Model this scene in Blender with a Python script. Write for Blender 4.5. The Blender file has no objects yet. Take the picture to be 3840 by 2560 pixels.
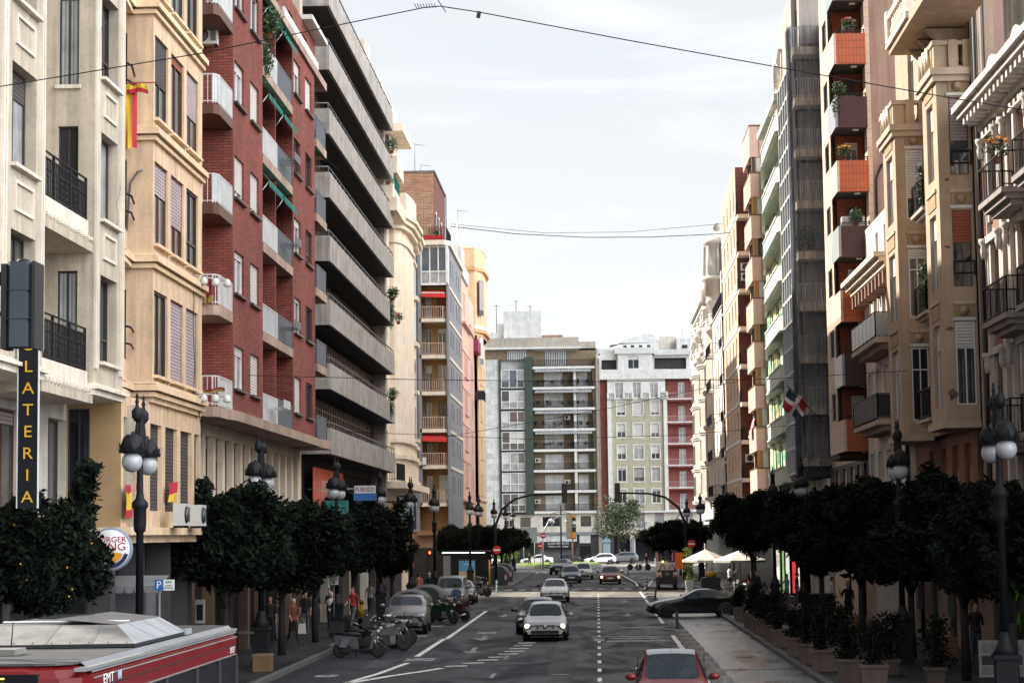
import bpy, bmesh, math, random
from mathutils import Vector, Matrix
SC = bpy.context.scene
COL = SC.collection
R = math.radians
random.seed(11)

# ---------------------------------------------------------------- camera
cd = bpy.data.cameras.new("camera"); cam = bpy.data.objects.new("camera", cd); COL.objects.link(cam)
cd.sensor_width = 36; cd.lens = 36 * 7700 / 3840.0
cd.clip_start = .5; cd.clip_end = 3000
rx = Vector((0.99906624, 0.04134356, -0.01254398)); up = Vector((0.01633869, -0.09276461, 0.995554)); fw = Vector((-0.03999611, 0.99482935, 0.09335349))
m = Matrix((rx, up, -fw)).transposed()
cam.matrix_world = Matrix.Translation((0, 0, 4.2)) @ m.to_4x4()
SC.camera = cam
cd.dof.use_dof = False

# ---------------------------------------------------------------- sky, sun, exposure
SUN = Vector((-1.0, .60, .72)).normalized()
el = math.asin(SUN.z); az = math.atan2(SUN.x, SUN.y)
w = bpy.data.worlds.new("World"); SC.world = w; w.use_nodes = True
nt = w.node_tree; N = nt.nodes; L = nt.links; N.clear()
sky = N.new('ShaderNodeTexSky'); sky.sky_type = 'NISHITA'; sky.sun_disc = False
sky.sun_elevation = el; sky.sun_rotation = az; sky.air_density = 1.0; sky.dust_density = 2.2; sky.ozone_density = 1.2
tc = N.new('ShaderNodeTexCoord'); mp = N.new('ShaderNodeMapping'); mp.inputs['Scale'].default_value = (2.2, 2.2, 9.0)
L.new(tc.outputs['Generated'], mp.inputs[0])
ns = N.new('ShaderNodeTexNoise'); ns.inputs['Scale'].default_value = 1.6; ns.inputs['Detail'].default_value = 7; ns.inputs['Roughness'].default_value = .55
ns.inputs['Distortion'].default_value = .6
L.new(mp.outputs[0], ns.inputs[0])
cr = N.new('ShaderNodeValToRGB'); cr.color_ramp.elements[0].position = .40; cr.color_ramp.elements[0].color = (.84, .84, .84, 1)
cr.color_ramp.elements[1].position = .68; cr.color_ramp.elements[1].color = (.98, .98, .98, 1)
L.new(ns.outputs[0], cr.inputs[0])
mx = N.new('ShaderNodeMixRGB')
sx = N.new('ShaderNodeSeparateXYZ'); L.new(tc.outputs['Generated'], sx.inputs[0])
zr = N.new('ShaderNodeMapRange'); zr.inputs[1].default_value = .72; zr.inputs[2].default_value = .92; zr.inputs[3].default_value = 1.0; zr.inputs[4].default_value = .30; L.new(sx.outputs[2], zr.inputs[0])
cm = N.new('ShaderNodeVectorMath'); cm.operation = 'SCALE'; cm.inputs[0].default_value = (4.38, 4.48, 4.56); 
dv = N.new('ShaderNodeVectorMath'); dv.operation = 'DOT_PRODUCT'; dv.inputs[1].default_value = Vector((.80, -.30, .52)).normalized(); L.new(tc.outputs['Generated'], dv.inputs[0])
yr = N.new('ShaderNodeMapRange'); yr.interpolation_type = 'SMOOTHSTEP'; yr.inputs[1].default_value = .45; yr.inputs[2].default_value = .98; yr.inputs[3].default_value = 1.0; yr.inputs[4].default_value = 6.5; L.new(dv.outputs['Value'], yr.inputs[0])   # unseen bright sky patch added opposite the sun to fill the left facades
xr = N.new('ShaderNodeMapRange'); xr.inputs[1].default_value = -.2; xr.inputs[2].default_value = -.65; xr.inputs[3].default_value = 1.0; xr.inputs[4].default_value = .2; L.new(sx.outputs[0], xr.inputs[0])
xm = N.new('ShaderNodeMath'); xm.operation = 'MULTIPLY'; L.new(xr.outputs[0], xm.inputs[0]); L.new(zr.outputs[0], xm.inputs[1])
ym = N.new('ShaderNodeMath'); ym.operation = 'MULTIPLY'; L.new(xm.outputs[0], ym.inputs[0]); L.new(yr.outputs[0], ym.inputs[1]); L.new(ym.outputs[0], cm.inputs['Scale'])
mp2 = N.new('ShaderNodeMapping'); mp2.inputs['Scale'].default_value = (3, 3, 16); mp2.inputs['Rotation'].default_value = (0, .12, 0); L.new(tc.outputs['Generated'], mp2.inputs[0])
n2 = N.new('ShaderNodeTexNoise'); n2.inputs['Scale'].default_value = 1.3; n2.inputs['Detail'].default_value = 8; n2.inputs['Roughness'].default_value = .6; n2.inputs['Distortion'].default_value = .8; L.new(mp2.outputs[0], n2.inputs[0])
nr = N.new('ShaderNodeMapRange'); nr.inputs[1].default_value = .48; nr.inputs[2].default_value = .68; nr.inputs[3].default_value = 1.03; nr.inputs[4].default_value = 1.25; L.new(n2.outputs[0], nr.inputs[0])
hr = N.new('ShaderNodeMapRange'); hr.inputs[1].default_value = .0; hr.inputs[2].default_value = .22; hr.inputs[3].default_value = 1.14; hr.inputs[4].default_value = .95; L.new(sx.outputs[2], hr.inputs[0])
hm = N.new('ShaderNodeMath'); hm.operation = 'MULTIPLY'; L.new(nr.outputs[0], hm.inputs[0]); L.new(hr.outputs[0], hm.inputs[1])
c2 = N.new('ShaderNodeVectorMath'); c2.operation = 'SCALE'; L.new(cm.outputs[0], c2.inputs[0]); L.new(hm.outputs[0], c2.inputs['Scale'])
L.new(c2.outputs[0], mx.inputs[2])
L.new(cr.outputs[0], mx.inputs[0]); L.new(sky.outputs[0], mx.inputs[1])
bg = N.new('ShaderNodeBackground'); bg.inputs[1].default_value = .10
out = N.new('ShaderNodeOutputWorld'); L.new(mx.outputs[0], bg.inputs[0]); L.new(bg.outputs[0], out.inputs[0])
sd = bpy.data.lights.new("sun", 'SUN'); sd.energy = 5.0; sd.angle = R(.5); sd.color = (1, .93, .82)
so = bpy.data.objects.new("sun", sd); COL.objects.link(so); so.rotation_euler = SUN.to_track_quat('Z', 'Y').to_euler(); so.location = (-60, 60, 90)
SC.view_settings.view_transform = 'Standard'; SC.view_settings.look = 'None'; SC.view_settings.gamma = 1.0
SC.view_settings.exposure = 1.05
SC.render.engine = 'CYCLES'
SC.cycles.max_bounces = 6; SC.cycles.diffuse_bounces = 2; SC.cycles.glossy_bounces = 3; SC.cycles.transparent_max_bounces = 12

# ---------------------------------------------------------------- materials
MATS = {}
def mat(name, col, rough=.85, var=.12, vs=1.5, bump=0., bs=30., metal=0., spec=.5, kind=None, col2=None, emit=None, alpha=None, sc=1., stain=0.):
    if name in MATS: return MATS[name]
    M = bpy.data.materials.new(name); M.use_nodes = True; MATS[name] = M
    nt = M.node_tree; N = nt.nodes; L = nt.links
    b = N['Principled BSDF']; b.inputs['Roughness'].default_value = rough; b.inputs['Metallic'].default_value = metal
    b.inputs['Specular IOR Level'].default_value = spec
    b.inputs['Base Color'].default_value = (*col, 1)
    if emit:
        b.inputs['Emission Color'].default_value = (*col, 1); b.inputs['Emission Strength'].default_value = emit
    if alpha is not None: b.inputs['Alpha'].default_value = alpha
    t = N.new('ShaderNodeTexCoord')
    src = None
    def ramp(fac, c0, c1, p0=.3, p1=.7):
        r = N.new('ShaderNodeValToRGB'); r.color_ramp.elements[0].position = p0; r.color_ramp.elements[1].position = p1
        r.color_ramp.elements[0].color = (*c0, 1); r.color_ramp.elements[1].color = (*c1, 1); L.new(fac, r.inputs[0]); return r.outputs[0]
    def noise(scale, det=4, dist=0, vec=None):
        n = N.new('ShaderNodeTexNoise'); n.inputs['Scale'].default_value = scale; n.inputs['Detail'].default_value = det; n.inputs['Distortion'].default_value = dist
        L.new(vec if vec else t.outputs['Object'], n.inputs[0]); return n.outputs[0]
    def uvw():   # along-wall, height
        s = N.new('ShaderNodeSeparateXYZ'); L.new(t.outputs['Object'], s.inputs[0])
        a = N.new('ShaderNodeMath'); a.operation = 'ADD'; L.new(s.outputs[0], a.inputs[0]); L.new(s.outputs[1], a.inputs[1])
        c = N.new('ShaderNodeCombineXYZ'); L.new(a.outputs[0], c.inputs[0]); L.new(s.outputs[2], c.inputs[1]); return c.outputs[0]
    bumpsrc = None
    if kind in ('brick', 'tile', 'vtile', 'stone'):
        br = N.new('ShaderNodeTexBrick'); L.new(uvw(), br.inputs[0]); br.inputs['Scale'].default_value = 1.
        c2 = col2 or tuple(x * .72 for x in col)
        br.inputs['Color1'].default_value = (*col, 1); br.inputs['Color2'].default_value = (*c2, 1)
        if kind == 'brick':
            br.inputs['Brick Width'].default_value = .36 * sc; br.inputs['Row Height'].default_value = .10 * sc; br.inputs['Mortar Size'].default_value = .018
            br.inputs['Mortar'].default_value = (*[x * .42 for x in col], 1)
        elif kind == 'tile':
            br.inputs['Brick Width'].default_value = .6; br.inputs['Row Height'].default_value = .42; br.inputs['Mortar Size'].default_value = .012
            br.inputs['Mortar'].default_value = (*[x * .6 for x in col], 1)
        elif kind == 'stone':
            br.inputs['Brick Width'].default_value = 1.3; br.inputs['Row Height'].default_value = .8; br.inputs['Mortar Size'].default_value = .012
            br.inputs['Mortar'].default_value = (*[x * .6 for x in col], 1)
        else:
            br.inputs['Brick Width'].default_value = .16; br.inputs['Row Height'].default_value = .33; br.inputs['Mortar Size'].default_value = .012; br.offset = 0
            br.inputs['Mortar'].default_value = (*[x * .5 for x in col], 1)
        src = br.outputs[0]; bumpsrc = br.outputs['Fac']
    elif kind == 'blind':
        wv = N.new('ShaderNodeTexWave'); wv.bands_direction = 'Z'; wv.inputs['Scale'].default_value = 3.2; wv.inputs['Distortion'].default_value = 0
        L.new(t.outputs['Object'], wv.inputs[0]); src = ramp(wv.outputs['Fac'], [x * .62 for x in col], col, .1, .6); bumpsrc = wv.outputs['Fac']
    elif kind == 'stripe':
        wv = N.new('ShaderNodeTexWave'); wv.bands_direction = 'X'; wv.inputs['Scale'].default_value = sc; wv.inputs['Distortion'].default_value = 0
        L.new(uvw(), wv.inputs[0]); src = ramp(wv.outputs['Fac'], col2, col, .48, .52)
    elif kind == 'concrete':
        br = N.new('ShaderNodeTexBrick'); L.new(uvw(), br.inputs[0]); br.inputs['Scale'].default_value = 1; br.offset = 0
        br.inputs['Brick Width'].default_value = 1.1; br.inputs['Row Height'].default_value = .62; br.inputs['Mortar Size'].default_value = .008
        br.inputs['Color1'].default_value = (*col, 1); br.inputs['Color2'].default_value = (*[x * .86 for x in col], 1); br.inputs['Mortar'].default_value = (*[x * .66 for x in col], 1)
        src = br.outputs[0]
    elif kind == 'pattern':
        v = N.new('ShaderNodeTexVoronoi'); v.inputs['Scale'].default_value = 1.8; v.feature = 'SMOOTH_F1'; L.new(noise(.9, 2, 3), v.inputs[0])
        wv = N.new('ShaderNodeTexWave'); wv.inputs['Scale'].default_value = .9; wv.inputs['Distortion'].default_value = 9; wv.inputs['Detail'].default_value = 2; L.new(t.outputs['Object'], wv.inputs[0])
        src = ramp(wv.outputs['Fac'], col, col2, .35, .75)
    elif kind == 'wood':
        wv = N.new('ShaderNodeTexWave'); wv.bands_direction = 'X'; wv.inputs['Scale'].default_value = 4; wv.inputs['Distortion'].default_value = 2.5; wv.inputs['Detail'].default_value = 3
        L.new(uvw(), wv.inputs[0]); src = ramp(wv.outputs['Fac'], [x * .55 for x in col], col, .1, .9)
    if var > 0:
        n = noise(vs, 6)
        f = ramp(n, [1 - var] * 3, [1 + var * .6] * 3, .35, .68)
        mxn = N.new('ShaderNodeMixRGB'); mxn.blend_type = 'MULTIPLY'; mxn.inputs[0].default_value = 1
        if src is not None: L.new(src, mxn.inputs[1])
        else: mxn.inputs[1].default_value = (*col, 1)
        L.new(f, mxn.inputs[2]); src = mxn.outputs[0]
    if stain > 0:   # rain streaks running down the face
        mp = N.new('ShaderNodeMapping'); mp.inputs['Scale'].default_value = (2.4, 2.4, .16); L.new(t.outputs['Object'], mp.inputs[0])
        n = noise(1.6, 6, .3, mp.outputs[0]); f = ramp(n, [1 - stain] * 3, [1] * 3, .36, .58)
        n2 = noise(9, 5); f2 = ramp(n2, [1 - stain * .5] * 3, [1] * 3, .3, .5)
        for q in (f, f2):
            mxn = N.new('ShaderNodeMixRGB'); mxn.blend_type = 'MULTIPLY'; mxn.inputs[0].default_value = 1
            L.new(src, mxn.inputs[1]); L.new(q, mxn.inputs[2]); src = mxn.outputs[0]
    if src is not None:
        L.new(src, b.inputs['Base Color'])
        if emit: L.new(src, b.inputs['Emission Color'])
    if bump > 0:
        bp = N.new('ShaderNodeBump'); bp.inputs['Strength'].default_value = bump; bp.inputs['Distance'].default_value = .02
        L.new(noise(bs, 4), bp.inputs['Height']); L.new(bp.outputs[0], b.inputs['Normal'])
        if bumpsrc is not None:
            b2 = N.new('ShaderNodeBump'); b2.inputs['Strength'].default_value = .6; b2.inputs['Distance'].default_value = .02; b2.invert = kind != 'blind'
            L.new(bumpsrc, b2.inputs['Height']); L.new(bp.outputs[0], b2.inputs['Normal']); L.new(b2.outputs[0], b.inputs['Normal'])
    return M

m_greyrender = mat('grey_cream_render', (.51, .44, .35), bump=.2, stain=.26)
m_trim = mat('pale_trim', (.72, .65, .55), bump=.1, stain=.16)
m_beige = mat('warm_beige_render', (.70, .51, .34), bump=.2, stain=.24)
m_beigetrim = mat('beige_trim', (.76, .57, .38), bump=.1, stain=.12)
m_redbrick = mat('red_brick', (.32, .078, .06), kind='brick', col2=(.19, .05, .042), bump=.3, var=.22, vs=.35, stain=.12)
m_darkbrick = mat('brown_brick', (.20, .075, .055), kind='brick', col2=(.14, .05, .04), bump=.3)
m_tanbrick = mat('tan_brick', (.36, .19, .12), kind='brick', col2=(.46, .30, .20), bump=.3, sc=1.3, var=.2)
m_yellowbrick = mat('yellow_brick', (0.414, 0.243, 0.099), kind='brick', col2=(.30, .16, .06), bump=.3)
m_concrete = mat('board_concrete', (0.423, 0.391, 0.368), kind='concrete', bump=.35, bs=14, stain=.30, var=.18)
m_pinkstone = mat('pinkish_slab_stone', (0.464, 0.336, 0.272), kind='stone', bump=.2, stain=.25)
m_white = mat('white_paint', (0.655, 0.655, 0.640), bump=.05, stain=.10)
m_offwhite = mat('off_white_render', (0.605, 0.569, 0.504), bump=.1, stain=.12)
m_cream = mat('pale_cream_stone', (.84, .72, .58), bump=.1, stain=.12)
m_pinkrender = mat('pale_pink_render', (0.720, 0.450, 0.360), bump=.1, stain=.10)
m_pinkpanel = mat('pink_panel', (0.576, 0.374, 0.310), bump=.05, var=.08, stain=.06)
m_yellow = mat('apricot_render', (.64, .47, .29), bump=.1, stain=.12)
m_orangetrim = mat('orange_trim', (.58, .33, .17), bump=.1, stain=.15)
m_bluegrey = mat('blue_grey_render', (.235, .25, .275), bump=.1, stain=.2)
m_tan = mat('tan_render', (.45, .335, .245), bump=.12, stain=.14)
m_tantrim = mat('tan_trim', (.50, .40, .31), bump=.1, stain=.12)
m_party = mat('dusty_pink_render', (0.391, 0.264, 0.204), bump=.3, bs=8, var=.2, vs=.5, stain=.22)
m_party2 = mat('mauve_render', (0.416, 0.280, 0.240), bump=.3, bs=8, var=.15, vs=.4, stain=.16)
m_orange = mat('orange_tile', (.47, .125, .045), kind='vtile', col2=(.50, .105, .035), bump=.2, rough=.5)
m_creamtile = mat('cream_tile', (.66, .52, .40), kind='tile', col2=(.62, .47, .35), bump=.1, rough=.6)
m_maroon = mat('maroon_panel', (.055, .022, .022), rough=.5, var=.2)
m_greentile = mat('painted_green_tile', (.05, .26, .12), kind='pattern', col2=(.60, .47, .10), rough=.4)
m_greentile2 = mat('painted_pale_tile', (.62, .66, .50), kind='pattern', col2=(.10, .40, .22), rough=.4)
m_greenwhite = mat('green_tinted_render', (0.560, 0.588, 0.518), bump=.1, stain=.14)
m_olive = mat('olive_render', (0.400, 0.376, 0.288), bump=.1, stain=.12)
m_redrender = mat('brick_red_render', (.22, .06, .05), bump=.1, stain=.15)
m_darkgreen = mat('dark_green_cladding', (.035, .055, .045), rough=.6, stain=.2)
m_ltgrey = mat('light_grey_render', (.62, .63, .64), bump=.1, stain=.14)
m_greyroof = mat('grey_roof_render', (.42, .38, .33), bump=.1, stain=.14)
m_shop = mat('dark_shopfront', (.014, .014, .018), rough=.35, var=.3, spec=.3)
m_shopgrey = mat('shop_surround', (.055, .052, .055), rough=.6, stain=.2)
m_soffit_shade = mat('soffit_shade', (.045, .042, .045), stain=.2)  # shade of undersides and deep recesses put into the colour
m_iron = mat('black_iron', (.010, .011, .014), rough=.6, spec=.25, var=.1)
m_greymetal = mat('grey_painted_metal', (.13, .14, .15), rough=.5, metal=.0)
m_steel = mat('pale_steel', (.42, .43, .44), rough=.35, metal=.6)
m_railgrey = mat('slate_railing', (.10, .115, .14), rough=.5)
m_railwhite = mat('white_railing', (.62, .62, .62), rough=.5, stain=.15)
m_railpink = mat('pinkish_railing', (.55, .40, .35), rough=.5)
m_glass = mat('window_glass', (.014, .017, .022), rough=.06, var=.0, spec=.5)
m_glassblue = mat('sky_tinted_glass', (.06, .08, .105), rough=.05, spec=1.0, var=.5, vs=.35)
m_dimcurt = mat('dim_curtained_glass', (.13, .13, .125), rough=.2, kind='stripe', col2=(.04, .04, .045), sc=2.3, var=.6, vs=.9, spec=.6)
m_curtain = mat('curtained_glass', (.40, .41, .41), rough=.25, kind='stripe', col2=(.22, .23, .25), sc=3.1, var=.3, spec=.8)
m_fdark = mat('dark_frame', (.035, .032, .032), rough=.4)
m_fwhite = mat('white_frame', (.66, .67, .68), rough=.4)
m_fbrown = mat('brown_frame', (.10, .045, .03), rough=.5)
m_fgrey = mat('grey_frame', (.22, .23, .25), rough=.4)
m_fwood = mat('varnished_wood', (.42, .19, .07), kind='wood', rough=.5)
m_blwhite = mat('white_roller_blind', (.62, .62, .60), kind='blind', bump=.1)
m_blgrey = mat('mauve_roller_blind', (.40, .33, .34), kind='blind', bump=.1)
m_blbrown = mat('red_brown_roller_blind', (.30, .09, .05), kind='blind', bump=.1)
m_bldark = mat('dark_roller_blind', (.07, .06, .06), kind='blind', bump=.1)
m_awngreen = mat('green_awning_cloth', (.0, .16, .13), rough=.9)
m_awnred = mat('red_awning_cloth', (.55, .03, .03), rough=.9)
m_awnstripe = mat('striped_awning_cloth', (.6, .6, .6), kind='stripe', col2=(.05, .07, .10), sc=1.2, rough=.9)
m_plastic = mat('white_plastic_casing', (.60, .60, .58), rough=.5)
m_black = mat('matt_black', (.012, .013, .016), rough=.6)
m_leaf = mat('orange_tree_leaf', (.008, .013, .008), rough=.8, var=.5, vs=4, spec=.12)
m_leaf2 = mat('plane_tree_leaf', (.055, .075, .035), rough=.7, var=.4, vs=3)
m_leafb = mat('balcony_plant_leaf', (.05, .09, .03), rough=.6, var=.5, vs=6)
m_bark = mat('tree_bark', (.025, .021, .018), bump=.5, bs=12)
m_orangefruit = mat('orange_fruit', (.42, .20, .015), rough=.6)
m_clay = mat('planter_clay', (.17, .125, .11), bump=.2, stain=.2)
m_terracotta = mat('terracotta', (.42, .14, .06), bump=.1)
m_globe = mat('opal_globe', (.40, .41, .44), rough=.25, var=.06)
m_red = mat('glossy_red_paint', (.135, .005, .009), rough=.3, var=.05)
m_signred = mat('sign_red', (.42, .012, .018), rough=.4, var=.05)
m_signwhite = mat('sign_white', (.75, .75, .75), rough=.4, var=.05)
m_signblue = mat('sign_blue', (.03, .13, .33), rough=.4, var=.05)
m_amber = mat('amber_lens', (.80, .36, .02), rough=.3, var=.0)
m_binyellow = mat('yellow_plastic', (.62, .34, .01), rough=.4, var=.1)
m_teal = mat('teal_sign_panel', (.03, .22, .20), rough=.6)
m_rubber = mat('tyre_rubber', (.015, .015, .016), rough=.8)
m_rim = mat('alloy_rim', (.38, .39, .40), rough=.3, metal=.8)

# ---------------------------------------------------------------- mesh helpers
class MB:
    def __init__(s): s.v = []; s.f = []; s.m = []; s.mats = []; s.sm = []
    def mi(s, m):
        if m not in s.mats: s.mats.append(m)
        return s.mats.index(m)
    def add(s, vs, fs, m, smooth=False):
        o = len(s.v); s.v += [tuple(p) for p in vs]; k = s.mi(m)
        for f in fs: s.f.append(tuple(i + o for i in f)); s.m.append(k); s.sm.append(smooth)
        return s
    def quad(s, a, b, c, d, m): return s.add([a, b, c, d], [(0, 1, 2, 3)], m)
    def box(s, x0, x1, y0, y1, z0, z1, m):
        if x0 > x1: x0, x1 = x1, x0
        if y0 > y1: y0, y1 = y1, y0
        if z0 > z1: z0, z1 = z1, z0
        v = [(x, y, z) for z in (z0, z1) for y in (y0, y1) for x in (x0, x1)]
        return s.add(v, [(0, 2, 3, 1), (4, 5, 7, 6), (0, 1, 5, 4), (2, 6, 7, 3), (0, 4, 6, 2), (1, 3, 7, 5)], m)
    def obox(s, c, sz, m, rz=0., rx=0., ry=0.):
        M = Matrix.Translation(c) @ Matrix.Rotation(rz, 4, 'Z') @ Matrix.Rotation(ry, 4, 'Y') @ Matrix.Rotation(rx, 4, 'X')
        v = [M @ Vector((x * sz[0] / 2, y * sz[1] / 2, z * sz[2] / 2)) for z in (-1, 1) for y in (-1, 1) for x in (-1, 1)]
        return s.add(v, [(0, 2, 3, 1), (4, 5, 7, 6), (0, 1, 5, 4), (2, 6, 7, 3), (0, 4, 6, 2), (1, 3, 7, 5)], m)
    def prism(s, pts, z0, z1, m, taper=None):
        n = len(pts); q = pts if taper is None else taper
        a = sum(pts[i][0] * pts[(i + 1) % n][1] - pts[(i + 1) % n][0] * pts[i][1] for i in range(n))
        if a < 0: pts = pts[::-1]; q = q[::-1]
        v = [(p[0], p[1], z0) for p in pts] + [(p[0], p[1], z1) for p in q]
        return s.add(v, [tuple(range(n))[::-1], tuple(range(n, 2 * n))] + [(i, (i + 1) % n, n + (i + 1) % n, n + i) for i in range(n)], m)
    def tube(s, pts, r, m, n=6, r2=None, smooth=True, cap=True):
        pts = [Vector(p) for p in pts]; k = len(pts); rr = r if isinstance(r, (list, tuple)) else [r + ((r2 if r2 is not None else r) - r) * i / max(1, k - 1) for i in range(k)]
        vs = []; prev = None
        for i, p in enumerate(pts):
            d = (pts[min(i + 1, k - 1)] - pts[max(i - 1, 0)]).normalized()
            a = prev if prev is not None else (Vector((0, 0, 1)) if abs(d.z) < .9 else Vector((1, 0, 0)))
            x = d.cross(a)
            if x.length < 1e-5: x = d.cross(Vector((0, 1, 0)))
            x.normalize(); y = x.cross(d).normalized(); prev = y
            for j in range(n):
                t = 2 * math.pi * j / n; vs.append(p + (x * math.cos(t) + y * math.sin(t)) * rr[i])
        fs = [(i * n + j, i * n + (j + 1) % n, (i + 1) * n + (j + 1) % n, (i + 1) * n + j) for i in range(k - 1) for j in range(n)]
        if cap: fs += [tuple(range(n))[::-1], tuple(range((k - 1) * n, k * n))]
        return s.add(vs, fs, m, smooth)
    def lathe(s, prof, c, m, n=16, smooth=True, ax='Z', sq=(1, 1)):
        vs = []
        for (r, z) in prof:
            for j in range(n):
                t = 2 * math.pi * j / n; a, b = r * math.cos(t) * sq[0], r * math.sin(t) * sq[1]
                p = (a, b, z) if ax == 'Z' else ((z, a, b) if ax == 'X' else (a, z, b))
                vs.append((p[0] + c[0], p[1] + c[1], p[2] + c[2]))
        k = len(prof); fs = [(i * n + j, i * n + (j + 1) % n, (i + 1) * n + (j + 1) % n, (i + 1) * n + j) for i in range(k - 1) for j in range(n)]
        fs += [tuple(range(n))[::-1], tuple(range((k - 1) * n, k * n))]
        return s.add(vs, fs, m, smooth)
    def ball(s, c, r, m, n=12, k=8, sq=(1, 1, 1)):
        pr = [(r * math.sin(math.pi * i / k) + 1e-4, -r * math.cos(math.pi * i / k)) for i in range(k + 1)]
        o = len(s.v); s.lathe(pr, (0, 0, 0), m, n)
        for i in range(o, len(s.v)):
            p = s.v[i]; s.v[i] = (p[0] * sq[0] + c[0], p[1] * sq[1] + c[1], p[2] * sq[2] + c[2])
        return s
    def xf(s, M, o=0):
        for i in range(o, len(s.v)): s.v[i] = tuple(M @ Vector(s.v[i]))
        return s
    def mesh(s, name):
        me = bpy.data.meshes.new(name); me.from_pydata(s.v, [], s.f)
        for q in s.mats: me.materials.append(q)
        me.polygons.foreach_set('material_index', s.m); me.polygons.foreach_set('use_smooth', s.sm); me.update(); return me
    def build(s, name, parent=None, loc=None):
        if not s.f: return None
        return link(s.mesh(name), name, parent, loc)
def link(me, name, parent=None, loc=None, rz=0.):
    o = bpy.data.objects.new(name, me); COL.objects.link(o)
    l = Vector(loc) if loc is not None else Vector((0, 0, 0))
    if parent is not None:
        o.parent = parent
        if parent.get('off_') is not None: pass
        l = l - OFF.get(parent.name, Vector((0, 0, 0)))
    o.location = l; o.rotation_euler = (0, 0, rz); return o
OFF = {}
def thing(name, label, cat, loc=(0, 0, 0), group=None, world=False, rz=0.):
    o = bpy.data.objects.new(name, None); COL.objects.link(o); o.location = loc; o.rotation_euler = (0, 0, rz); o.empty_display_size = .3
    o['label'] = label; o['category'] = cat
    if group: o['group'] = group
    if world: OFF[o.name] = Vector(loc)
    return o
def tag(o, label, cat, group=None, kind=None):
    if label: o['label'] = label
    if cat: o['category'] = cat
    if group: o['group'] = group
    if kind: o['kind'] = kind
    return o
def structure(o): o['kind'] = 'structure'; return o
KIDS = {}
def kids(o): return [c for c in bpy.data.objects if c.parent == o]
def copy_tree(o, loc=None, rz=None, label=None, group=None):
    ch = KIDS.get(o.name)
    if ch is None:
        ch = [(c, kids(c)) for c in kids(o)]; KIDS[o.name] = ch
    r = o.copy(); COL.objects.link(r)
    if loc is not None: r.location = loc
    if rz is not None: r.rotation_euler = (0, 0, rz)
    if label: r['label'] = label
    if group: r['group'] = group
    for c, sub in ch:
        k = c.copy(); COL.objects.link(k); k.parent = r
        for g in sub:
            q = g.copy(); COL.objects.link(q); q.parent = k
    return r
def text_mesh(txt, size, m, depth=.01, align='CENTER', name='lettering', sx=1.):
    cu = bpy.data.curves.new('t', 'FONT'); cu.body = txt; cu.size = size; cu.extrude = depth; cu.align_x = align; cu.align_y = 'CENTER'; cu.resolution_u = 3
    o = bpy.data.objects.new('t', cu); COL.objects.link(o); dg = bpy.context.evaluated_depsgraph_get()
    me = bpy.data.meshes.new_from_object(o.evaluated_get(dg)); me.name = name
    bpy.data.objects.remove(o); bpy.data.curves.remove(cu)
    me.materials.clear(); me.materials.append(m)
    me.transform(Matrix.Rotation(R(90), 4, 'X') @ Matrix.Scale(sx, 4, (1, 0, 0)))
    return me    # stands in the XZ plane, reads from -Y
def text(txt, size, m, parent, loc, rz=0., depth=.01, sx=1., name='lettering', align='CENTER'):
    return link(text_mesh(txt, size, m, depth, align, name, sx), name, parent, loc, rz)

# ---------------------------------------------------------------- facade helpers
WC = {}
ST = {  # style: frame, blind, glass, number of leaves, transom height fraction (from top)
 'dark':   (m_fdark, None, m_glass, 2, 0), 'dark3': (m_fdark, None, m_glass, 3, .7), 'darkT': (m_fdark, None, m_glass, 2, .68), 'white': (m_fwhite, m_blwhite, m_glass, 2, 0),
 'whiteC': (m_fwhite, m_blwhite, m_curtain, 2, 0), 'whiteT': (m_fwhite, m_blwhite, m_glass, 2, .3), 'brown': (m_fbrown, m_blgrey, m_glass, 2, 0),
 'grey':   (m_fgrey, m_blgrey, m_glass, 2, 0), 'brownB': (m_fbrown, m_blbrown, m_glass, 2, 0), 'darkB': (m_fdark, m_bldark, m_glass, 2, 0), 'wood': (m_fwood, m_blgrey, m_glass, 3, 0),
 'greyC':  (m_fgrey, m_blgrey, m_curtain, 2, 0), 'darkC': (m_fdark, m_bldark, m_curtain, 2, 0), 'blue': (m_fwhite, m_blwhite, m_glassblue, 3, .5), 'balc': (m_fdark, m_blgrey, m_glassblue, 2, 0)}
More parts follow.
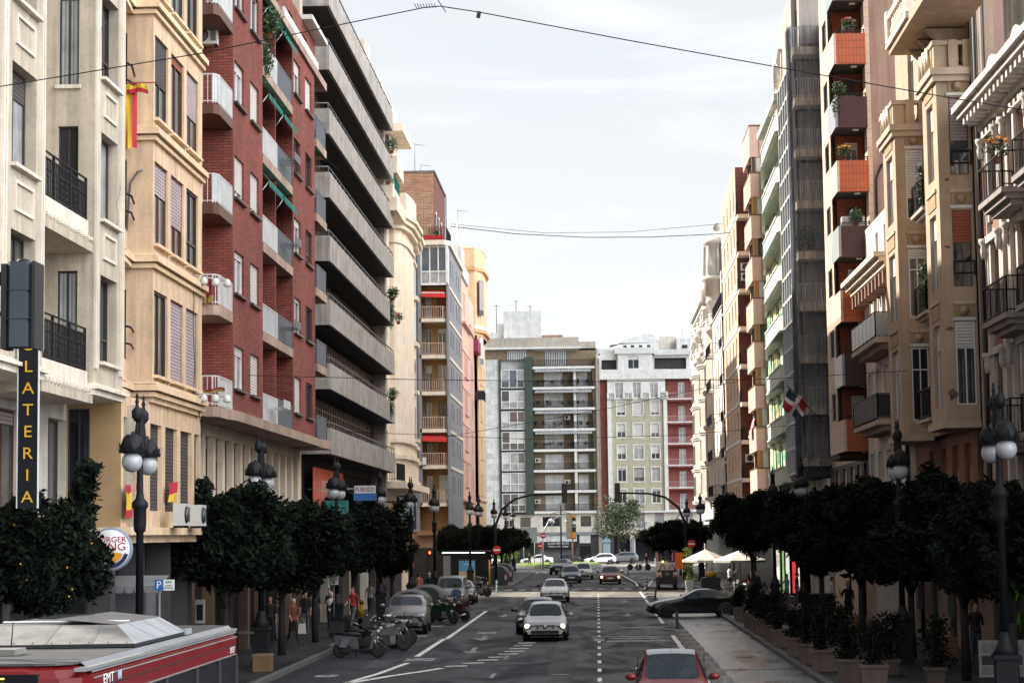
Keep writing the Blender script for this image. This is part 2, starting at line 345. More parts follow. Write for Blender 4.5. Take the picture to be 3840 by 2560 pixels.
def window(parent, x, y, z, ang, w, h, style='dark', blind=0., name='window'):
    WC['n'] = WC.get('n', 0) + 1; vr = (WC['n'] * 7919 // 13) % 4
    key = (round(w, 2), round(h, 2), style, round(blind, 1), vr)
    if key not in WC:
        fr, bl, gl, n, tr = ST[style]; gl = (gl, m_dimcurt, gl, m_glassblue)[vr] if gl is m_glass else gl; a = MB(); t = .055 if w > .6 else .035
        a.box(-w / 2, w / 2, -.03, .05, 0, t, fr); a.box(-w / 2, w / 2, -.03, .05, h - t, h, fr)
        a.box(-w / 2, -w / 2 + t, -.03, .05, t, h - t, fr); a.box(w / 2 - t, w / 2, -.03, .05, t, h - t, fr)
        for i in range(1, n):
            xx = -w / 2 + w * i / n; a.box(xx - t * .6, xx + t * .6, -.02, .04, t, h - t, fr)
        if tr: a.box(-w / 2 + t, w / 2 - t, -.025, .045, h * (1 - tr) - t * .6, h * (1 - tr) + t * .6, fr)
        if blind == 0 and bl and vr in (1, 2) and h > 1.2: a.box(-w / 2 + t * .7, w / 2 - t * .7, -.022, 0.0, h * (.86 if vr == 1 else .72), h - t * .5, bl)
        if blind > 0 and bl: a.box(-w / 2 + t * .7, w / 2 - t * .7, -.022, 0.0, h - h * blind, h - t * .5, bl)
        b = MB(); b.quad((-w / 2 + t * .5, .02, t * .5), (w / 2 - t * .5, .02, t * .5), (w / 2 - t * .5, .02, h - t * .5), (-w / 2 + t * .5, .02, h - t * .5), gl)
        WC[key] = (a.mesh('window'), b.mesh('pane'))
    me, pm = WC[key]
    o = link(me, name, parent, (x, y, z), ang)
    p = bpy.data.objects.new('pane', pm); COL.objects.link(p); p.parent = o
    return o
def wall(mb, P0, P1, z0, z1, holes=(), rev=.22, m=None, mr=None):
    P0 = Vector((*P0, 0)); P1 = Vector((*P1, 0)); d = P1 - P0; ln = d.length; d.normalize(); n = Vector((d.y, -d.x, 0)); mr = mr or m
    holes = [(max(0, a), min(ln, b), max(z0, c), min(z1, e)) for a, b, c, e in holes]
    xs = sorted({0., ln} | {h[0] for h in holes} | {h[1] for h in holes}); zs = sorted({z0, z1} | {h[2] for h in holes} | {h[3] for h in holes})
    P = lambda a, z, r=0.: tuple(P0 + d * a - n * r + Vector((0, 0, z)))
    for j in range(len(zs) - 1):
        zc = (zs[j] + zs[j + 1]) / 2; run = None
        for i in range(len(xs) - 1):
            xc = (xs[i] + xs[i + 1]) / 2
            inside = any(h[0] < xc < h[1] and h[2] < zc < h[3] for h in holes)
            if inside:
                if run is not None: mb.quad(P(run, zs[j]), P(xs[i], zs[j]), P(xs[i], zs[j + 1]), P(run, zs[j + 1]), m); run = None
            elif run is None: run = xs[i]
        if run is not None: mb.quad(P(run, zs[j]), P(ln, zs[j]), P(ln, zs[j + 1]), P(run, zs[j + 1]), m)
    for a, b, c, e in holes:
        mb.quad(P(a, c), P(a, c, rev), P(a, e, rev), P(a, e), mr); mb.quad(P(b, c, rev), P(b, c), P(b, e), P(b, e, rev), mr)
        mb.quad(P(a, e), P(a, e, rev), P(b, e, rev), P(b, e), mr); mb.quad(P(a, c, rev), P(a, c), P(b, c), P(b, c, rev), mr)
def facade(parent, mb, P0, P1, z0, z1, wins, m, rev=.22, mr=None, sill=None, surround=None, name='window'):
    """wins: (a0, a1, z0, z1, style, blind) measured along P0->P1; the wall faces right of travel"""
    wall(mb, P0, P1, z0, z1, [x[:4] for x in wins], rev, m, mr)
    p0 = Vector((*P0, 0)); d = (Vector((*P1, 0)) - p0); ln = d.length; d.normalize(); n = Vector((d.y, -d.x, 0)); ang = math.atan2(d.y, d.x)
    for a, b, c, e, st, bl in wins:
        if st is None: continue
        q = p0 + d * ((a + b) / 2) - n * (rev - .07)
        window(parent, q.x, q.y, c, ang, b - a - .004, e - c - .004, st, bl, name)
        if sill:
            s = p0 + d * ((a + b) / 2) + n * .05; mb.obox((s.x, s.y, c - .06), (b - a + .2, .16, .08), sill, rz=ang)
        if surround:
            s = p0 + d * ((a + b) / 2) + n * .02
            for (dx, dz, ww, hh) in ((0, (e + .08), b - a + .3, .16), (-(b - a) / 2 - .075, (c + e) / 2, .15, e - c), ((b - a) / 2 + .075, (c + e) / 2, .15, e - c), (0, c - .08, b - a + .3, .16)):
                t = s + d * dx; mb.obox((t.x, t.y, dz), (ww, .07, hh), surround, rz=ang)
def rail(parent, pts, z, h, m, step=.13, t=.022, mid=False, name='railing', panel=None, top=.04):
    a = MB()
    for p, q in zip(pts[:-1], pts[1:]):
        p = Vector((*p, 0)); q = Vector((*q, 0)); d = q - p; ln = d.length; ang = math.atan2(d.y, d.x); c = (p + q) / 2
        a.obox((c.x, c.y, z + h), (ln + .03, top, top), m, rz=ang); a.obox((c.x, c.y, z + .08), (ln, .03, .03), m, rz=ang)
        if mid: a.obox((c.x, c.y, z + h * .8), (ln, .025, .025), m, rz=ang)
        if panel: a.obox((c.x, c.y, z + h / 2 + .04), (ln - .04, .012, h - .14), panel, rz=ang)
        k = max(1, int(ln / step))
        for i in range(k + 1):
            s = p + d * (i / k); w = t * 2 if i in (0, k) else t
            a.obox((s.x, s.y, z + h / 2), (w, w, h - .02), m, rz=ang)
    return a.build(name, parent)
def baluster_row(parent, P0, P1, z, h, m, name='balustrade', step=.3):
    a = MB(); p = Vector((*P0, 0)); q = Vector((*P1, 0)); d = q - p; ln = d.length; ang = math.atan2(d.y, d.x); c = (p + q) / 2
    a.obox((c.x, c.y, z + h - .06), (ln + .1, .26, .12), m, rz=ang); a.obox((c.x, c.y, z + .05), (ln + .06, .22, .1), m, rz=ang)
    k = max(1, int(ln / step))
    for i in range(k):
        s = p + d * ((i + .5) / k)
        a.lathe([(.05, z + .1), (.09, z + h * .35), (.04, z + h * .6), (.06, z + h - .12)], (s.x, s.y, 0), m, 8)
    for s in (p, q): a.obox((s.x, s.y, z + h / 2 + .01), (.3, .3, h + .04), m, rz=ang)
    return a.build(name, parent)
def blob_leaves(mb, c, rad, n, m, size=.12, seed=0, shell=.55, flat=1.):
    rnd = random.Random(seed)
    for _ in range(n):
        while True:
            v = Vector((rnd.uniform(-1, 1), rnd.uniform(-1, 1), rnd.uniform(-1, 1)))
            if .02 < v.length < 1: break
        v = v.normalized() * (shell + (1 - shell) * rnd.random() ** .7) * (1 + .08 * rnd.gauss(0, 1))
        p = Vector((c[0] + v.x * rad[0], c[1] + v.y * rad[1], c[2] + v.z * rad[2]))
        a = Vector((rnd.gauss(0, 1), rnd.gauss(0, 1), rnd.gauss(0, .8) * flat)).normalized(); b = a.cross(Vector((rnd.gauss(0, 1), rnd.gauss(0, 1), rnd.gauss(0, 1)))).normalized()
        s = size * rnd.uniform(.6, 1.3)
        mb.add([p - a * s, p + b * s * .45, p + a * s, p - b * s * .45], [(0, 1, 2, 3)], m)
def ac_unit(parent, x, y, z, ang, name='air_conditioner'):
    if 'ac' not in WC:
        a = MB(); a.box(-.42, .42, -.3, 0, 0, .6, m_plastic); a.lathe([(.23, -.305), (.23, -.33), (.2, -.33)], (-.1, 0, .3), m_black, 20, ax='Y')
        for i in range(5): a.lathe([(.04 + .035 * i, -.331), (.045 + .035 * i, -.34)], (-.1, 0, .3), m_greymetal, 16, ax='Y')
        a.box(.2, .38, -.312, -.3, .1, .5, m_greymetal); a.box(-.4, -.3, -.28, .0, -.06, 0, m_iron); a.box(.3, .4, -.28, .0, -.06, 0, m_iron); WC['ac'] = a.mesh('air_conditioner')
    return link(WC['ac'], name, parent, (x, y, z), ang)
# ================================================================ LEFT SIDE BUILDINGS
XL = -11.9
def bthing(name, label, cat, loc): return thing(name, label, cat, loc, world=True)
def on_x(parent, mb, X, y0, y1, z0, z1, wins, m, **k):      # street face of the left row, wins given by (Y0,Y1,z0,z1,style,blind)
    facade(parent, mb, (X, y0), (X, y1), z0, z1, [(a - y0, b - y0, c, e, s, bl) for a, b, c, e, s, bl in wins], m, **k)
def on_xr(parent, mb, X, y0, y1, z0, z1, wins, m, **k):     # street face of the right row
    facade(parent, mb, (X, y1), (X, y0), z0, z1, [(y1 - b, y1 - a, c, e, s, bl) for a, b, c, e, s, bl in wins], m, **k)
def on_y(parent, mb, Y, x0, x1, z0, z1, wins, m, **k):      # face towards the camera
    facade(parent, mb, (x0, Y), (x1, Y), z0, z1, [(a - x0, b - x0, c, e, s, bl) for a, b, c, e, s, bl in wins], m, **k)
def frame_on_x(mb, X, y0, y1, z0, z1, m, s=1, t=.07, d=.05):
    for q in ((y0, y1, z0, z0 + t), (y0, y1, z1 - t, z1), (y0, y0 + t, z0 + t, z1 - t), (y1 - t, y1, z0 + t, z1 - t)):
        mb.box(X, X + s * d, *q, m)

# ---- grey cream building, nearest on the left
A = bthing('apartment_building', 'grey cream apartment block with tall sunk windows and black iron balconies, nearest on the left', 'building', (-14, 45, 0))
a = MB()
rows = [(8.48, 10.57), (11.95, 14.07), (15.44, 17.54), (18.95, 21.05)]
for (b0, b1, wy) in ((36.2, 43.66, ((37.2, 39.1), (41.2, 43.03))), (48.19, 51.2, ((48.83, 50.56),))):
    on_x(A, a, XL, b0, b1, 7.9, 24.5, [(p, q, r0, r1, 'dark3' if i != 1 else 'darkC', 0.) for (p, q) in wy for i, (r0, r1) in enumerate(rows)], m_greyrender, rev=.34, sill=m_trim)
    for (p, q) in wy:
        for r0, r1 in rows:
            frame_on_x(a, XL, p + .2, q - .25, r1 + .4, r1 + 1.05, m_trim)
    for yy in (b0 if b0 > 40 else 40.45, b1 - .36):
        for k in (0, .17): a.box(XL, XL + .06, yy + k, yy + k + .1, 8.25, 24.5, m_trim)
a.box(-26, -13.6, 36.2, 48.19, 7.9, 24.5, m_greyrender); a.box(-26, -13.8, 48.6, 54.4, 7.9, 24.5, m_greyrender)
a.quad((-13.6, 43.66, 7.9), (XL, 43.66, 7.9), (XL, 43.66, 24.5), (-13.6, 43.66, 24.5), m_greyrender)
on_y(A, a, 48.19, -13.6, XL, 7.9, 24.5, [(-12.79, -12.3, r0 - .35, r1 + .02, 'darkC' if i != 1 else 'dark', 0.) for i, (r0, r1) in enumerate(rows)], m_greyrender, rev=.18)
a.box(-12.86, -12.24, 48.1, 48.19, 15.0, 15.09, m_trim)
a.quad((XL, 51.2, 7.9), (-13.8, 51.2, 7.9), (-13.8, 51.2, 24.5), (XL, 51.2, 24.5), m_greyrender)
a.box(-13.6, XL + .05, 36.2, 43.7, 7.62, 7.9, m_trim); a.box(-13.6, XL + .05, 48.15, 51.25, 7.62, 7.9, m_trim); a.box(-13.6, XL + .16, 36.2, 43.74, 7.76, 7.84, m_trim); a.box(-13.6, XL + .16, 48.1, 51.3, 7.76, 7.84, m_trim)
a.box(-26, XL + .3, 36, 51.4, 24.5, 25.2, m_trim)
a.build('wall', A)
for zf in (8.02, 11.62):
    s = MB(); s.box(-13.6, -12.02, 43.66, 48.1, zf - .42, zf + .14, m_trim); s.box(-13.6, -11.9, 43.66, 48.12, zf - .62, zf - .42, m_greyrender)
    for i in range(14): s.box(-12.02, -11.86, 43.9 + i * .3, 44.02 + i * .3, zf - .36, zf - .28, m_trim)
    s.build('balcony_slab', A)
    r = MB(); X = -12.08; y0, y1, z = 43.7, 48.05, zf + .16
    for zz in (.06, .62, .86, 1.0): r.box(X - .02, X + .02, y0, y1, z + zz - .018, z + zz + .018, m_iron)
    for i in range(34):
        y = y0 + (y1 - y0) * i / 33; r.box(X - .012, X + .012, y - .014, y + .014, z, z + .86, m_iron)
        if i % 3 == 1 and i < 32:
            yy = y + .06
            for k in range(3): r.lathe([(.055, -.012), (.055, .012)], (X, yy, z + .18 + .15 * k), m_iron, 8, ax='X')
    for i in range(0, 34, 11): y = y0 + (y1 - y0) * i / 33; r.box(X - .03, X + .03, y - .03, y + .03, z, z + 1.02, m_iron)
    r.box(X - .02, X + .02, y0 + .5, y0 + .54, z + 1.0, z + 1.22, m_iron); r.box(X - .02, X + .02, y0, y0 + .54, z + 1.2, z + 1.24, m_iron)
    r.build('railing', A)
a = MB()
on_x(A, a, -13.4, 36.2, 52.2, 4.5, 7.62, [(38, 39.9, 4.9, 7.2, 'brown', .0), (41.5, 43.4, 4.9, 7.2, 'darkC', 0), (45.6, 47.5, 4.9, 7.2, 'brown', .0), (49.77, 51.45, 4.9, 7.2, 'brownB', 0.)], m_offwhite, rev=.3)
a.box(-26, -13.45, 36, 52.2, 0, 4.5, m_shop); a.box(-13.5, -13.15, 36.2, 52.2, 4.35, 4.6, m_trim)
for yy in (38, 42, 46, 50): a.box(-13.5, -13.3, yy - .3, yy + .3, 0, 4.35, m_shopgrey)
a.box(-12.3, XL + .1, 52.15, 52.3, 4.5, 7.62, m_greyrender)
a.tube([(-13.3, 52.05, 4.5), (-13.3, 52.05, 7.7)], .06, m_iron)
a.build('ground_storey', A)

# ---- warm beige building
B = bthing('apartment_building', 'warm beige apartment block with banded cornices between rows of three windows', 'building', (-14, 57, 0))
a = MB(); CO = [8.02, 11.5, 15.0, 18.5, 22.0]
rows = [(8.62, 10.91), (12.2, 14.46), (15.66, 17.97), (19.15, 21.45)]
sty = [[('dark', .0), ('brown', .98), ('brown', .98)], [('brown', .38), ('brown', .62), ('darkT', .0)], [('darkB', .55), ('brownB', .1), ('brown', .55)], [('dark3', 0), ('dark', 0), ('dark', 0)]]
wins = []
for i, (r0, r1) in enumerate(rows):
    for j, (p, q) in enumerate(((54.86, 56.6), (57.03, 58.84), (59.22, 61.03))): wins.append((p, q, r0, r1, *sty[i][j]))
on_x(B, a, XL, 54.66, 61.62, 8.0, 25.6, wins, m_beige, rev=.16, sill=m_beigetrim)
on_y(B, a, 54.66, -13.8, XL, 8.0, 25.6, [(-13.35, -12.62, r0 - .3, r1, 'darkB', 0) for r0, r1 in rows], m_beige)
for z in CO:
    for (zz, h, p) in ((-.02, .12, .10), (.14, .16, .2), (.32, .06, .12)):
        a.box(-12.6, XL + p, 54.66 - p, 61.66, z + zz, z + zz + h, m_beigetrim)
        a.prism([(-13.8, 51.6), (-12.9, 51.6), (-12.45, 52.1), (-12.3, 53.2), (-12.55 + p, 54.66), (-13.8, 54.66)], z + zz, z + zz + h, m_beigetrim)
    a.prism([(-13.8, 51.5), (-12.95, 51.5), (-12.5, 52.1), (-12.35, 53.2), (-12.6, 54.66), (-13.8, 54.66)], z + .38, z + .95, m_beige)
a.box(-26, -13.8, 54.4, 66.7, 4.5, 25.6, m_beige); a.quad((XL, 61.62, 8), (-13.8, 61.62, 8), (-13.8, 61.62, 25.6), (XL, 61.62, 25.6), m_beige)
a.box(-13.8, XL, 54.7, 61.6, 7.86, 8.0, m_beigetrim); a.box(-26, XL + .3, 51.4, 61.7, 25.6, 26.2, m_beigetrim)
a.build('wall', B)
a = MB()
on_x(B, a, -12.0, 51.5, 61.95, 4.5, 7.86, [(51.78, 53.48, 4.95, 7.3, 'darkB', .98), (54.9, 56.4, 4.95, 7.3, 'darkB', .98), (56.84, 58.5, 4.95, 7.3, 'darkB', .97), (58.95, 60.62, 4.95, 7.3, 'darkB', .98), (61.0, 61.8, 4.95, 7.3, 'darkB', 0)], m_beige)
on_y(B, a, 51.5, -13.9, -12.0, 4.5, 7.86, [(-13.35, -12.8, 4.7, 7.5, 'darkB', 0)], mat('ochre_render', (.36, .24, .12)), rev=.1)
a.box(-14, -11.7, 51.3, 62, 4.3, 4.5, m_beigetrim); a.box(-14, -11.85, 51.4, 62, 4.1, 4.3, m_beige)
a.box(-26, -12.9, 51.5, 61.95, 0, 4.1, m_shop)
for yy in (52, 55.4, 58.8, 61.7): a.box(-12.9, -12.3, yy - .25, yy + .25, 0, 4.1, m_shopgrey)
a.build('ground_storey', B)
for zf in (8.95, 12.45, 15.95):
    r = MB()
    for zz in (.35, .8): r.tube([(-12.75, 51.6, zf + zz), (-12.35, 52.3, zf + zz), (-12.2, 53.4, zf + zz), (-12.4, 54.6, zf + zz)], .03, m_iron)
    r.build('railing', B)
for yy in (55.9, 58.3): ac_unit(B, -11.6, yy + .5, 4.55, R(90))
r = MB(); r.tube([(-12.6, 54.58, 12.5), (-12.5, 54.58, 13.8), (-12.3, 54.56, 14.1), (-12.15, 54.56, 14.15)], .03, m_greymetal); r.build('cable_conduit', B)
for z, in ((8.5,), (12.0,)):
    r = MB(); r.tube([(XL + .02, 60.2, z), (XL + .5, 60.9, z - .05), (XL + .9, 61.3, z - .1)], .02, m_steel)
    for k in range(3): r.lathe([(.03, 0), (.1, -.06), (.12, -.2), (.09, -.24)], (XL + .25 + .3 * k, 60.6 + .3 * k, z - .02), m_plastic, 10)
    r.build('floodlight_bracket', B)

r = MB()
for pts in ([(54.9, 8.3), (55.3, 8.05), (56.2, 8.6), (57.4, 8.35), (58.9, 8.2), (60.2, 8.5)], [(60.0, 11.9), (60.25, 11.2), (60.1, 10.6), (60.35, 9.3), (60.2, 8.5)], [(60.2, 8.5), (60.8, 8.3), (61.3, 7.6), (61.45, 7.2)]): r.tube([(XL + .03, y, z) for y, z in pts], .012, m_black, 4)
r.build('facade_cable', B)
rn = random.Random(8)
for (y, z, n_) in ((50.9, 13.2, 7), (49.2, 16.9, 5)):
    r = MB()
    p = Vector((XL + .012, y, z)); pp = [p.copy()]
    for k in range(n_): p = p + Vector((0, rn.uniform(-.25, .2), -rn.uniform(.08, .3))); pp.append(p.copy())
    r.tube(pp, .006, m_greymetal, 3); r.build('wall_crack', A)
m_pier = mat('pinkish_pier', (.17, .11, .09), stain=.2); m_door = mat('worn_wooden_board', (.14, .085, .045), kind='wood')
# ---- red brick building
Cb = bthing('apartment_building', 'red brick apartment block with white blinds, paired balconies and teal awnings', 'building', (-13, 75, 0))
a = MB()
FL = [8.35, 11.58, 14.82, 18.05, 21.29]
def cw(y0, y1, sts):
    return [(y0, y1, zt - 1.42, zt, *s) for zt, s in zip((10.55, 13.73, 16.94, 20.17, 23.4), sts)]
w1 = cw(67.25, 69.1, [('whiteC', .2), ('whiteC', .15), ('whiteC', .8), ('whiteC', .25), ('white', .2)]) + cw(70.4, 72.2, [('white', .98), ('white', .92), ('white', .85), ('white', .98), ('white', .0)])
w2 = cw(80.8, 82.6, [('white', .98), ('white', .1), ('white', .2), ('dark', .0), ('whiteT', .3)]) + cw(84.05, 85.95, [('dark', .0), ('dark', .0), ('darkT', .0), ('dark', 0), ('white', .98)])
on_x(Cb, a, XL, 66.95, 73.05, 8.35, 24.0, w1, m_redbrick, rev=.18, sill=m_fdark); on_x(Cb, a, XL, 80.4, 86.85, 8.35, 24.0, w2, m_redbrick, rev=.18, sill=m_fdark)
on_x(Cb, a, -13.3, 73.05, 80.4, 8.35, 24.0, [(y, y + 1.5, f + .05, f + 2.3, 'darkB', b) for f in FL for y, b in ((74.2, 0), (77.9, .5))], m_redbrick)
on_x(Cb, a, -13.3, 86.85, 91.0, 8.35, 24.0, [(87.6, 89.2, f + .05, f + 2.3, 'darkB', 0) for f in FL], m_redbrick)
for y, x0 in ((73.05, -13.3), (80.4, -13.3), (86.85, -13.3)):
    a.quad((x0, y, 8.35), (XL, y, 8.35), (XL, y, 24), (x0, y, 24), m_redbrick)
a.box(-13.3, XL - .1, 76.62, 76.8, 8.35, 24.0, m_redbrick)
on_y(Cb, a, 66.95, -13.9, XL, 8.35, 24.0, [], m_redbrick); on_x(Cb, a, -13.9, 61.7, 66.95, 4.5, 26, [(64.4, 66, f + .05, f + 2.2, 'darkB', 0) for f in FL], m_redbrick)
a.box(-26, -13.95, 66.7, 91.2, 4.5, 26.5, m_redbrick); a.box(-26, -15.6, 62, 90.5, 26.5, 31.5, m_redbrick)  # upper rear block is unseen, added to raise the shade line opposite
a.box(-13.9, XL + .12, 66.9, 90.1, 24.0, 24.34, m_pinkstone)
on_x(Cb, a, -12.3, 66.9, 90, 24.34, 26.3, [(y, y + 1.3, 24.5, 25.7, 'dark', 0) for y in (70, 74, 78, 82, 86)], m_redbrick)
a.box(-13.9, -11.85, 86, 91, 26.3, 26.5, m_white); a.box(-12.25, -12.15, 80, 90.1, 24.7, 25.3, m_white)
a.box(-13.9, XL + .16, 66.85, 86.9, 8.02, 8.35, m_pinkstone)
a.prism([(-13.9, 61.7), (-12.3, 61.7), (-12.3, 64.2), (XL + .16, 66.85), (-13.9, 66.85)], 8.02, 8.35, m_pinkstone)
a.prism([(-13.9, 86.9), (XL + .16, 86.9), (XL + .3, 90.1), (-13.9, 90.1)], 7.98, 8.35, m_pinkstone)
a.build('wall', Cb)
a = MB()
on_x(Cb, a, -13.0, 61.9, 90.2, 4.4, 8.02, [(y, y + 1.35, 4.9, 7.6, 'brown', 0.) for y in [62.6 + 1.8 * k for k in range(15)]], m_cream, rev=.3)
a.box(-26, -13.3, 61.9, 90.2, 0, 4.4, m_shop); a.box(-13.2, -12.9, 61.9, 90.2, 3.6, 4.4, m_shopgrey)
for k in range(9): a.box(-13.3, -12.95, 62 + k * 3.5, 62.45 + k * 3.5, 0, 3.6, (m_shopgrey, m_pier, m_door)[k % 3])
a.build('ground_storey', Cb)
m_fabric = mat('white_balcony_cloth', (.48, .49, .50), kind='stripe', col2=(.38, .39, .40), sc=5.)
for k, f in enumerate(FL):
    # corner balcony in the recess by the beige block
    s = MB(); pl = [(-13.9, 64.26), (-12.05, 64.26), (XL, 64.5), (XL, 66.94), (-13.9, 66.94)]
    s.prism(pl, f - .34, f - .02, m_pinkstone if k < 2 else m_fbrown); s.build('balcony_slab', Cb)
    rail(Cb, [(-13.85, 64.3), (-12.08, 64.3)], f, .95, m_railwhite, step=.15); rail(Cb, [(-12.08, 64.3), (XL - .03, 64.52), (XL - .03, 66.9)], f, .95, m_railwhite, panel=m_fabric if k in (2, 3, 4) else None)
    # paired balconies
    s = MB(); s.box(-13.3, XL + .02, 73.07, 80.38, f - .34, f, m_pinkstone); s.build('balcony_slab', Cb) if k else None
    rail(Cb, [(XL - .04, 73.1), (XL - .04, 76.65)], f, 1.0, m_railwhite, panel=m_fabric if k != 1 else None); rail(Cb, [(XL - .04, 76.8), (XL - .04, 80.35)], f, 1.0, m_railgrey, panel=m_railgrey)
    if k: s = MB(); s.box(-13.3, XL + .1, 86.87, 90.1, f - .36, f, m_pinkstone); s.build('balcony_slab', Cb)
    rail(Cb, [(XL + .05, 86.95), (XL + .05, 90.05), (-13.2, 90.05)], f, 1.0, m_railgrey, panel=m_railgrey)
    if k in (0, 1, 2, 3):
        q = MB(); z = f + .55; y = 78.2 if k != 0 else 75.2; mm = m_railgrey if k != 0 else m_railwhite
        if k in (1, 3): y = 78.0
        for i in range(5): q.box(XL, XL + .55, y - .7 + i * .35, y - .68 + i * .35, z, z + .02, mm)
        for i in range(4): q.box(XL + .1 + .14 * i, XL + .11 + .14 * i, y - .75, y + .75, z + .02, z + .04, mm)
        q.box(XL + .53, XL + .56, y - .75, y + .75, z, z + .3, mm); q.build('drying_rack', Cb)
    for (y0, y1, on) in ((73.2, 76.5, k in (2, 3, 4)), (76.9, 80.3, k in (2, 3, 4))):
        if on and not (k == 4 and y0 < 75 and False):
            q = MB(); n = 8; zt = FL[k] + 2.75
            for i in range(n):
                ya = y0 + (y1 - y0) * i / n; yb = y0 + (y1 - y0) * (i + 1) / n
                q.add([(XL - .2, ya, zt), (XL - .2, yb, zt), (XL + .22, yb, zt - .5), (XL + .22, ya, zt - .5)], [(0, 1, 2, 3)], m_awngreen)
                q.add([(XL + .22, ya, zt - .5), (XL + .22, yb, zt - .5), (XL + .22, yb - .05, zt - .68), (XL + .22, (ya + yb) / 2, zt - .73), (XL + .22, ya + .05, zt - .68)], [(0, 1, 2, 3, 4)], m_awngreen)
            q.tube([(XL - .3, y0, zt - 1.2), (XL + .2, y0 + .05, zt - .52)], .02, m_steel); q.build('awning', Cb)
q = MB(); q.add([(XL - .1, 87.2, 20.9), (XL - .1, 88.6, 20.9), (XL + .9, 88.6, 20.1), (XL + .9, 87.2, 20.1)], [(0, 1, 2, 3)], m_awngreen); q.build('awning', Cb)
ac_unit(Cb, -12.75, 66.7, 20.5, 0)
q = MB(); q.box(-13.0, -12.3, 64.1, 64.25, 20.9, 23.0, m_fbrown); q.build('folded_sunshade', Cb)

# ---- board-marked concrete building
D = bthing('office_building', 'raw concrete building with long stepped balcony parapets and ribbon windows', 'building', (-13, 105, 0))
DB = [7.9, 10.82, 13.72, 16.63, 19.54, 22.48, 25.44, 28.42]
a = MB(); a.box(-26, -13.35, 90.2, 121.2, 0, 30.6, m_soffit_shade); a.box(-13.35, -13.0, 90.1, 91.0, 8.4, 30.4, m_greyrender); a.box(-26, -13.1, 90.1, 90.3, 4.6, 26.5, m_concrete)
a.box(-26, -12.4, 120.9, 121.55, 4.6, 30.4, m_concrete)
a.build('wall', D)
for i, z in enumerate(DB):
    s = MB(); h = 1.16
    s.box(-13.35, XL - .142, 92.042, 121.358, z + .012, z + .17, m_soffit_shade)  # slab underside coloured dark to carry its shade
    s.box(XL - .14, XL, 92.04, 121.5, z, z + h, m_concrete); s.box(-13.35, XL, 91.9, 92.04, z, z + h, m_concrete); s.box(-13.3, XL - .142, 121.36, 121.5, z, z + h, m_concrete)
    s.build('balcony_parapet', D)
    r = MB(); zz = z + h + .26
    for P in (((XL - .07, 91.97, zz), (XL - .07, 121.4, zz)), ((-13.2, 91.97, zz), (XL - .07, 91.97, zz))): r.tube(P, .035, m_greymetal)
    for k in range(21): y = 91.97 + k * 1.47; r.box(XL - .09, XL - .05, y - .02, y + .02, z + h, zz, m_greymetal)
    r.build('railing', D)
    if i < len(DB) - 1:
        n = 44; b = MB(); g = MB(); y0, y1 = 91.6, 120.8
        for k in range(n + 1):
            y = y0 + (y1 - y0) * k / n; b.box(-13.28, -13.12, y - .09, y + .09, z + .2, z + 2.75, m_fbrown if (k * 7) % 5 else m_fdark)
        b.box(-13.28, -13.14, y0, y1, z + 2.3, z + 2.36, m_fdark)
        wo = b.build('ribbon_window', D)
        g.quad((-13.2, y0, z + .2), (-13.2, y1, z + .2), (-13.2, y1, z + 2.75), (-13.2, y0, z + 2.75), m_glassblue if i < 4 else m_glass)
        gl = g.build('pane'); gl.parent = wo
a = MB()
on_x(D, a, -13.3, 90.2, 121.4, 4.6, 7.9, [(y, y + .5, 5.0, 7.5, 'brown' if y % 2 > 1 else 'dark', 0) for y in [91 + .72 * k for k in range(41)]], m_soffit_shade)
a.box(-26, -12.9, 90.2, 121.4, 3.1, 4.6, m_concrete); a.box(-26, -13.4, 90.2, 121.4, 0, 3.1, m_shop)
for k in range(8): a.box(-13.4, -12.95, 90.4 + k * 4.2, 91 + k * 4.2, 0, 3.1, m_shopgrey if k % 2 else m_offwhite)
a.build('ground_storey', D)
# red banner, teal and white signs
q = MB(); q.box(-12.82, -12.78, 92.6, 103.5, 5.2, 7.35, mat('faded_red_banner', (.58, .12, .08), var=.2)); bn = tag(q.build('banner'), 'faded red letting banner hung along the concrete block above the shops', 'banner')
text('RENT OFFICES', 1.35, mat('faded_pink_letter', (.66, .40, .34)), bn, (-12.76, 98.2, 6.3), R(90), sx=.75)
for y, l in ((91.4, 0), (92.9, 0)): ac_unit(D, -12.6, y, 4.7, R(0) if y < 92 else R(90))

# ---- beige art deco building behind it
E = bthing('apartment_building', 'pale cream stone building with rounded bay, heavy cornices and rooftop turrets behind the concrete block', 'building', (-14, 130, 0))
a = MB()
a.box(-28, -12.75, 121.6, 138.6, 4.5, 26, m_cream); a.box(-30, -17.6, 122, 144.5, 26, 36, m_cream); a.box(-30, -13.3, 138.6, 144.5, 0, 26, m_cream)  # high rear block and far end are unseen, added to shade the right row
on_x(E, a, -12.6, 121.6, 126.0, 6.5, 24, [(122.9, 124.2, z, z + 2.2, 'darkB', .3) for z in (8.3, 11.5, 14.7, 17.9, 21.0)], m_cream)
a.prism([(-12.7, 125.9), (-12.3, 125.9), (-11.95, 126.4), (-11.75, 128.5), (-11.75, 133.2), (-11.95, 134.6), (-12.1, 138.6), (-12.7, 138.6)], 9.0, 23.2, m_cream)
for (z0, z1, o) in ((7.4, 7.7, .25), (7.7, 8.9, .1), (8.9, 9.15, .3), (9.9, 10.1, .2), (22.3, 22.5, .12), (23.2, 23.5, .3), (23.5, 23.8, .5), (23.8, 24.05, .65)):
    a.prism([(-12.7, 125.9 - o), (-12.3, 125.9 - o), (-11.95 + o * .7, 126.4 - o), (-11.75 + o, 128.5), (-11.75 + o, 133.2), (-11.95 + o, 134.6), (-12.1 + o, 138.6), (-12.7, 138.6)], z0, z1, m_cream)
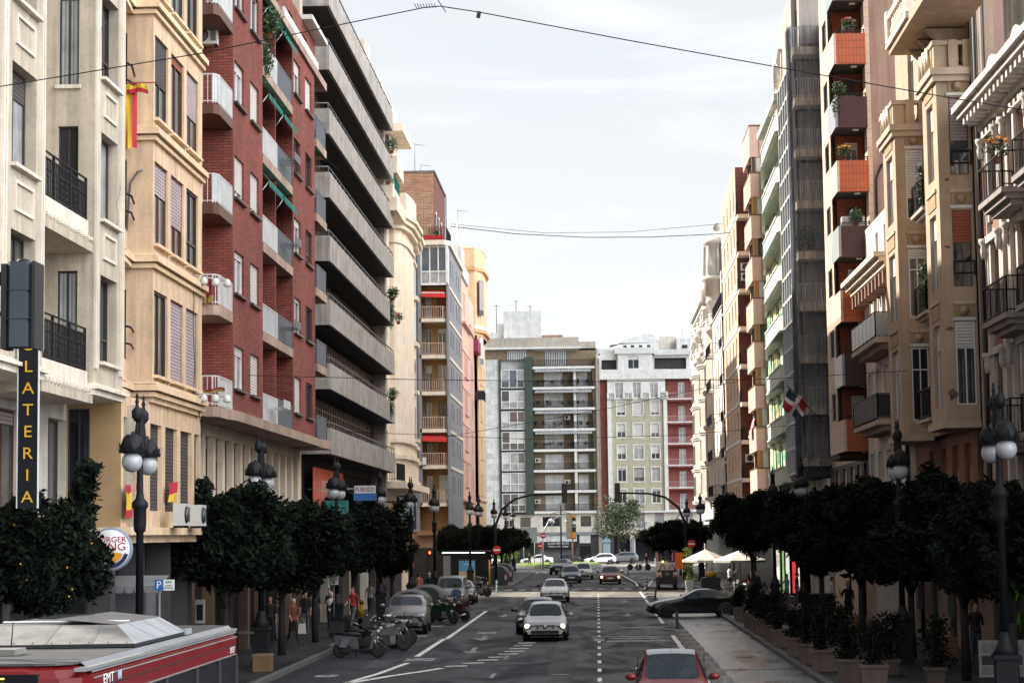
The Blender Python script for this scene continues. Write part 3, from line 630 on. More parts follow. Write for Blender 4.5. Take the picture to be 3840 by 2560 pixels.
a.prism([(-13, 126.5), (-11.6, 126.5), (-11.4, 129), (-11.4, 131.5), (-13, 131.5)], 24.05, 25.5, m_cream)
for z in (10.6, 13.8, 17.0, 20.1):
    a.box(-12.08, -12.0, 136, 137.1, z, z + 2.1, m_glass); a.box(-12.1, -11.75, 135.7, 137.5, z - .25, z, m_trim)
a.box(-28, -11.3, 121.4, 139, 7.0, 7.4, m_cream); a.box(-28, -13.2, 121.6, 138.6, 0, 4.5, m_shop); on_x(E, a, -13.0, 121.6, 138.6, 4.4, 7.0, [(y, y + 1.3, 4.9, 6.7, 'wood', 0) for y in (124, 127, 130, 133)], m_yellow)
a.build('wall', E)
a = MB()
a.box(-16.5, -12.9, 125.6, 130, 24, 29.6, m_cream); a.box(-17, -11.6, 124.8, 131, 29.1, 29.6, m_cream); a.box(-16.6, -12.5, 125.4, 130.2, 29.6, 31.2, m_cream)
on_x(E, a, -12.5, 125.4, 130.2, 25, 29, [(126.6, 127.4, 25.5, 28.3, 'dark', 0), (128.2, 129, 25.5, 28.3, 'dark', 0)], m_cream)
a.build('roof_turret', E)
a = MB(); a.box(-17.5, -13.6, 121.8, 124.6, 26, 34.2, m_cream); a.box(-17.5, -12.6, 121.7, 126, 30.4, 31.5, m_cream); a.box(-17.5, -13.2, 124.6, 127, 31.5, 32.6, m_trim); a.build('roof_turret', E)
a = MB(); a.box(-14, -11.5, 119.5, 125, 23.3, 24.1, m_cream); a.box(-14, -11.8, 120, 124.6, 24.1, 24.9, m_trim); a.box(-14, -11.7, 122, 126, 26, 27, m_cream); a.build('cornice', E)
rail(E, [(-12.6, 122.2), (-11.9, 122.4), (-11.7, 125.3)], 7.5, 1.0, m_iron)
rail(E, [(-12.6, 122.2), (-11.9, 122.4), (-11.9, 125.3)], 24.9, .9, m_awngreen)

# ---- corner building with brick balconies
F = bthing('apartment_building', 'blue-grey corner block with yellow brick balconies, white window gallery and brick roof tower', 'building', (-14, 172, 0))
a = MB()
FZ = [6.85, 9.9, 12.85, 15.9, 18.9, 21.9, 24.75]
a.box(-30, -14.0, 169.0, 183.6, 4.5, 28.4, m_bluegrey)
on_x(F, a, XL, 168.0, 183.6, 4.5, 28.0, [(y, y + 1.0, f + .8, f + 2.2, s, b) for f in FZ for y, s, b in ((169.6, 'darkC', 0), (172.1, 'white', .98 if int(f) % 2 else .3), (176.4, 'grey', .3), (179.6, 'darkB', .5))], m_bluegrey)
for f in FZ[1:]: a.box(XL, XL + .06, 168, 183.6, f - .34, f - .08, m_trim)
on_y(F, a, 168.6, -18, XL - .25, 4.5, 24.7, [(x0, x1, f + .05, f + 2.25, s, b) for i, f in enumerate(FZ[:6]) for x0, x1, s, b in ((-13.95, -13.4, ('dark', 'brown', 'dark', 'white', 'white', 'greyC')[i], 0), (-12.9, -12.2, ('whiteC', 'brownB', 'darkB', 'white', 'white', 'brownB')[i], (.9, .98, .0, .0, .0, .98)[i]))], m_yellowbrick)
a.box(-12.05, XL + .002, 166.95, 168.0, 4.5, 24.7, m_bluegrey); a.box(-14.4, -14.15, 166.9, 168.6, 6.6, 28, m_bluegrey); a.box(-30, -14.4, 167.2, 168.9, 4.5, 28, m_bluegrey)
a.prism([(-14.6, 166.6), (-12.2, 166.6), (XL + .2, 167.4), (XL + .2, 184), (-14.6, 184)], 27.9, 28.3, m_trim); a.box(-30, -14.6, 167, 184, 28.0, 28.3, m_trim)
a.box(-30, XL - .3, 167.4, 183.6, 3.2, 4.5, m_tanbrick); a.box(-30, XL - .4, 167.4, 183.6, 0, 3.2, m_shop); a.box(-14.6, XL + .05, 166.8, 183.6, 4.2, 4.55, m_yellowbrick)
a.build('wall', F)
for f in FZ[:6]:
    s = MB(); s.prism([(-14.3, 166.9), (-12.35, 166.9), (XL, 167.5), (XL, 168.0), (-12.1, 168.6), (-14.3, 168.6)], f - .32, f - .02, m_trim); s.build('balcony_slab', F)
    rail(F, [(-14.2, 166.95), (-12.38, 166.95), (-11.98, 167.5), (-11.98, 168.0)], f, .95, m_railpink, step=.17, t=.03)
g = MB(); g.box(-14.15, -11.95, 167.0, 167.1, 24.62, 24.8, m_fwhite)
for x in (-14.1, -13.4, -12.7, -12.05): g.box(x - .05, x + .05, 166.98, 167.08, 24.8, 27.9, m_fwhite)
for z in (25.75, 27.8): g.box(-14.1, -12.05, 166.99, 167.09, z - .05, z + .05, m_fwhite)
g.box(-12.05, -11.9, 167, 168, 24.7, 27.9, m_fwhite); go = g.build('window_gallery', F)
g = MB(); g.quad((-14.1, 167.06, 24.8), (-12.05, 167.06, 24.8), (-12.05, 167.06, 25.7), (-14.1, 167.06, 25.7), m_curtain); g.quad((-14.1, 167.06, 25.8), (-12.05, 167.06, 25.8), (-12.05, 167.06, 27.8), (-14.1, 167.06, 27.8), m_glassblue); p = g.build('pane'); p.parent = go; p.location = (0, 0, 0)
for z, ma in ((24.25, m_awnred), (12.45, m_awnred)):
    q = MB(); q.add([(-14.1, 167.6, z), (-12.3, 167.6, z), (-12.1, 166.6, z - .5), (-14.1, 166.6, z - .4)], [(0, 1, 2, 3)], ma); q.add([(-14.1, 166.6, z - .4), (-12.1, 166.6, z - .5), (-12.1, 166.58, z - .72), (-14.1, 166.58, z - .62)], [(0, 1, 2, 3)], ma)
    if z > 20: q.add([(-14.1, 167.1, z - .18), (-12.2, 167.1, z - .22), (-12.15, 166.85, z - .33), (-14.1, 166.85, z - .29)], [(0, 1, 2, 3)], m_white)
    q.build('awning', F)
a = MB(); a.box(-22, -13.35, 171, 184, 28.3, 34.7, m_tanbrick); a.box(-13.35, -13.33, 171.02, 184, 28.3, 34.68, m_darkbrick); a.box(-22.1, -13.2, 170.9, 184.1, 34.7, 34.85, m_greymetal)
for y in (172.5, 175.5, 178.5): a.box(-13.33, -13.28, y, y + 1, 29.2, 31.4, m_glass); a.box(-13.33, -13.26, y - .1, y + 1.1, 31.4, 31.55, m_white)
a.tube([(-13.2, 183.5, 28.4), (-13.2, 183.5, 34.6)], .06, m_greymetal); a.build('roof_tower', F)
rail(F, [(-14.9, 166.9), (-12.4, 166.9), (-12.0, 167.5), (-12.0, 172)], 28.3, 1.1, m_iron, step=.2)
q = MB(); q.box(-14.8, -12.3, 167.0, 167.05, 28.35, 28.75, m_awnred); q.build('terrace_cloth', F)
for x, y, z, h in ((-15, 172, 34.8, 2.6), (-14.6, 173, 34.8, 1.0), (-12.6, 190, 30, 4.5)):
    q = MB(); q.tube([(x, y, z), (x, y, z + h)], .03, m_greymetal); q.tube([(x, y, z + h - .1), (x + .9, y, z + h - .2)], .02, m_greymetal); q.build('antenna', F)
ac_unit(F, -13.8, 166.85, 9.9, R(-90))

# ---- pink building
G = bthing('apartment_building', 'salmon pink apartment block with paired narrow windows next to the blue-grey corner block', 'building', (-14, 192, 0))
a = MB(); a.box(-30, -12.3, 183.7, 209, 4.5, 27.5, m_pinkrender)
on_x(G, a, XL, 184.2, 195.0, 7.4, 23.2, [(y, y + 1.1, z, z + 2, s, b) for z in (8.6, 11.9, 15.2, 18.6) for y, s, b in ((187, 'greyC', .3), (188.7, 'brown', .6), (190.4, 'greyC', .2))], m_pinkrender, sill=m_pinkpanel)
a.quad((-12.4, 184.2, 7.4), (XL, 184.2, 7.4), (XL, 184.2, 23.2), (-12.4, 184.2, 23.2), m_pinkrender)
for z, o in ((7.2, .2), (10.8, .06), (14.1, .06), (17.4, .06), (20.8, .06), (23.2, .35)): a.box(-12.4, XL + o, 184, 195.2, z, z + .22, m_pinkrender)
on_x(G, a, XL - .1, 184.4, 195, 23.4, 27.6, [(y, y + 1.1, 24.2, 26.4, 'greyC', 0) for y in (187, 189)], m_pinkrender); a.box(-12.5, XL + .1, 184.2, 193, 27.6, 28.8, m_ltgrey); a.box(-13, -12, 186, 190, 28.8, 30.5, m_ltgrey)
on_x(G, a, XL, 195.2, 201, 7.4, 23.4, [(198, 199, z, z + 2, 'grey', 0) for z in (8.6, 11.9, 15.2, 18.6)], m_pinkpanel); a.quad((-12.4, 195.2, 7.4), (XL, 195.2, 7.4), (XL, 195.2, 23.4), (-12.4, 195.2, 23.4), m_pinkpanel)
a.box(-12.4, XL + .15, 195.2, 201, 23.4, 24.2, m_pinkpanel); a.box(-12.4, XL + .2, 195.2, 201, 7.1, 7.4, m_pinkpanel)
a.box(-14, -12.7, 183.7, 209, 0, 3.6, m_shop); on_x(G, a, -12.9, 183.7, 209, 3.6, 7.2, [(y, y + 1.5, 4.6, 6.6, 'grey', 0) for y in (186, 190, 194, 198)], m_pinkrender)
a.build('wall', G)
for k in range(4):
    q = MB(); q.tube([(-12.4, 187 + .7 * k, 28.8), (-12.4, 187 + .7 * k, 33 - .4 * k)], .09 if k % 2 else .04, m_steel); q.build('antenna', G)
# ---- yellow tower building
Hb = bthing('apartment_building', 'apricot corner building with polygonal tower and orange cornices, last of the left row', 'building', (-14, 215, 0))
a = MB()
a.box(-30, -12.0, 209, 222, .0, 24.5, m_yellow)
on_x(Hb, a, XL, 209, 222.3, 0, 24.5, [(y, y + 1.1, z, z + 2.1, s, 0) for z in (4.6, 8.3, 12.1, 16.0, 19.8) for y, s in ((212.6, 'greyC'), (214.4, 'brown'), (219, 'dark'))], m_yellow, sill=m_cream)
on_y(Hb, a, 209, -14, XL, 0, 24.5, [], m_yellow)
for z in (4.0, 7.6): a.box(-12, XL + .14, 208.9, 222.4, z, z + .2, m_yellow)
oct_ = [(-13.7, 209.6), (-12.2, 209.6), (-11.5, 211.8), (-11.4, 217), (-11.9, 220.5), (-13.7, 221)]
oo = lambda k: [(-13.7 - k, 209.6 - k), (-12.2, 209.6 - k), (-11.5 + k * .8, 211.8 - k * .5), (-11.4 + k, 217), (-11.9 + k, 220.5), (-13.7, 221 + k)]
a.prism(oct_, 24.5, 31.3, m_yellow); a.prism(oo(.35), 24.9, 25.25, m_orangetrim); a.prism(oo(.2), 25.25, 25.6, m_cream)
a.prism(oo(.3), 31.3, 31.6, m_orangetrim); a.prism(oo(0), 31.6, 33.6, m_yellow); a.prism(oo(.08), 33.6, 33.8, m_cream); a.prism(oo(.05), 24.5, 24.7, m_orangetrim)
a.build('wall', Hb)
window(Hb, -11.6, 210.6, 26.7, R(72), 1.2, 3.6, 'brown', .85); window(Hb, -11.62, 210.6, 21.5, R(72), 1.0, 2.9, 'white', .75)
rail(Hb, [(-12.0, 205.5), (-11.2, 206), (-11.2, 209)], 17.6, 1.0, m_iron, panel=m_iron)
q = MB(); q.box(-12.3, -11.6, 203.5, 208.9, 22.4, 23.6, mat('magenta_cloth', (.22, .03, .08))); q.build('balcony_cloth', Hb)

# ================================================================ FAR BUILDINGS ACROSS THE SQUARE
J = bthing('apartment_tower', 'wide apartment block across the square with brick balconies, glazed gallery and dark green strip', 'building', (-8, 300, 0))
a = MB()
m_panelgrey = mat('pale_concrete_panel', (.66, .67, .68), kind='stone', stain=.15)
a.box(-22, -14.1, 300, 318, 5.6, 29.7, m_panelgrey); a.box(-14.1, -13.75, 299.8, 301, 7.0, 29.7, m_darkgreen); a.box(-10.35, -9.1, 299.7, 301, 7.0, 30.0, m_darkgreen)
FJ = [7.5, 10.5, 13.5, 16.5, 19.5, 22.55, 25.6, 28.6]
bl = MB(); gp = MB()
rng = random.Random(3)
for i, f in enumerate(FJ[:-1]):
    a.box(-13.75, -10.35, 299.95, 300.2, f - .45, f - .05, m_black)
    for xx in (-13.7, -12.55, -11.4, -10.4): bl.box(xx - .05, xx + .05, 299.85, 300, f - .1, f + 2.6, m_fwhite)
    for zz in (f - .05, f + .95, f + 2.55): bl.box(-13.75, -10.35, 299.86, 299.99, zz - .05, zz + .05, m_fwhite)
    for k, (x0, x1) in enumerate(((-13.65, -12.6), (-12.5, -11.45), (-11.35, -10.4))):
        gp.quad((x0, 299.94, f), (x1, 299.94, f), (x1, 299.94, f + .9), (x0, 299.94, f + .9), m_curtain if i % 3 else m_glassblue)
        gp.quad((x0, 299.94, f + 1), (x1, 299.94, f + 1), (x1, 299.94, f + 2.5), (x0, 299.94, f + 2.5), (m_curtain, m_glassblue, m_curtain, m_blwhite)[rng.randrange(4)])
go = bl.build('window_gallery', J); p = gp.build('pane'); p.parent = go; p.location = (0, 0, 0)
ww = []
for i, f in enumerate(FJ[:-1]):
    ww += [(-7.5, -4.7, f + .05, f + 2.25, ('whiteC', 'dark', 'balc', 'dark', 'whiteC', 'balc', 'dark')[i], 0), (-2.6, -1.1, f + .05, f + 2.25, ('greyC', 'dark', 'darkC', 'balc', 'dark', 'greyC', 'darkB')[i], 0)]
m_jbrick = mat('buff_brick', (.31, .235, .16), kind='brick', col2=(.24, .18, .12), bump=.2)
on_y(J, a, 301.3, -9.1, .3, 7.5, 31, ww + [(-7.3, -4.1, 28.7, 31, None, 0)], m_jbrick); a.box(-7.3, -4.1, 301.3, 301.4, 28.7, 31, m_awnstripe)
a.box(-3.15, -2.75, 300.0, 301.3, 7.5, 28.3, m_white); a.box(-.35, .05, 300.3, 301.3, 7.5, 28.5, m_jbrick); a.box(.1, .6, 299.9, 301.6, 4.4, 30, m_ltgrey); a.box(.2, .35, 299.7, 299.9, 1, 30.2, m_pinkstone); a.box(.55, .7, 299.7, 299.9, 1, 29.6, m_pinkstone)
a.box(-22, .6, 301.4, 318, 0, 31.3, m_panelgrey); a.box(-16, -9.2, 300.9, 301.4, 29.7, 31.2, m_jbrick); a.box(-12.9, -10, 300.85, 300.9, 29.7, 31.1, m_awnstripe)
a.box(-16.5, -2.0, 300.0, 303, 31.2, 31.5, m_white); a.prism([(-16.5, 301), (-9, 300.2), (-2.3, 300.4), (-2.3, 318), (-16.5, 318)], 31.5, 32.9, m_greyroof); a.box(-2.3, .2, 301.4, 318, 31.0, 32.3, m_greyroof)
a.box(-13.4, -7.8, 303, 312, 32.9, 37.1, m_ltgrey); a.box(-15.5, -13.4, 304, 312, 32.9, 34.1, m_ltgrey); a.box(-14.5, -13.4, 306, 312, 34, 35.6, m_white); a.box(-7.8, -4.7, 304, 308, 32.9, 33.6, m_tanbrick)
a.build('wall', J)
for i, f in enumerate(FJ):
    s = MB(); s.box(-9.1, .0, 299.9, 301.3, f - .38, f - .02, m_white); s.build('balcony_slab', J)
    rail(J, [(-9.0, 299.97), (-.35, 299.97)], f, .95, m_iron, step=.13, t=.045)
    if i in (3, 4, 5, 6):
        rj = random.Random(i)
        for k in range(7): q = MB(); blob_leaves(q, (-8.6 + k * 1.2 + rj.uniform(-.4, .4), 300.3, f + .75), (rj.uniform(.3, .6), .25, rj.uniform(.3, .6)), 60, m_leaf, .12, 700 + k + i * 9, .1); q.build('balcony_plant', J)
    if i in (3, 4, 5, 6):
        q = MB(); q.add([(-8.8, 300.3, f + 2.62), (-.5, 300.3, f + 2.62), (-.5, 299.5, f + 2.35), (-8.8, 299.5, f + 2.35)], [(0, 1, 2, 3)], m_awnstripe); q.add([(-8.8, 299.5, f + 2.35), (-.5, 299.5, f + 2.35), (-.5, 299.5, f + 2.15), (-8.8, 299.5, f + 2.15)], [(0, 1, 2, 3)], m_awnstripe); q.build('awning', J)
for x, z in ((-8.5, 14.6), (-4.2, 11.4), (-4.1, 20.8), (-8.6, 8.6)): ac_unit(J, x, 300.9, z, 0)
a = MB()
on_y(J, a, 300.4, -14.6, .3, 4.4, 7.1, [(-13.6, -12.1, 5.2, 6.6, 'white', 0), (-11.2, -9.7, 5.2, 6.6, 'dark', 0), (-8.0, -5.2, 5.2, 6.7, 'white', 0), (-2.4, -.9, 5.2, 6.7, 'dark', 0)], m_offwhite)
a.box(-14.6, .3, 300.1, 300.9, 4.0, 4.42, m_bluegrey); on_y(J, a, 300.6, -14.6, .3, 0, 4.0, [(-14.2, -9, .1, 3, None, 0), (-8.3, -3.3, .1, 2.1, None, 0), (-2.6, -1, .1, 2.4, None, 0)], m_shopgrey)
a.box(-9.2, -3.0, 300.3, 300.5, 2.9, 4.0, m_ltgrey); a.box(-8.3, -3.3, 300.9, 301, .1, 2.1, mat('grey_roller_shutter', (.16, .165, .18), kind='blind')); a.box(-14.2, -9, 301.0, 301.1, 0, 3, m_glass); a.box(-2.6, -1, 301.0, 301.1, 0, 2.4, m_glass); a.box(-2.6, -1, 300.3, 300.4, 2.8, 4.0, m_ltgrey)
a.build('ground_storey', J)
q = MB(); q.box(-8.4, -2.9, 300.05, 300.25, 2.15, 3.05, m_black); so_ = tag(q.build('shop_sign'), 'black fascia sign over the grey shutter of the optician across the square', 'sign')
text('ALAIN AFFLELOU', .42, m_signwhite, so_, (-5.7, 300.04, 2.78), sx=.95); text('Optica y Audiologia', .36, m_signwhite, so_, (-5.7, 300.04, 2.36))
for x, y, z, h in ((-11.6, 305, 37.1, 1.9), (-9.5, 305, 37.1, 1.1), (-14.6, 306, 34.1, 4.4)):
    q = MB(); q.tube([(x, y, z), (x, y, z + h)], .05, m_iron); q.tube([(x - .4, y, z + h - .2), (x + .4, y, z + h - .2)], .03, m_iron); q.build('antenna', J)

K = bthing('apartment_building', 'olive and white apartment block with brick red end bays and rooftop sheds across the square', 'building', (7, 302, 0))
a = MB()
ow = [(x0, x1, z, z + 2.0, s, b) for i, z in enumerate((8.5, 11.65, 14.9, 18.1, 21.35)) for (x0, x1, s, b) in ((3.15, 4.35, ('white', 'white', 'white', 'white', 'white')[i], (0., .15, .6, .6, .8)[i]), (5.5, 6.95, ('whiteC', 'grey', 'whiteC', 'white', 'white')[i], (0, .7, .2, .98, .95)[i]), (8.1, 9.3, ('white', 'whiteC', 'white', 'white', 'white')[i], (0, 0, .6, .7, .85)[i]))]
on_y(K, a, 301.0, 2.3, 10.0, 7.3, 23.6, ow, m_olive, surround=m_white)
a.box(1.75, 2.35, 300.7, 302, 7.3, 23.6, m_white); a.box(9.95, 10.5, 300.7, 302, 7.3, 23.6, m_white); a.box(.7, 1.75, 301.6, 302.5, 7.3, 26.6, m_redrender)
on_y(K, a, 301.9, 10.5, 15.5, 7.3, 26.5, [(12.2, 13.2, z, z + 2.3, 'whiteC', 0) for z in (7.5, 10.75, 14.0, 17.15, 20.3, 23.8)], m_redrender)
on_y(K, a, 300.9, 1.8, 10.3, 23.6, 26.7, [(x, x + 1.2, 23.9, 26.1, 'whiteC', 0) for x in (2.9, 5.5, 8.0)], m_white)
a.box(.7, 15.6, 302.4, 318, 0, 26.5, m_offwhite); a.box(.8, 10.6, 300.6, 302, 26.6, 28.0, m_white); a.box(10.6, 15.6, 301, 303, 26.6, 28.0, m_white)
on_y(K, a, 301.6, 3.4, 8.5, 28.0, 31.2, [(4.9, 6.5, 28.2, 30.1, 'white', .3)], m_white); on_y(K, a, 302.6, .8, 3.4, 28, 30.6, [(1, 3.2, 28.2, 29.6, None, 0)], m_white); on_y(K, a, 302.6, 8.5, 15.5, 28, 30.2, [(8.8, 13.5, 28.1, 29.8, None, 0)], m_white)
a.box(.8, 15.5, 303.2, 318, 26.6, 30.4, m_soffit_shade); a.box(3.0, 8.8, 301.3, 304, 30.4, 31.3, m_ltgrey); a.box(8.8, 15.5, 302, 304, 30.2, 31.0, m_ltgrey); a.box(.5, 3, 303, 306, 30.6, 31.3, m_ltgrey)
on_y(K, a, 304, 3.6, 9.6, 31.3, 32.2, [(x, x + .5, 31.5, 31.9, 'dark', 0) for x in (4.3, 5.4, 6.6, 7.8)], m_white)
a.add([(2.3, 304, 32.0), (9.6, 304, 32.2), (9.0, 304, 33.2), (7.9, 304, 33.7), (2.3, 309, 32.0), (9.6, 309, 32.2), (9.0, 309, 33.2), (7.9, 309, 33.7)], [(0, 1, 2, 3), (3, 2, 6, 7), (0, 3, 7, 4), (1, 5, 6, 2)], m_ltgrey)
a.box(9.6, 12.2, 305, 309, 31, 33.2, m_offwhite); a.box(12.2, 14.8, 304, 309, 31, 32.8, m_ltgrey); a.box(11.4, 11.9, 304.9, 305, 31.4, 32.2, m_greyroof); a.box(13, 13.8, 303.9, 304, 31.3, 31.8, m_black)
on_y(K, a, 301.2, .7, 15.6, 4.2, 7.3, [(x, x + 1.3, 4.9, 7.0, 'greyC', 0) for x in (2.6, 5.6, 8.4, 12.6)], m_offwhite)
a.box(.7, 15.6, 300.8, 301.4, 3.9, 4.2, m_pinkstone); a.box(.7, 15.6, 300.6, 302, 7.1, 7.35, m_white)
on_y(K, a, 301.4, .7, 15.6, 0, 3.9, [(2.4, 5.0, .1, 3.2, None, 0), (5.6, 8.3, .1, 3.6, None, 0), (8.8, 10.4, .1, 3.6, None, 0), (11, 15, .1, 3.6, None, 0)], m_shop)
a.box(.7, 2.4, 301.2, 301.4, 0, 3.6, m_shopgrey); a.box(4.9, 5.5, 301.1, 301.4, 0, 3.4, m_offwhite); a.box(8.35, 8.8, 301.1, 301.4, 0, 3.2, m_redrender); a.box(10.45, 10.95, 301.1, 301.4, 0, 3.0, m_redrender)
a.box(2.4, 15, 302.2, 302.3, .0, 3.7, m_glass); a.box(5.6, 10.4, 301.1, 301.3, 3.4, 3.9, m_black)
a.build('wall', K)
for z in (7.5, 10.75, 14.0, 17.15, 20.3, 23.7):
    s = MB(); s.box(10.45, 15.5, 300.7, 301.9, z - .42, z - .2, m_redrender); s.box(10.45, 15.5, 300.65, 301.9, z - .2, z - .02, m_white); s.build('balcony_slab', K); rail(K, [(10.5, 300.75), (15.4, 300.75)], z, .8, m_steel, step=.2)
for k, (x0, x1) in enumerate(((1.9, 2.9), (4.2, 5.5), (6.8, 8.0), (9.3, 10.5))): baluster_row(K, (x0, 300.55), (x1, 300.55), 23.75, .9, m_white, 'balcony_wall', step=.25)
q = MB(); q.box(-.1, .1, 0, .12, 0, .1, m_black)
text('Torres', .42, m_signwhite, K, (8.4, 301.05, 3.62)); text('Mar', .5, mat('gold_letter', (.6, .25, .03)), K, (9.7, 301.05, 3.62))
q = MB(); M4 = [(11.2, 5.8), (12.2, 6.9), (13.2, 5.8), (12.2, 4.7)]
for i in range(4):
    p, r_ = M4[i], M4[(i + 1) % 4]; q.tube([(p[0], 301.1, p[1]), (r_[0], 301.1, r_[1])], .05, m_greymetal)
q.tube([(11.4, 301.1, 5.8), (12.0, 301.1, 6.1), (12.2, 301.1, 5.7), (12.5, 301.1, 6.1), (13.0, 301.1, 5.8)], .05, m_fbrown); q.build('diamond_emblem', K)
for x, z, h in ((6, 33.5, 1.4), (13.2, 32.8, 3.6), (14.6, 32.8, 2.6), (12.8, 32.8, 1.0)):
    q = MB(); q.tube([(x, 306, z), (x, 306, z + h)], .04, m_steel)
    for t in range(3): q.tube([(x - .3, 306, z + h - .25 * t - .1), (x + .3, 306, z + h - .25 * t - .1)], .02, m_steel)
    q.build('antenna', K)
# ================================================================ RIGHT SIDE BUILDINGS
def rbal(parent, x0, y0, y1, z, depth_to, h=1.0, m=m_iron, slab=m_trim, step=.12, slab_h=.22):
    s = MB(); s.box(x0 - .06, depth_to, y0 - .06, y1 + .06, z - slab_h * .5, z, slab); s.box(x0 + .08, depth_to, y0 + .08, y1 - .08, z - slab_h, z - slab_h * .5, slab); s.box(x0 + .25, depth_to, y0 + .25, y1 - .25, z - slab_h * 1.5, z - slab_h, slab)
    s.build('balcony_slab', parent); rail(parent, [(depth_to, y0), (x0, y0), (x0, y1), (depth_to, y1)], z, h, m, step=step * 1.5, t=.018)
# ---- white ornate building, nearest on the right
W1 = bthing('apartment_building', 'white ornate building with cast balconies, pilasters and dormer cornice, nearest on the right', 'building', (14, 56, 0))
m_peach = mat('peach_wall', (.26, .15, .11), bump=.1, stain=.12)
m_bstone = mat('balcony_stone', (.30, .26, .25), stain=.2); m_wtrim = mat('pinkish_white_stone', (.60, .56, .52), bump=.2, stain=.3)
a = MB(); X = 12.2
wy = [(51.4, 52.7), (54.3, 55.6), (57.2, 58.5), (61.4, 62.5)]; rows = [(6.9, 9.3), (10.35, 12.75), (13.7, 16.0)]
on_xr(W1, a, X, 44, 63.4, 4.5, 16.6, [(p, q, r0, r1, 'whiteT', 0) for p, q in wy for r0, r1 in rows], m_peach, rev=.25)
for p, q in wy + [(47.6, 48.9)]:
    for r0, r1 in rows:
        for yy in (p - .3, q + .08): a.box(X - .1, X, yy, yy + .22, r0 - .2, r1 + .1, m_wtrim)
        a.box(X - .2, X, p - .4, q + .4, r1 + .1, r1 + .32, m_wtrim)
for yy in (49.9, 53.2, 56.3, 59.6, 60.7, 63.0):
    a.box(X - .14, X, yy - .17, yy + .17, 5, 16.4, m_wtrim)
    for z in (16.0, 12.9, 9.4): a.lathe([(.09, -.5), (.13, -.25), (.10, -.1), (.17, 0), (.17, .12)], (X - .2, yy, z), m_wtrim, 8)
for k, (z, o) in enumerate(((16.4, .25), (16.6, .5), (16.8, .85), (16.98, 1.0))): a.box(X - o, 14, 44, 63.4, z, z + .2, m_wtrim)
for i in range(32): a.box(X - .75, X - .2, 44 + i * .6, 44.25 + i * .6, 16.55, 16.8, m_wtrim)
a.box(13, 26, 44, 63.3, 0, 18.0, m_peach)
for yy in (61.6, 58.0, 54.4, 50.8):
    a.lathe([(.75, -.5), (.75, .5)], (13, yy, 17.6), m_redrender, 14, ax='X'); a.lathe([(.72, -.1), (.85, -.1), (.85, .1), (.72, .1)], (12.2, yy, 17.6), m_wtrim, 14, ax='X'); a.lathe([(.6, -.05), (.6, .05)], (12.2, yy, 17.6), m_soffit_shade, 14, ax='X')
a.box(12.5, 14, 44, 59, 18, 19.6, m_ltgrey); a.box(12.2, 12.9, 58.8, 59.9, 17.2, 20.0, m_wtrim); a.box(12.1, 13.0, 58.7, 60.0, 20.0, 20.25, m_wtrim)
a.build('wall', W1); rail(W1, [(12.5, 59), (12.5, 48)], 19.6, 1.0, m_iron)
for z, in ((13.5,), (10.05,), (6.7,)):
    for y0, y1 in ((56.1, 59.4), (50.6, 54.6)): rbal(W1, 11.25, y0, y1, z, X, slab=m_bstone, slab_h=.3)
a = MB(); a.box(12.4, 26, 44, 63.3, 0, 4.5, m_shop)
for yy in (45, 49, 53.5, 58, 62.5): a.box(12.2, 12.5, yy - .35, yy + .35, 0, 4.4, m_peach)
a.box(12.0, 12.5, 44, 63.3, 4.2, 4.6, m_ltgrey); a.build('ground_storey', W1)
q = MB(); q.tube([(12.1, 63.2, 4.5), (12.1, 63.2, 16)], .06, m_terracotta); q.build('drainpipe', W1)

# ---- tan building with two bays
T = bthing('apartment_building', 'tan stone building with two tall chamfered bays, balustrades and deep carved cornice', 'building', (14, 70, 0))
a = MB(); X0 = 10.8; XW = 11.85
rows = [(8.0, 10.55), (11.65, 14.05), (15.15, 17.6)]
m_relief = mat('ochre_relief_panel', (.34, .24, .14), bump=.3)
on_xr(T, a, XW, 63.7, 79, 7.4, 26, [(y, y + 1.3, z - .2, z1, 'whiteT', 0) for z, z1 in rows for y in (67.2, 69.8)] + [(y, y + 1.3, 19.8, 22.2, 'white', 0) for y in (65, 67.4, 69.8, 72.2, 74.6)] + [(y, y + 1.3, 23.4, 25.6, 'white', 0) for y in (65, 67.4, 69.8, 72.2, 74.6)], m_tan)
a.box(12.35, 28, 63.45, 79, 0, 30, m_party2)
on_y(T, a, 63.4, XW, 12.6, 4.5, 26, [], m_tan)
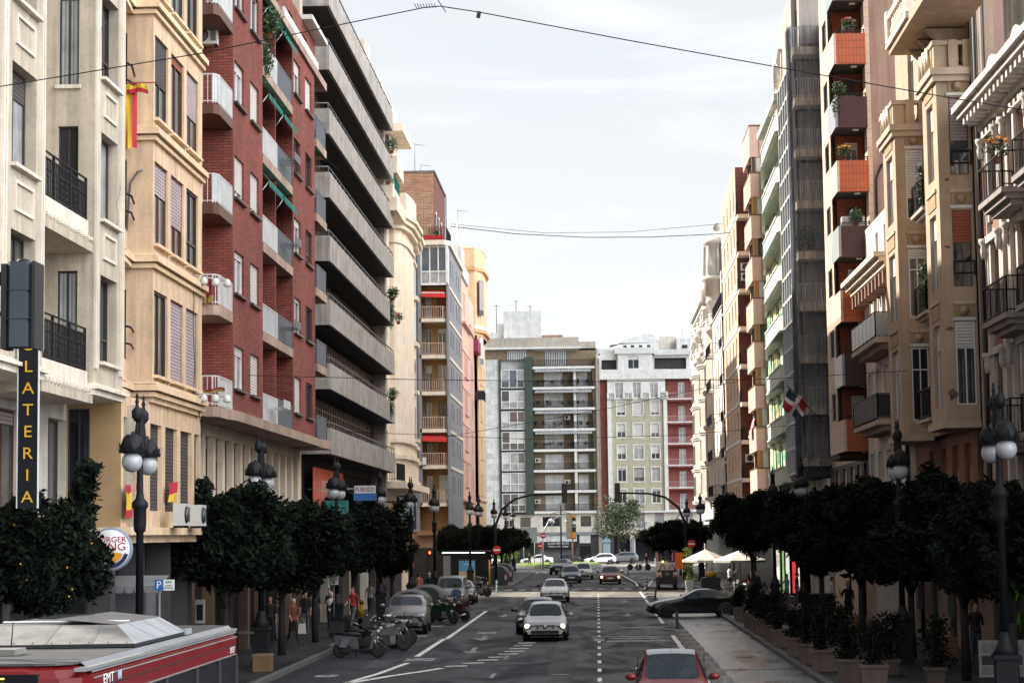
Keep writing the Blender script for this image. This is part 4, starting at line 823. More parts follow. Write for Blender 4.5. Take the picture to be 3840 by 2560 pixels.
for bi, (Y, Y2) in enumerate(((63.67, 66.4), (72.6, 75.6))):
    sts = ((('whiteT', .3), ('brownB', .35), ('white', .0)), (('whiteT', 0.), ('whiteT', .0), ('white', .8)))[bi]
    # white louvre shades and a raised mauve one
    yw = []
    for i, (r0, r1) in enumerate(rows):
        s, b = (('white', .32), ('brownB', .42), ('brown', .56))[i] if bi == 0 else (('whiteT', 0), ('whiteT', 0), ('white', .7))[i]
        yw.append((X0 + .36, XW - .1, r0, r1, s, b))
    on_y(T, a, Y, X0, XW, 7.5, 18.3, yw, m_tan, rev=.1)
    on_xr(T, a, X0, Y, Y2, 7.5, 18.3, [(Y + .75, Y2 - .75, r0, r1, 'whiteC' if i == 2 else 'white', .3) for i, (r0, r1) in enumerate(rows)], m_tan)
    a.quad((X0, Y2, 7.5), (XW, Y2, 7.5), (XW, Y2, 18.3), (X0, Y2, 18.3), m_tan)
    for z in (7.28, 18.1, 18.3): o = .12 if z != 18.3 else .2; a.box(X0 - o, XW, Y - o, Y2 + o, z, z + .22, m_tantrim)
    for i, (r0, r1) in enumerate(rows):
        z = r1 + .05; a.box(X0 + .36, XW - .08, Y - .03, Y, z + .12, z + .5, m_relief)
        a.box(X0 + .3, XW - .04, Y - .06, Y, r1 + .55, r1 + .66, m_tantrim); a.box(X0 + .3, XW - .04, Y - .05, Y, z, z + .1, m_white)
        a.lathe([(.16, 0), (.13, .04), (.06, .05)], ((X0 + XW) / 2 + .12, Y - .08, z + .3), m_tan, 10, ax='Y'); a.box(X0 + .55, XW - .3, Y - .05, Y, z + .2, z + .26, m_tan)
        a.box(X0 - .03, X0, Y + .6, Y2 - .6, z + .12, z + .55, m_relief); a.box(X0 - .06, X0, Y + .5, Y2 - .5, z + .6, z + .7, m_tantrim)
    a.box(X0 - .04, X0 + .55, Y - .04, Y2, 18.5, 19.25, m_tan); a.box(X0 - .1, X0 + .62, Y - .1, Y2 + .1, 19.25, 19.4, m_tantrim); a.box(X0 - .06, X0, Y + .3, Y2 - .3, 18.6, 19.2, m_relief)
    for k in range(3): a.tube([(X0 - .1, Y + .5 + k * .6, 18.62), (X0 - .14, Y + .75 + k * .6, 19.3), (X0 - .1, Y + 1.05 + k * .6, 18.62)], .06, m_cream, 6)
m_bare = mat('bare_render_patch', (.16, .10, .075), bump=.4)
for (cx, cz, sx_, sz_, sd_) in ((11.0, 10.35, .16, .07, 1), (11.02, 8.35, .17, .16, 2), (10.97, 8.2, .06, .12, 3), (11.0, 12.9, .10, .05, 4), (11.05, 15.0, .08, .06, 5)):
    rn = random.Random(sd_); pts = [(cx + math.cos(t_ * .7) * sx_ * rn.uniform(.6, 1.1), 63.655, cz + math.sin(t_ * .7) * sz_ * rn.uniform(.6, 1.1)) for t_ in range(9)]; a.add(pts, [tuple(range(9))], m_bare)
# deep cornice balcony on brackets
a.box(10.0, 11.85, 63.6, 67.9, 19.95, 20.15, m_tan); a.box(9.9, 10.25, 63.6, 68, 20.15, 20.35, m_cream); a.box(9.95, 10.15, 63.6, 67.95, 21.15, 21.3, m_cream); a.box(9.9, 10.2, 67.6, 68, 20.3, 21.4, m_cream)
a.box(10.0, 11.85, 52.0, 63.6, 19.95, 20.3, m_tan)
a.box(11.3, 11.85, 63.7, 77.5, 22.9, 23.3, m_tantrim)
a.build('wall', T)
for yy in (64.1, 65.6, 67.1): b = MB(); b.add([(11.85, yy, 19.9), (10.6, yy, 19.9), (11.0, yy, 19.5), (11.5, yy, 18.9), (11.85, yy, 18.2), (11.85, yy + .3, 19.9), (10.6, yy + .3, 19.9), (11.0, yy + .3, 19.5), (11.5, yy + .3, 18.9), (11.85, yy + .3, 18.2)], [(0, 1, 2, 3, 4), (9, 8, 7, 6, 5), (1, 6, 7, 2), (2, 7, 8, 3), (3, 8, 9, 4), (0, 5, 6, 1)], m_tan); b.build('cornice_bracket', T)
baluster_row(T, (10.06, 63.7), (10.06, 67.7), 20.35, .85, m_cream)
for Y, Y2 in ((63.67, 66.4), (72.6, 75.6)): baluster_row(T, (X0 + .55, Y + .03), (XW - .05, Y + .03), 18.5, .88, m_tan, step=.2)
for z in (15.0, 11.5, 7.9): rbal(T, 11.15, 68.9, 71.3, z, XW, slab=m_tantrim)
for z in (15.45, 12.0): rail(T, [(X0 + .4, 63.62), (XW - .05, 63.62)], z, .45, m_iron, step=2)
q = MB()
for k, (x, y, r_, mm) in enumerate(((11.95, 63.3, .05, m_greymetal), (12.1, 63.25, .07, m_tantrim), (12.25, 63.3, .04, m_black), (12.02, 63.2, .025, m_black))): q.tube([(x, y, 4.5), (x, y, 27)], r_, mm)
q.build('drainpipes', T)
a = MB(); on_xr(T, a, 12.2, 63.6, 79, 3.9, 7.4, [(y, y + 1.3, 4.5, 7.0, 'brownB', .3) for y in (65, 67.4, 69.8, 72.2, 74.6)], m_peach); a.box(12.4, 28, 63.6, 79, 0, 3.9, m_shop)
for yy in (64, 68, 72, 76): a.box(12.2, 12.45, yy, yy + .6, 0, 3.9, m_shopgrey)
a.build('ground_storey', T)

# ---- lower cream house
Lc = bthing('town_house', 'low cream town house with corbelled eaves and glazed balcony between tan and orange blocks', 'building', (14, 84, 0))
a = MB()
on_xr(Lc, a, 11.8, 79, 89.6, 4, 14.2, [(y, y + 1.1, z, z + 2.2, s, 0) for z in (5.2, 8.6, 11.7) for y, s in ((80.1, 'whiteC'), (82.7, 'whiteC'), (85.2, 'whiteC'), (87.6, 'brown'))], m_cream, surround=m_white)
a.box(12.0, 26, 79, 89.6, 0, 17.2, m_offwhite); on_xr(Lc, a, 11.9, 79, 89.6, 15.0, 17.2, [(y, y + .8, 15.3, 16.6, 'dark', 0) for y in (80.5, 83, 85.5)], m_offwhite)
for z, o in ((14.1, .35), (14.3, .6), (14.5, .8), (14.68, 1.0)): a.box(11.8 - o, 12, 79, 89.6, z, z + .2, m_cream)
for k in range(10): a.box(11.2, 11.8, 79.4 + k * 1.05, 79.7 + k * 1.05, 13.7, 14.2, m_peach)
a.box(12.2, 26, 79, 89.6, 0, 4, m_shop); a.build('wall', Lc)
m_frost = mat('frosted_panel', (.30, .33, .35), rough=.3)
for z in (11.55, 8.4):
    s = MB(); s.box(10.8, 11.8, 79.2, 86.5, z - .18, z, m_tantrim); s.box(11.1, 11.8, 79.5, 86.2, z - .4, z - .18, m_pinkstone); s.build('balcony_slab', Lc)
    rail(Lc, [(11.8, 79.2), (10.82, 79.2), (10.82, 86.5), (11.8, 86.5)], z, 1.0, m_iron, step=1.2, panel=m_frost if z > 10 else m_black)

# ---- orange tile building
O = bthing('apartment_building', 'block with orange tiled and maroon balcony boxes alternating up its corner', 'building', (14, 95, 0))
a = MB()
a.box(12.35, 30, 90.3, 96, 0, 33, m_party); a.box(12.2, 12.42, 90.15, 91.0, 7.4, 33, m_creamtile); a.box(12.42, 30, 90.15, 90.32, 0, 33, m_party); a.box(12.3, 30, 96, 108, 0, 31, m_creamtile)
zs = [7.6, 10.45, 13.25, 16.1, 19.0, 21.85, 24.7, 27.55, 30.4]
# street side: tiled parapets and window bands
yw = []
for z in zs:
    yw += [(92.6, 94.2, z + 1.5, z + 2.75, 'dark', 0)]
on_xr(O, a, X0, 92.0, 95.3, 7.6, 33, yw, m_creamtile, rev=.15)
on_y(O, a, 91.9, X0 + .2, 12.25, 7.4, 33, [(X0 + .62, X0 + 1.18, z + .2, z + 2.55, 'darkC' if k % 2 else 'white', .25 if k % 3 == 0 else 0) for k, z in enumerate(zs)], mat('orange_brick', (.30, .085, .04), kind='brick', col2=(.22, .06, .03)), rev=.1)
a.box(10.81, 12.3, 91.95, 95.25, 7.35, 7.58, m_soffit_shade); a.box(12.3, 30, 90.3, 96, 33, 33.3, m_greymetal)
a.quad((X0, 95.3, 7.6), (12.3, 95.3, 7.6), (12.3, 95.3, 33), (X0, 95.3, 33), m_creamtile)
a.build('wall', O)
for i, z in enumerate(zs):
    mm = m_orange if i % 2 == 0 else m_maroon; s = MB(); h = 1.38
    s.box(X0 + .01, 12.2, 89.8, 89.92, z, z + h, mm); s.box(X0 - .01, X0 + .1, 89.79, 92.6, z + (0 if i % 2 == 0 else .02), z + h, m_creamtile if i % 2 == 0 else m_frost); s.box(X0 + .02, 12.2, 89.92, 91.9, z, z + .12, m_soffit_shade)
    s.box(11.6, 11.85, 90.2, 90.4, z - .05, z, m_white); s.build('balcony_box', O)
    rail(O, [(X0 + .15, 89.86), (12.15, 89.86)], z + h, .16, m_iron, step=.6)
a = MB(); on_xr(O, a, 12.2, 90.2, 108, 3.6, 7.4, [(y, y + 1.4, 4.3, 7.2, 'whiteC', 0) for y in (91, 93, 95.5, 98, 101, 104)], m_shopgrey); a.box(12.6, 30, 90.2, 108, 0, 3.6, m_shop); a.box(12.3, 12.5, 96, 97, 0, 3.4, m_signwhite); a.box(12.3, 12.5, 101, 102, 0, 3.4, m_signwhite); a.build('ground_storey', O)
q = MB(); q.tube([(12.5, 90.1, 14), (12.55, 90.1, 19.6), (12.8, 90.1, 20.2), (13.4, 90.1, 20.3)], .05, m_black); q.build('cable_conduit', O)
q = MB(); q.box(11.0, 12.0, 90.15, 90.6, 17.5, 17.95, m_plastic); q.build('air_conditioner', O)

# ---- netted building
Nn = bthing('apartment_building', 'building with balconies shrouded in dark debris netting beside a glass stair bay', 'building', (14, 112, 0))
a = MB(); m_netwall = mat('grey_render_behind_net', (.40, .38, .36), stain=.2)
NZ = [8.0, 10.7, 13.4, 16.15, 18.9, 21.6, 24.4, 27.15, 29.9]
on_y(Nn, a, 109.3, 10.9, 12.6, 7.3, 33, [(11.1, 12.3, z + .05, z + 2.2, 'greyC', 0) for z in NZ], m_netwall); a.box(12.5, 30, 108, 119, 0, 33, m_netwall); a.box(11.0, 12.5, 109.3, 116.4, 7.2, 30, m_netwall)
a.box(11.2, 12.6, 108, 118, 30, 34, m_netwall); a.box(10.9, 12.6, 107.9, 116, 7.0, 7.25, m_black)
a.build('wall', Nn)
for z in NZ:
    s = MB(); s.box(10.85, 12.5, 108.1, 109.3, z - .45, z - .02, m_trim); s.build('balcony_slab', Nn)
    if int(z) != 18: rail(Nn, [(10.9, 108.15), (12.45, 108.15)], z, 1.0, m_railwhite, step=.13)
a = MB(); g = MB()
for k in range(6): y = 109.6 + k * 1.36; a.box(10.72, 10.86, y - .07, y + .07, 7.2, 29.3, m_white)
for z in [7.3 + 1.37 * k for k in range(17)]: a.box(10.74, 10.84, 109.6, 116.4, z - .07, z + .07, m_white)
g.quad((10.8, 116.4, 7.3), (10.8, 109.6, 7.3), (10.8, 109.6, 29.2), (10.8, 116.4, 29.2), m_glassblue)
a.box(10.7, 10.95, 109.25, 109.6, 7.2, 29.3, m_ltgrey); go = a.build('glazed_bay', Nn); p = g.build('pane'); p.parent = go
q = MB(); q.tube([(10.75, 109.1, 7), (10.75, 109.1, 29)], .07, m_ltgrey); q.build('drainpipe', Nn)
# netting: a pleated cloth, partly see-through
def netmat():
    M = bpy.data.materials.new('debris_netting'); M.use_nodes = True; nt = M.node_tree; N = nt.nodes; L = nt.links; N.clear()
    o = N.new('ShaderNodeOutputMaterial'); mx = N.new('ShaderNodeMixShader'); d = N.new('ShaderNodeBsdfDiffuse'); d.inputs[0].default_value = (.10, .115, .15, 1); t = N.new('ShaderNodeBsdfTransparent')
    tc = N.new('ShaderNodeTexCoord'); mp = N.new('ShaderNodeMapping'); mp.inputs['Scale'].default_value = (5, 5, .22); n = N.new('ShaderNodeTexNoise'); n.inputs['Scale'].default_value = 2; n.inputs['Detail'].default_value = 7; n.inputs['Distortion'].default_value = .4
    L.new(tc.outputs['Object'], mp.inputs[0]); L.new(mp.outputs[0], n.inputs[0])
    r = N.new('ShaderNodeValToRGB'); r.color_ramp.elements[0].position = .38; r.color_ramp.elements[0].color = (.15, .15, .15, 1); r.color_ramp.elements[1].position = .60; r.color_ramp.elements[1].color = (.74, .74, .74, 1)
    L.new(n.outputs[0], r.inputs[0]); L.new(r.outputs[0], mx.inputs[0]); L.new(t.outputs[0], mx.inputs[1]); L.new(d.outputs[0], mx.inputs[2]); L.new(mx.outputs[0], o.inputs[0]); return M
nm = netmat(); q = MB(); rn = random.Random(5)
path = [(12.4, 107.75), (10.62, 107.75), (10.62, 109.2)]
cols = []
for p0, p1 in zip(path[:-1], path[1:]):
    k = 26
    for i in range(k): t = i / k; cols.append((p0[0] + (p1[0] - p0[0]) * t, p0[1] + (p1[1] - p0[1]) * t))
zz = [6.9 + 1.0 * i for i in range(25)]
grid = [[(c[0] + .10 * math.sin(j * .9 + z * .3) * (1 if j > 26 else .2), c[1] - .16 * abs(math.sin(j * .55 + z * .12)) - .06 * math.sin(j * 1.7 + z * .5) + (.25 * max(0, (8.5 - z)) if z < 8.5 else 0), z) for j, c in enumerate(cols)] for z in zz]
vs = [p for r_ in grid for p in r_]; nc = len(cols)
q.add(vs, [(i * nc + j, i * nc + j + 1, (i + 1) * nc + j + 1, (i + 1) * nc + j) for i in range(len(zz) - 1) for j in range(nc - 1)], nm, True)
tag(q.build('debris_net'), 'dark pleated debris netting hung over the balconies beside the glass stair bay', 'netting')
a = MB(); a.box(12.3, 30, 108, 119, 0, 6.9, m_shop); a.box(12.0, 12.3, 108, 119, 3.5, 6.9, m_ltgrey)
for y in (108.5, 111, 113.5, 116): a.box(11.9, 12.3, y, y + .3, 0, 6.9, m_trim)
a.build('ground_storey', Nn)

# ---- green painted-tile building
Gg = bthing('apartment_building', 'white banded block with painted green and yellow tile panels between its balconies', 'building', (14, 128, 0))
a = MB(); GZ = [7.0, 9.9, 12.85, 15.75, 18.65, 21.5, 24.4, 27.4]
a.box(12.0, 30, 117.5, 138.5, 5.6, 29, m_greenwhite); a.box(12.3, 30, 117.5, 138.5, 0, 5.6, m_shop)
on_xr(Gg, a, 11.7, 118.6, 138.5, 7, 29, [(y, y + 1.3, z + .9, z + 2.6, 'dark', 0) for z in GZ[:-1] for y in (120.0, 124.6, 129, 133.5)], m_greenwhite, rev=.1)
on_y(Gg, a, 118.9, 10.9, 12.0, 7, 29, [(11.05, 11.5, z + .9, z + 2.6, 'dark', 0) for z in GZ[:-1]], m_greentile)
for z in GZ[:-1]:
    for y in (121.8, 126.4, 130.8, 135.6): a.box(11.62, 11.7, y, y + 2.2, z + .8, z + 2.85, m_greentile if y in (121.8, 130.8) else m_greentile2)
    a.box(10.95, 11.45, 118.84, 118.9, z + .8, z + 2.85, m_greentile)
a.box(10.6, 12, 117.6, 130, 29, 29.4, m_greenwhite); a.build('wall', Gg)
for z in GZ:
    s = MB(); s.prism([(12, 117.6), (11.15, 117.6), (X0, 118.6), (10.95, 130), (11.65, 138.4), (12, 138.4)], z, z + .14, m_greenwhite); s.prism([(11.5, 117.45), (11.1, 117.45), (X0 - .1, 118.55), (10.85, 130), (11.55, 138.4), (11.7, 138.4), (11.0, 130), (X0 + .08, 118.7), (11.2, 117.6), (11.5, 117.6)], z - .06, z + .8, m_greenwhite)
    s.prism([(X0 - .16, 118.6), (10.79, 130), (11.5, 138.4), (11.7, 138.4), (11.0, 130), (X0 + .1, 118.6)], z + .8, z + .9, m_white); s.prism([(X0 - .16, 118.6), (10.79, 130), (11.5, 138.4), (11.7, 138.4), (11.0, 130), (X0 + .1, 118.6)], z - .14, z - .06, m_white); s.build('balcony_parapet', Gg)
for k in range(14):
    pass
q = MB()
for k in range(16):
    t = R(-60 + k * 12); c = Vector((11.0, 121, 30.2)); e = c + Vector((-math.cos(t) * .1, -math.sin(t) * 2.4, math.cos(t) * 2.4)); q.tube([c, e], .025, m_steel)
q.box(10.9, 12, 119, 122, 28.2, 30, m_cream); q.tube([(11.2, 118.6, 28.2), (11.2, 118.6, 32.2)], .06, m_white); q.tube([(11.2, 122, 28.2), (11.2, 122, 31.2)], .06, m_white); q.add([(11, 118.4, 32.2), (12.4, 118.4, 32.2), (12.4, 122.4, 30.6), (11, 122.4, 30.6)], [(0, 1, 2, 3)], m_cream); q.build('roof_canopy', Gg)
a = MB(); a.box(12.3, 30, 117.6, 138.5, 0, 6.8, m_shop); a.box(11.8, 12.3, 117.6, 138.5, 5.6, 7.0, m_ltgrey)
on_y(Gg, a, 117.6, 10.9, 12.3, 3.8, 5.6, [], m_greentile); a.box(10.9, 12.3, 117.55, 118, 3.5, 3.8, m_ltgrey)
a.lathe([(.3, 0), (.22, .03), (.12, .05)], (11.6, 117.5, 4.8), m_ltgrey, 10, ax='Y', sq=(.8, 1.6)); a.build('ground_storey', Gg)

# ---- pink panel tower
P = bthing('apartment_building', 'pale pink panelled block with timber framed corner windows, lit down to the trees', 'building', (14, 142, 0))
a = MB(); PZ = [(6.7, 8.4), (9.6, 11.2), (12.45, 14.0), (15.2, 16.95), (18.15, 19.9), (21.1, 22.75), (24.0, 25.6), (26.85, 28.5), (29.6, 31.75)]
a.box(12.1, 30, 138.7, 151, 4.5, 31.7, m_pinkpanel); a.box(12.2, 30, 138.7, 151, 0, 4.5, m_shop); a.box(11.1, 12.1, 139.2, 145, 6.8, 31, m_creamtile)
for z0, z1 in PZ:
    a.box(X0, 12.1, 138.9, 145.2, z0, z1, m_pinkpanel)
    for x in (11.45,): a.box(x - .015, x + .015, 138.88, 138.9, z0, z1, m_fbrown)
    a.box(X0 - .02, 12.1, 138.86, 145.2, z1 - .03, z1 + .06, m_fbrown)
a.build('wall', P)
for k in range(len(PZ) - 1):
    z0, z1 = PZ[k][1] + .06, PZ[k + 1][0]
    for x0, x1, mm in ((X0 + .1, 11.2, m_fwood), (11.2, 11.65, m_blwhite if k not in (3, 5) else m_glass), (11.65, 12.08, m_fwood)):
        f = MB(); f.box(x0, x1, 139.0, 139.1, z0, z1, mm if k < 7 or mm is not m_fwood else m_fdark); f.box(x0, x0 + .05, 138.96, 139.0, z0, z1, m_fwood); f.box(x1 - .05, x1, 138.96, 139.0, z0, z1, m_fwood); f.build('window', P)
    for y in (140.2, 142.8): window(P, 11.04, y, z0, R(-90), 1.4, z1 - z0, 'dark')
q = MB(); q.add([(10.9, 141, 11.9), (10.9, 143, 11.9), (10.55, 143, 10.6), (10.55, 141, 10.6)], [(0, 1, 2, 3)], mat('pink_sheet', (.6, .25, .28))); q.build('hanging_sheet', P)
# ---- brown brick building
Bb = bthing('apartment_building', 'cream fronted block with dark brown brick side and iron balconies, behind the pink panelled block', 'building', (14, 156, 0))
a = MB(); BZ = [5.3, 8.1, 10.9, 13.7, 16.5, 19.3, 22.1, 24.9, 27.7]
on_y(Bb, a, 153.5, X0, 12.2, 5, 31.5, [], m_darkbrick); a.box(12.1, 30, 151, 170, 4.5, 31, m_darkbrick); a.box(12.2, 30, 151, 170, 0, 4.5, m_shop)
on_xr(Bb, a, X0, 153.5, 171, 5, 31.5, [(y, y + .9, z + .8, z + 2.3, 'dark', 0) for z in BZ for y in (155.5, 159, 163, 167)], mat('peach_cream_render', (.56, .40, .30), stain=.1))
for z in BZ: a.box(X0 - .05, X0, 153.5, 171, z - .1, z + .15, m_white)
a.box(X0 + .05, 12.2, 153.55, 171, 31.2, 31.5, m_darkbrick); a.build('wall', Bb)
for i, z in enumerate(BZ):
    s = MB(); s.box(X0, 12.2, 151.9, 153.5, z - .3, z, m_trim); s.build('balcony_slab', Bb); rail(Bb, [(X0, 153.4), (X0, 151.95), (12.1, 151.95)], z, .95, m_iron, step=.15)
for z, in ((23.6,), (22.85,), (9.3,)): ac_unit(Bb, 11.5, 153.4, z, 0)
# ---- maroon bay building
Mb = bthing('apartment_building', 'white fronted block with stacked maroon brick and glass bays before the ornate corner house', 'building', (14, 178, 0))
a = MB(); MZ = [4.2, 7.3, 10.4, 13.5, 16.6, 19.7, 22.8]
a.box(12.4, 30, 171, 187, 4, 25.5, m_darkbrick); a.box(12.3, 30, 171, 187, 0, 4, m_shop)
on_xr(Mb, a, X0, 173, 187, 4.2, 23.2, [(y, y + 1.0, z + .6, z + 2.4, 'dark', 0) for z in MZ[:-1] for y in (174.5, 178.5, 182.5)], m_offwhite)
for z in MZ[:-1]:
    a.box(X0, 12.2, 172.9, 173.4, z + 2.2, z + 3.1, m_darkbrick); a.box(X0 - .05, 12.2, 172.8, 173.4, z + 2.55, z + 2.8, m_trim); a.box(X0 + .2, 12.2, 173.3, 173.5, z, z + 2.2, m_maroon)
a.box(X0, 12.4, 173, 187, 23.0, 23.3, m_trim); a.build('wall', Mb)
for z in MZ[:-1]: window(Mb, 11.4, 173.25, z + .1, 0, .8, 2.0, 'whiteC' if z in (10.4, 4.2) else 'brown', .2); rail(Mb, [(X0 - .1, 176), (X0 - .1, 172.7), (12.1, 172.7)], z, .8, m_iron, step=.18); rail(Mb, [(X0, 186.5), (X0 - .7, 186.4), (X0 - .7, 179.5), (X0, 179.4)], z, .9, m_iron, step=.2)
rail(Mb, [(12.2, 173.1), (X0, 173.1), (X0, 186.5)], 23.3, 1.0, m_iron, step=.2)
# ---- ornate white corner house
Wc = bthing('apartment_building', 'ornate white corner house with rounded stacked bays, salmon bands and ball-topped roof turret', 'building', (14, 205, 0))
a = MB(); a.box(12.4, 30, 187, 232, 5.5, 27, m_offwhite)
on_xr(Wc, a, 11.7, 187, 231, 5.5, 28, [(y, y + 1.2, z + .5, z + 2.6, 'whiteC', 0) for z in (6.2, 9.6, 13.0, 16.4, 19.8) for y in (189, 194, 204, 209, 215)], m_offwhite)
def hexbay(y0, y1, x, o=0): return [(12.4, y0 - o), (x + .55, y0 - o), (x - o, y0 + .9), (x - o, y1 - .9), (x + .55, y1 + o), (12.4, y1 + o)]
for (y0, y1, zt) in ((198, 203.5, 24.4), (223, 230, 23.2), (210, 214, 21)):
    a.prism(hexbay(y0, y1, X0), 7.5, zt, m_offwhite)
    for z in (7.2, 10.7, 14.1, 17.5, 20.9, zt): a.prism(hexbay(y0, y1, X0, .14), z, z + .2, m_white); a.prism(hexbay(y0, y1, X0, .24), z + .2, z + .32, m_white)
    for z in (8.1, 11.5, 14.9, 18.3):
        a.box(X0 + .75, 12.1, y0 - .03, y0, z, z + 2.1, m_fdark); a.box(X0 - .03, X0, y0 + 1.3, y1 - 1.3, z, z + 2.1, m_fdark)
        for xx in (X0 + .65, 12.1): a.box(xx, xx + .1, y0 - .1, y0, z - .1, z + 2.2, m_white)
for y in (190, 196.5, 203, 209.5, 216, 222.5, 229):   # rounded upper balconies and salmon panels
    for z, r_ in ((23.4, .9), (26.2, .75)):
        zz_ = z + (0 if y < 205 else -1.0); a.lathe([(.3, -.9), (.5, -.6), (r_ - .1, -.25), (r_, -.1), (r_, .05), (r_ - .06, .1), (r_ - .06, .7), (r_, .78), (r_, .88)], (11.5, y, zz_), m_white, 14)
    a.box(11.6, 11.72, y + 1.6, y + 4.6, 21.4, 26.0, mat('salmon_render', (.70, .34, .20)))
    a.box(11.45, 11.75, y - .4, y + .4, 20, 30 if y < 206 else 28.2, m_white)
for z, o in ((27.6, .6), (28.0, .9)): a.box(11.7 - o, 13, 200, 231, z - .5, z - .2, m_white)
a.box(11.9, 20, 188, 200, 27, 31.6, m_ltgrey)
a.build('wall', Wc)
t = MB(); t.lathe([(1.3, 26), (1.3, 27.2), (1.6, 27.4), (1.6, 27.7), (1.15, 27.9), (1.15, 30.6), (1.4, 30.8), (1.4, 31.1), (1.0, 31.4), (.3, 31.6), (.2, 32.0)], (11.6, 190.5, 0), m_offwhite, 16); t.ball((11.6, 190.5, 32.5), .42, m_greyroof)
for k in range(8): an = k * math.pi / 4; t.lathe([(.14, 27.9), (.12, 30.6)], (11.6 + 1.25 * math.cos(an), 190.5 + 1.25 * math.sin(an), 0), m_white, 8)
t.build('roof_turret', Wc)
t = MB(); t.lathe([(1.0, 26), (1.25, 27.4), (1.25, 27.7), (.9, 27.9), (.9, 29.4), (1.1, 29.6), (.3, 30.2)], (11.5, 198.5, 0), m_offwhite, 14); t.build('roof_turret', Wc)
for y0, y1 in ((198, 203.5), (223, 230)): baluster_row(Wc, (X0 - .1, y0 + .9), (X0 - .1, y1 - .9), 24.7 if y0 < 210 else 23.5, .9, m_white); baluster_row(Wc, (X0 + .5, y0 - .1), (12.2, y0 - .1), 24.7 if y0 < 210 else 23.5, .9, m_white)
a = MB(); a.box(12.2, 30, 187, 231.8, 0, 5.5, m_shop); a.box(12.0, 12.3, 187, 232, 5.0, 5.5, m_ltgrey); a.box(11.95, 12.2, 231, 231.9, 0, 5, m_offwhite); a.build('ground_storey', Wc)
# ---- ground
# ================================================================ GROUND, ROAD, PAVEMENTS
def asphalt(name, c, wet=0., patch=0.):
    M = bpy.data.materials.new(name); M.use_nodes = True; nt = M.node_tree; N = nt.nodes; L = nt.links; b = N['Principled BSDF']; b.inputs['Specular IOR Level'].default_value = .22 + wet * .35
    t = N.new('ShaderNodeTexCoord')
    def ns(s, d=5, di=0., sc=(1, 1, 1)):
        mp = N.new('ShaderNodeMapping'); mp.inputs['Scale'].default_value = sc; L.new(t.outputs['Object'], mp.inputs[0]); n = N.new('ShaderNodeTexNoise'); n.inputs['Scale'].default_value = s; n.inputs['Detail'].default_value = d; n.inputs['Distortion'].default_value = di; L.new(mp.outputs[0], n.inputs[0]); return n.outputs[0]
    def rp(f, a, bb, p0, p1):
        r = N.new('ShaderNodeValToRGB'); r.color_ramp.elements[0].position = p0; r.color_ramp.elements[1].position = p1; r.color_ramp.elements[0].color = (*a, 1); r.color_ramp.elements[1].color = (*bb, 1); L.new(f, r.inputs[0]); return r.outputs[0]
    def mul(x, y):
        m_ = N.new('ShaderNodeMixRGB'); m_.blend_type = 'MULTIPLY'; m_.inputs[0].default_value = 1; L.new(x, m_.inputs[1]); L.new(y, m_.inputs[2]); return m_.outputs[0]
    col = rp(ns(.35, 7, .5, (1, .25, 1)), [x * .62 for x in c], [x * 1.35 for x in c], .32, .68)
    col = mul(col, rp(ns(30, 3), [.75] * 3, [1.15] * 3, .35, .65))
    col = mul(col, rp(ns(1.3, 6, 1.5, (1, .12, 1)), [.7] * 3, [1] * 3, .38, .5))
    L.new(col, b.inputs['Base Color'])
    L.new(rp(ns(.5, 6, 1.2, (1, .3, 1)), [.82 - wet * .65] * 3, [.9] * 3, .42 + wet * .08, .62 + wet * .1), b.inputs['Roughness'])
    bp = N.new('ShaderNodeBump'); bp.inputs['Strength'].default_value = .25 if wet < .3 else .08; bp.inputs['Distance'].default_value = .01; L.new(ns(60, 3), bp.inputs['Height']); L.new(bp.outputs[0], b.inputs['Normal'])
    return M
m_ground = asphalt('ground_dust', (.12, .115, .11)); m_asph = asphalt('asphalt', (.016, .020, .031), .35); m_lane = asphalt('wet_cycle_lane', (.060, .068, .088), .95); 
def _lane():
    N = m_lane.node_tree.nodes; L = m_lane.node_tree.links; b = N['Principled BSDF']; b.inputs['Specular IOR Level'].default_value = .9
    L.remove(b.inputs['Base Color'].links[0]); L.remove(b.inputs['Roughness'].links[0]); t = N.new('ShaderNodeTexCoord')
    for sk, sc_, c0, c1 in (('Base Color', 1.2, (.045, .052, .068), (.085, .096, .12)), ('Roughness', .7, (.20,) * 3, (.42,) * 3)):
        mp = N.new('ShaderNodeMapping'); mp.inputs['Scale'].default_value = (1, .3, 1); n = N.new('ShaderNodeTexNoise'); n.inputs['Scale'].default_value = sc_; n.inputs['Detail'].default_value = 6; r = N.new('ShaderNodeValToRGB')
        r.color_ramp.elements[0].position = .35; r.color_ramp.elements[1].position = .65; r.color_ramp.elements[0].color = (*c0, 1); r.color_ramp.elements[1].color = (*c1, 1)
        L.new(t.outputs['Object'], mp.inputs[0]); L.new(mp.outputs[0], n.inputs[0]); L.new(n.outputs[0], r.inputs[0]); L.new(r.outputs[0], b.inputs[sk])
_lane(); m_patch = asphalt('road_patch', (.06,.063,.075), .2)
m_sunlit = asphalt('sunlit_asphalt', (.22, .21, .19)); m_pave = mat('paving_slabs', (.10, .10, .105), kind='stone', rough=.5, bump=.2, stain=.2)  # first asphalt is paled so its colour carries the sunlight
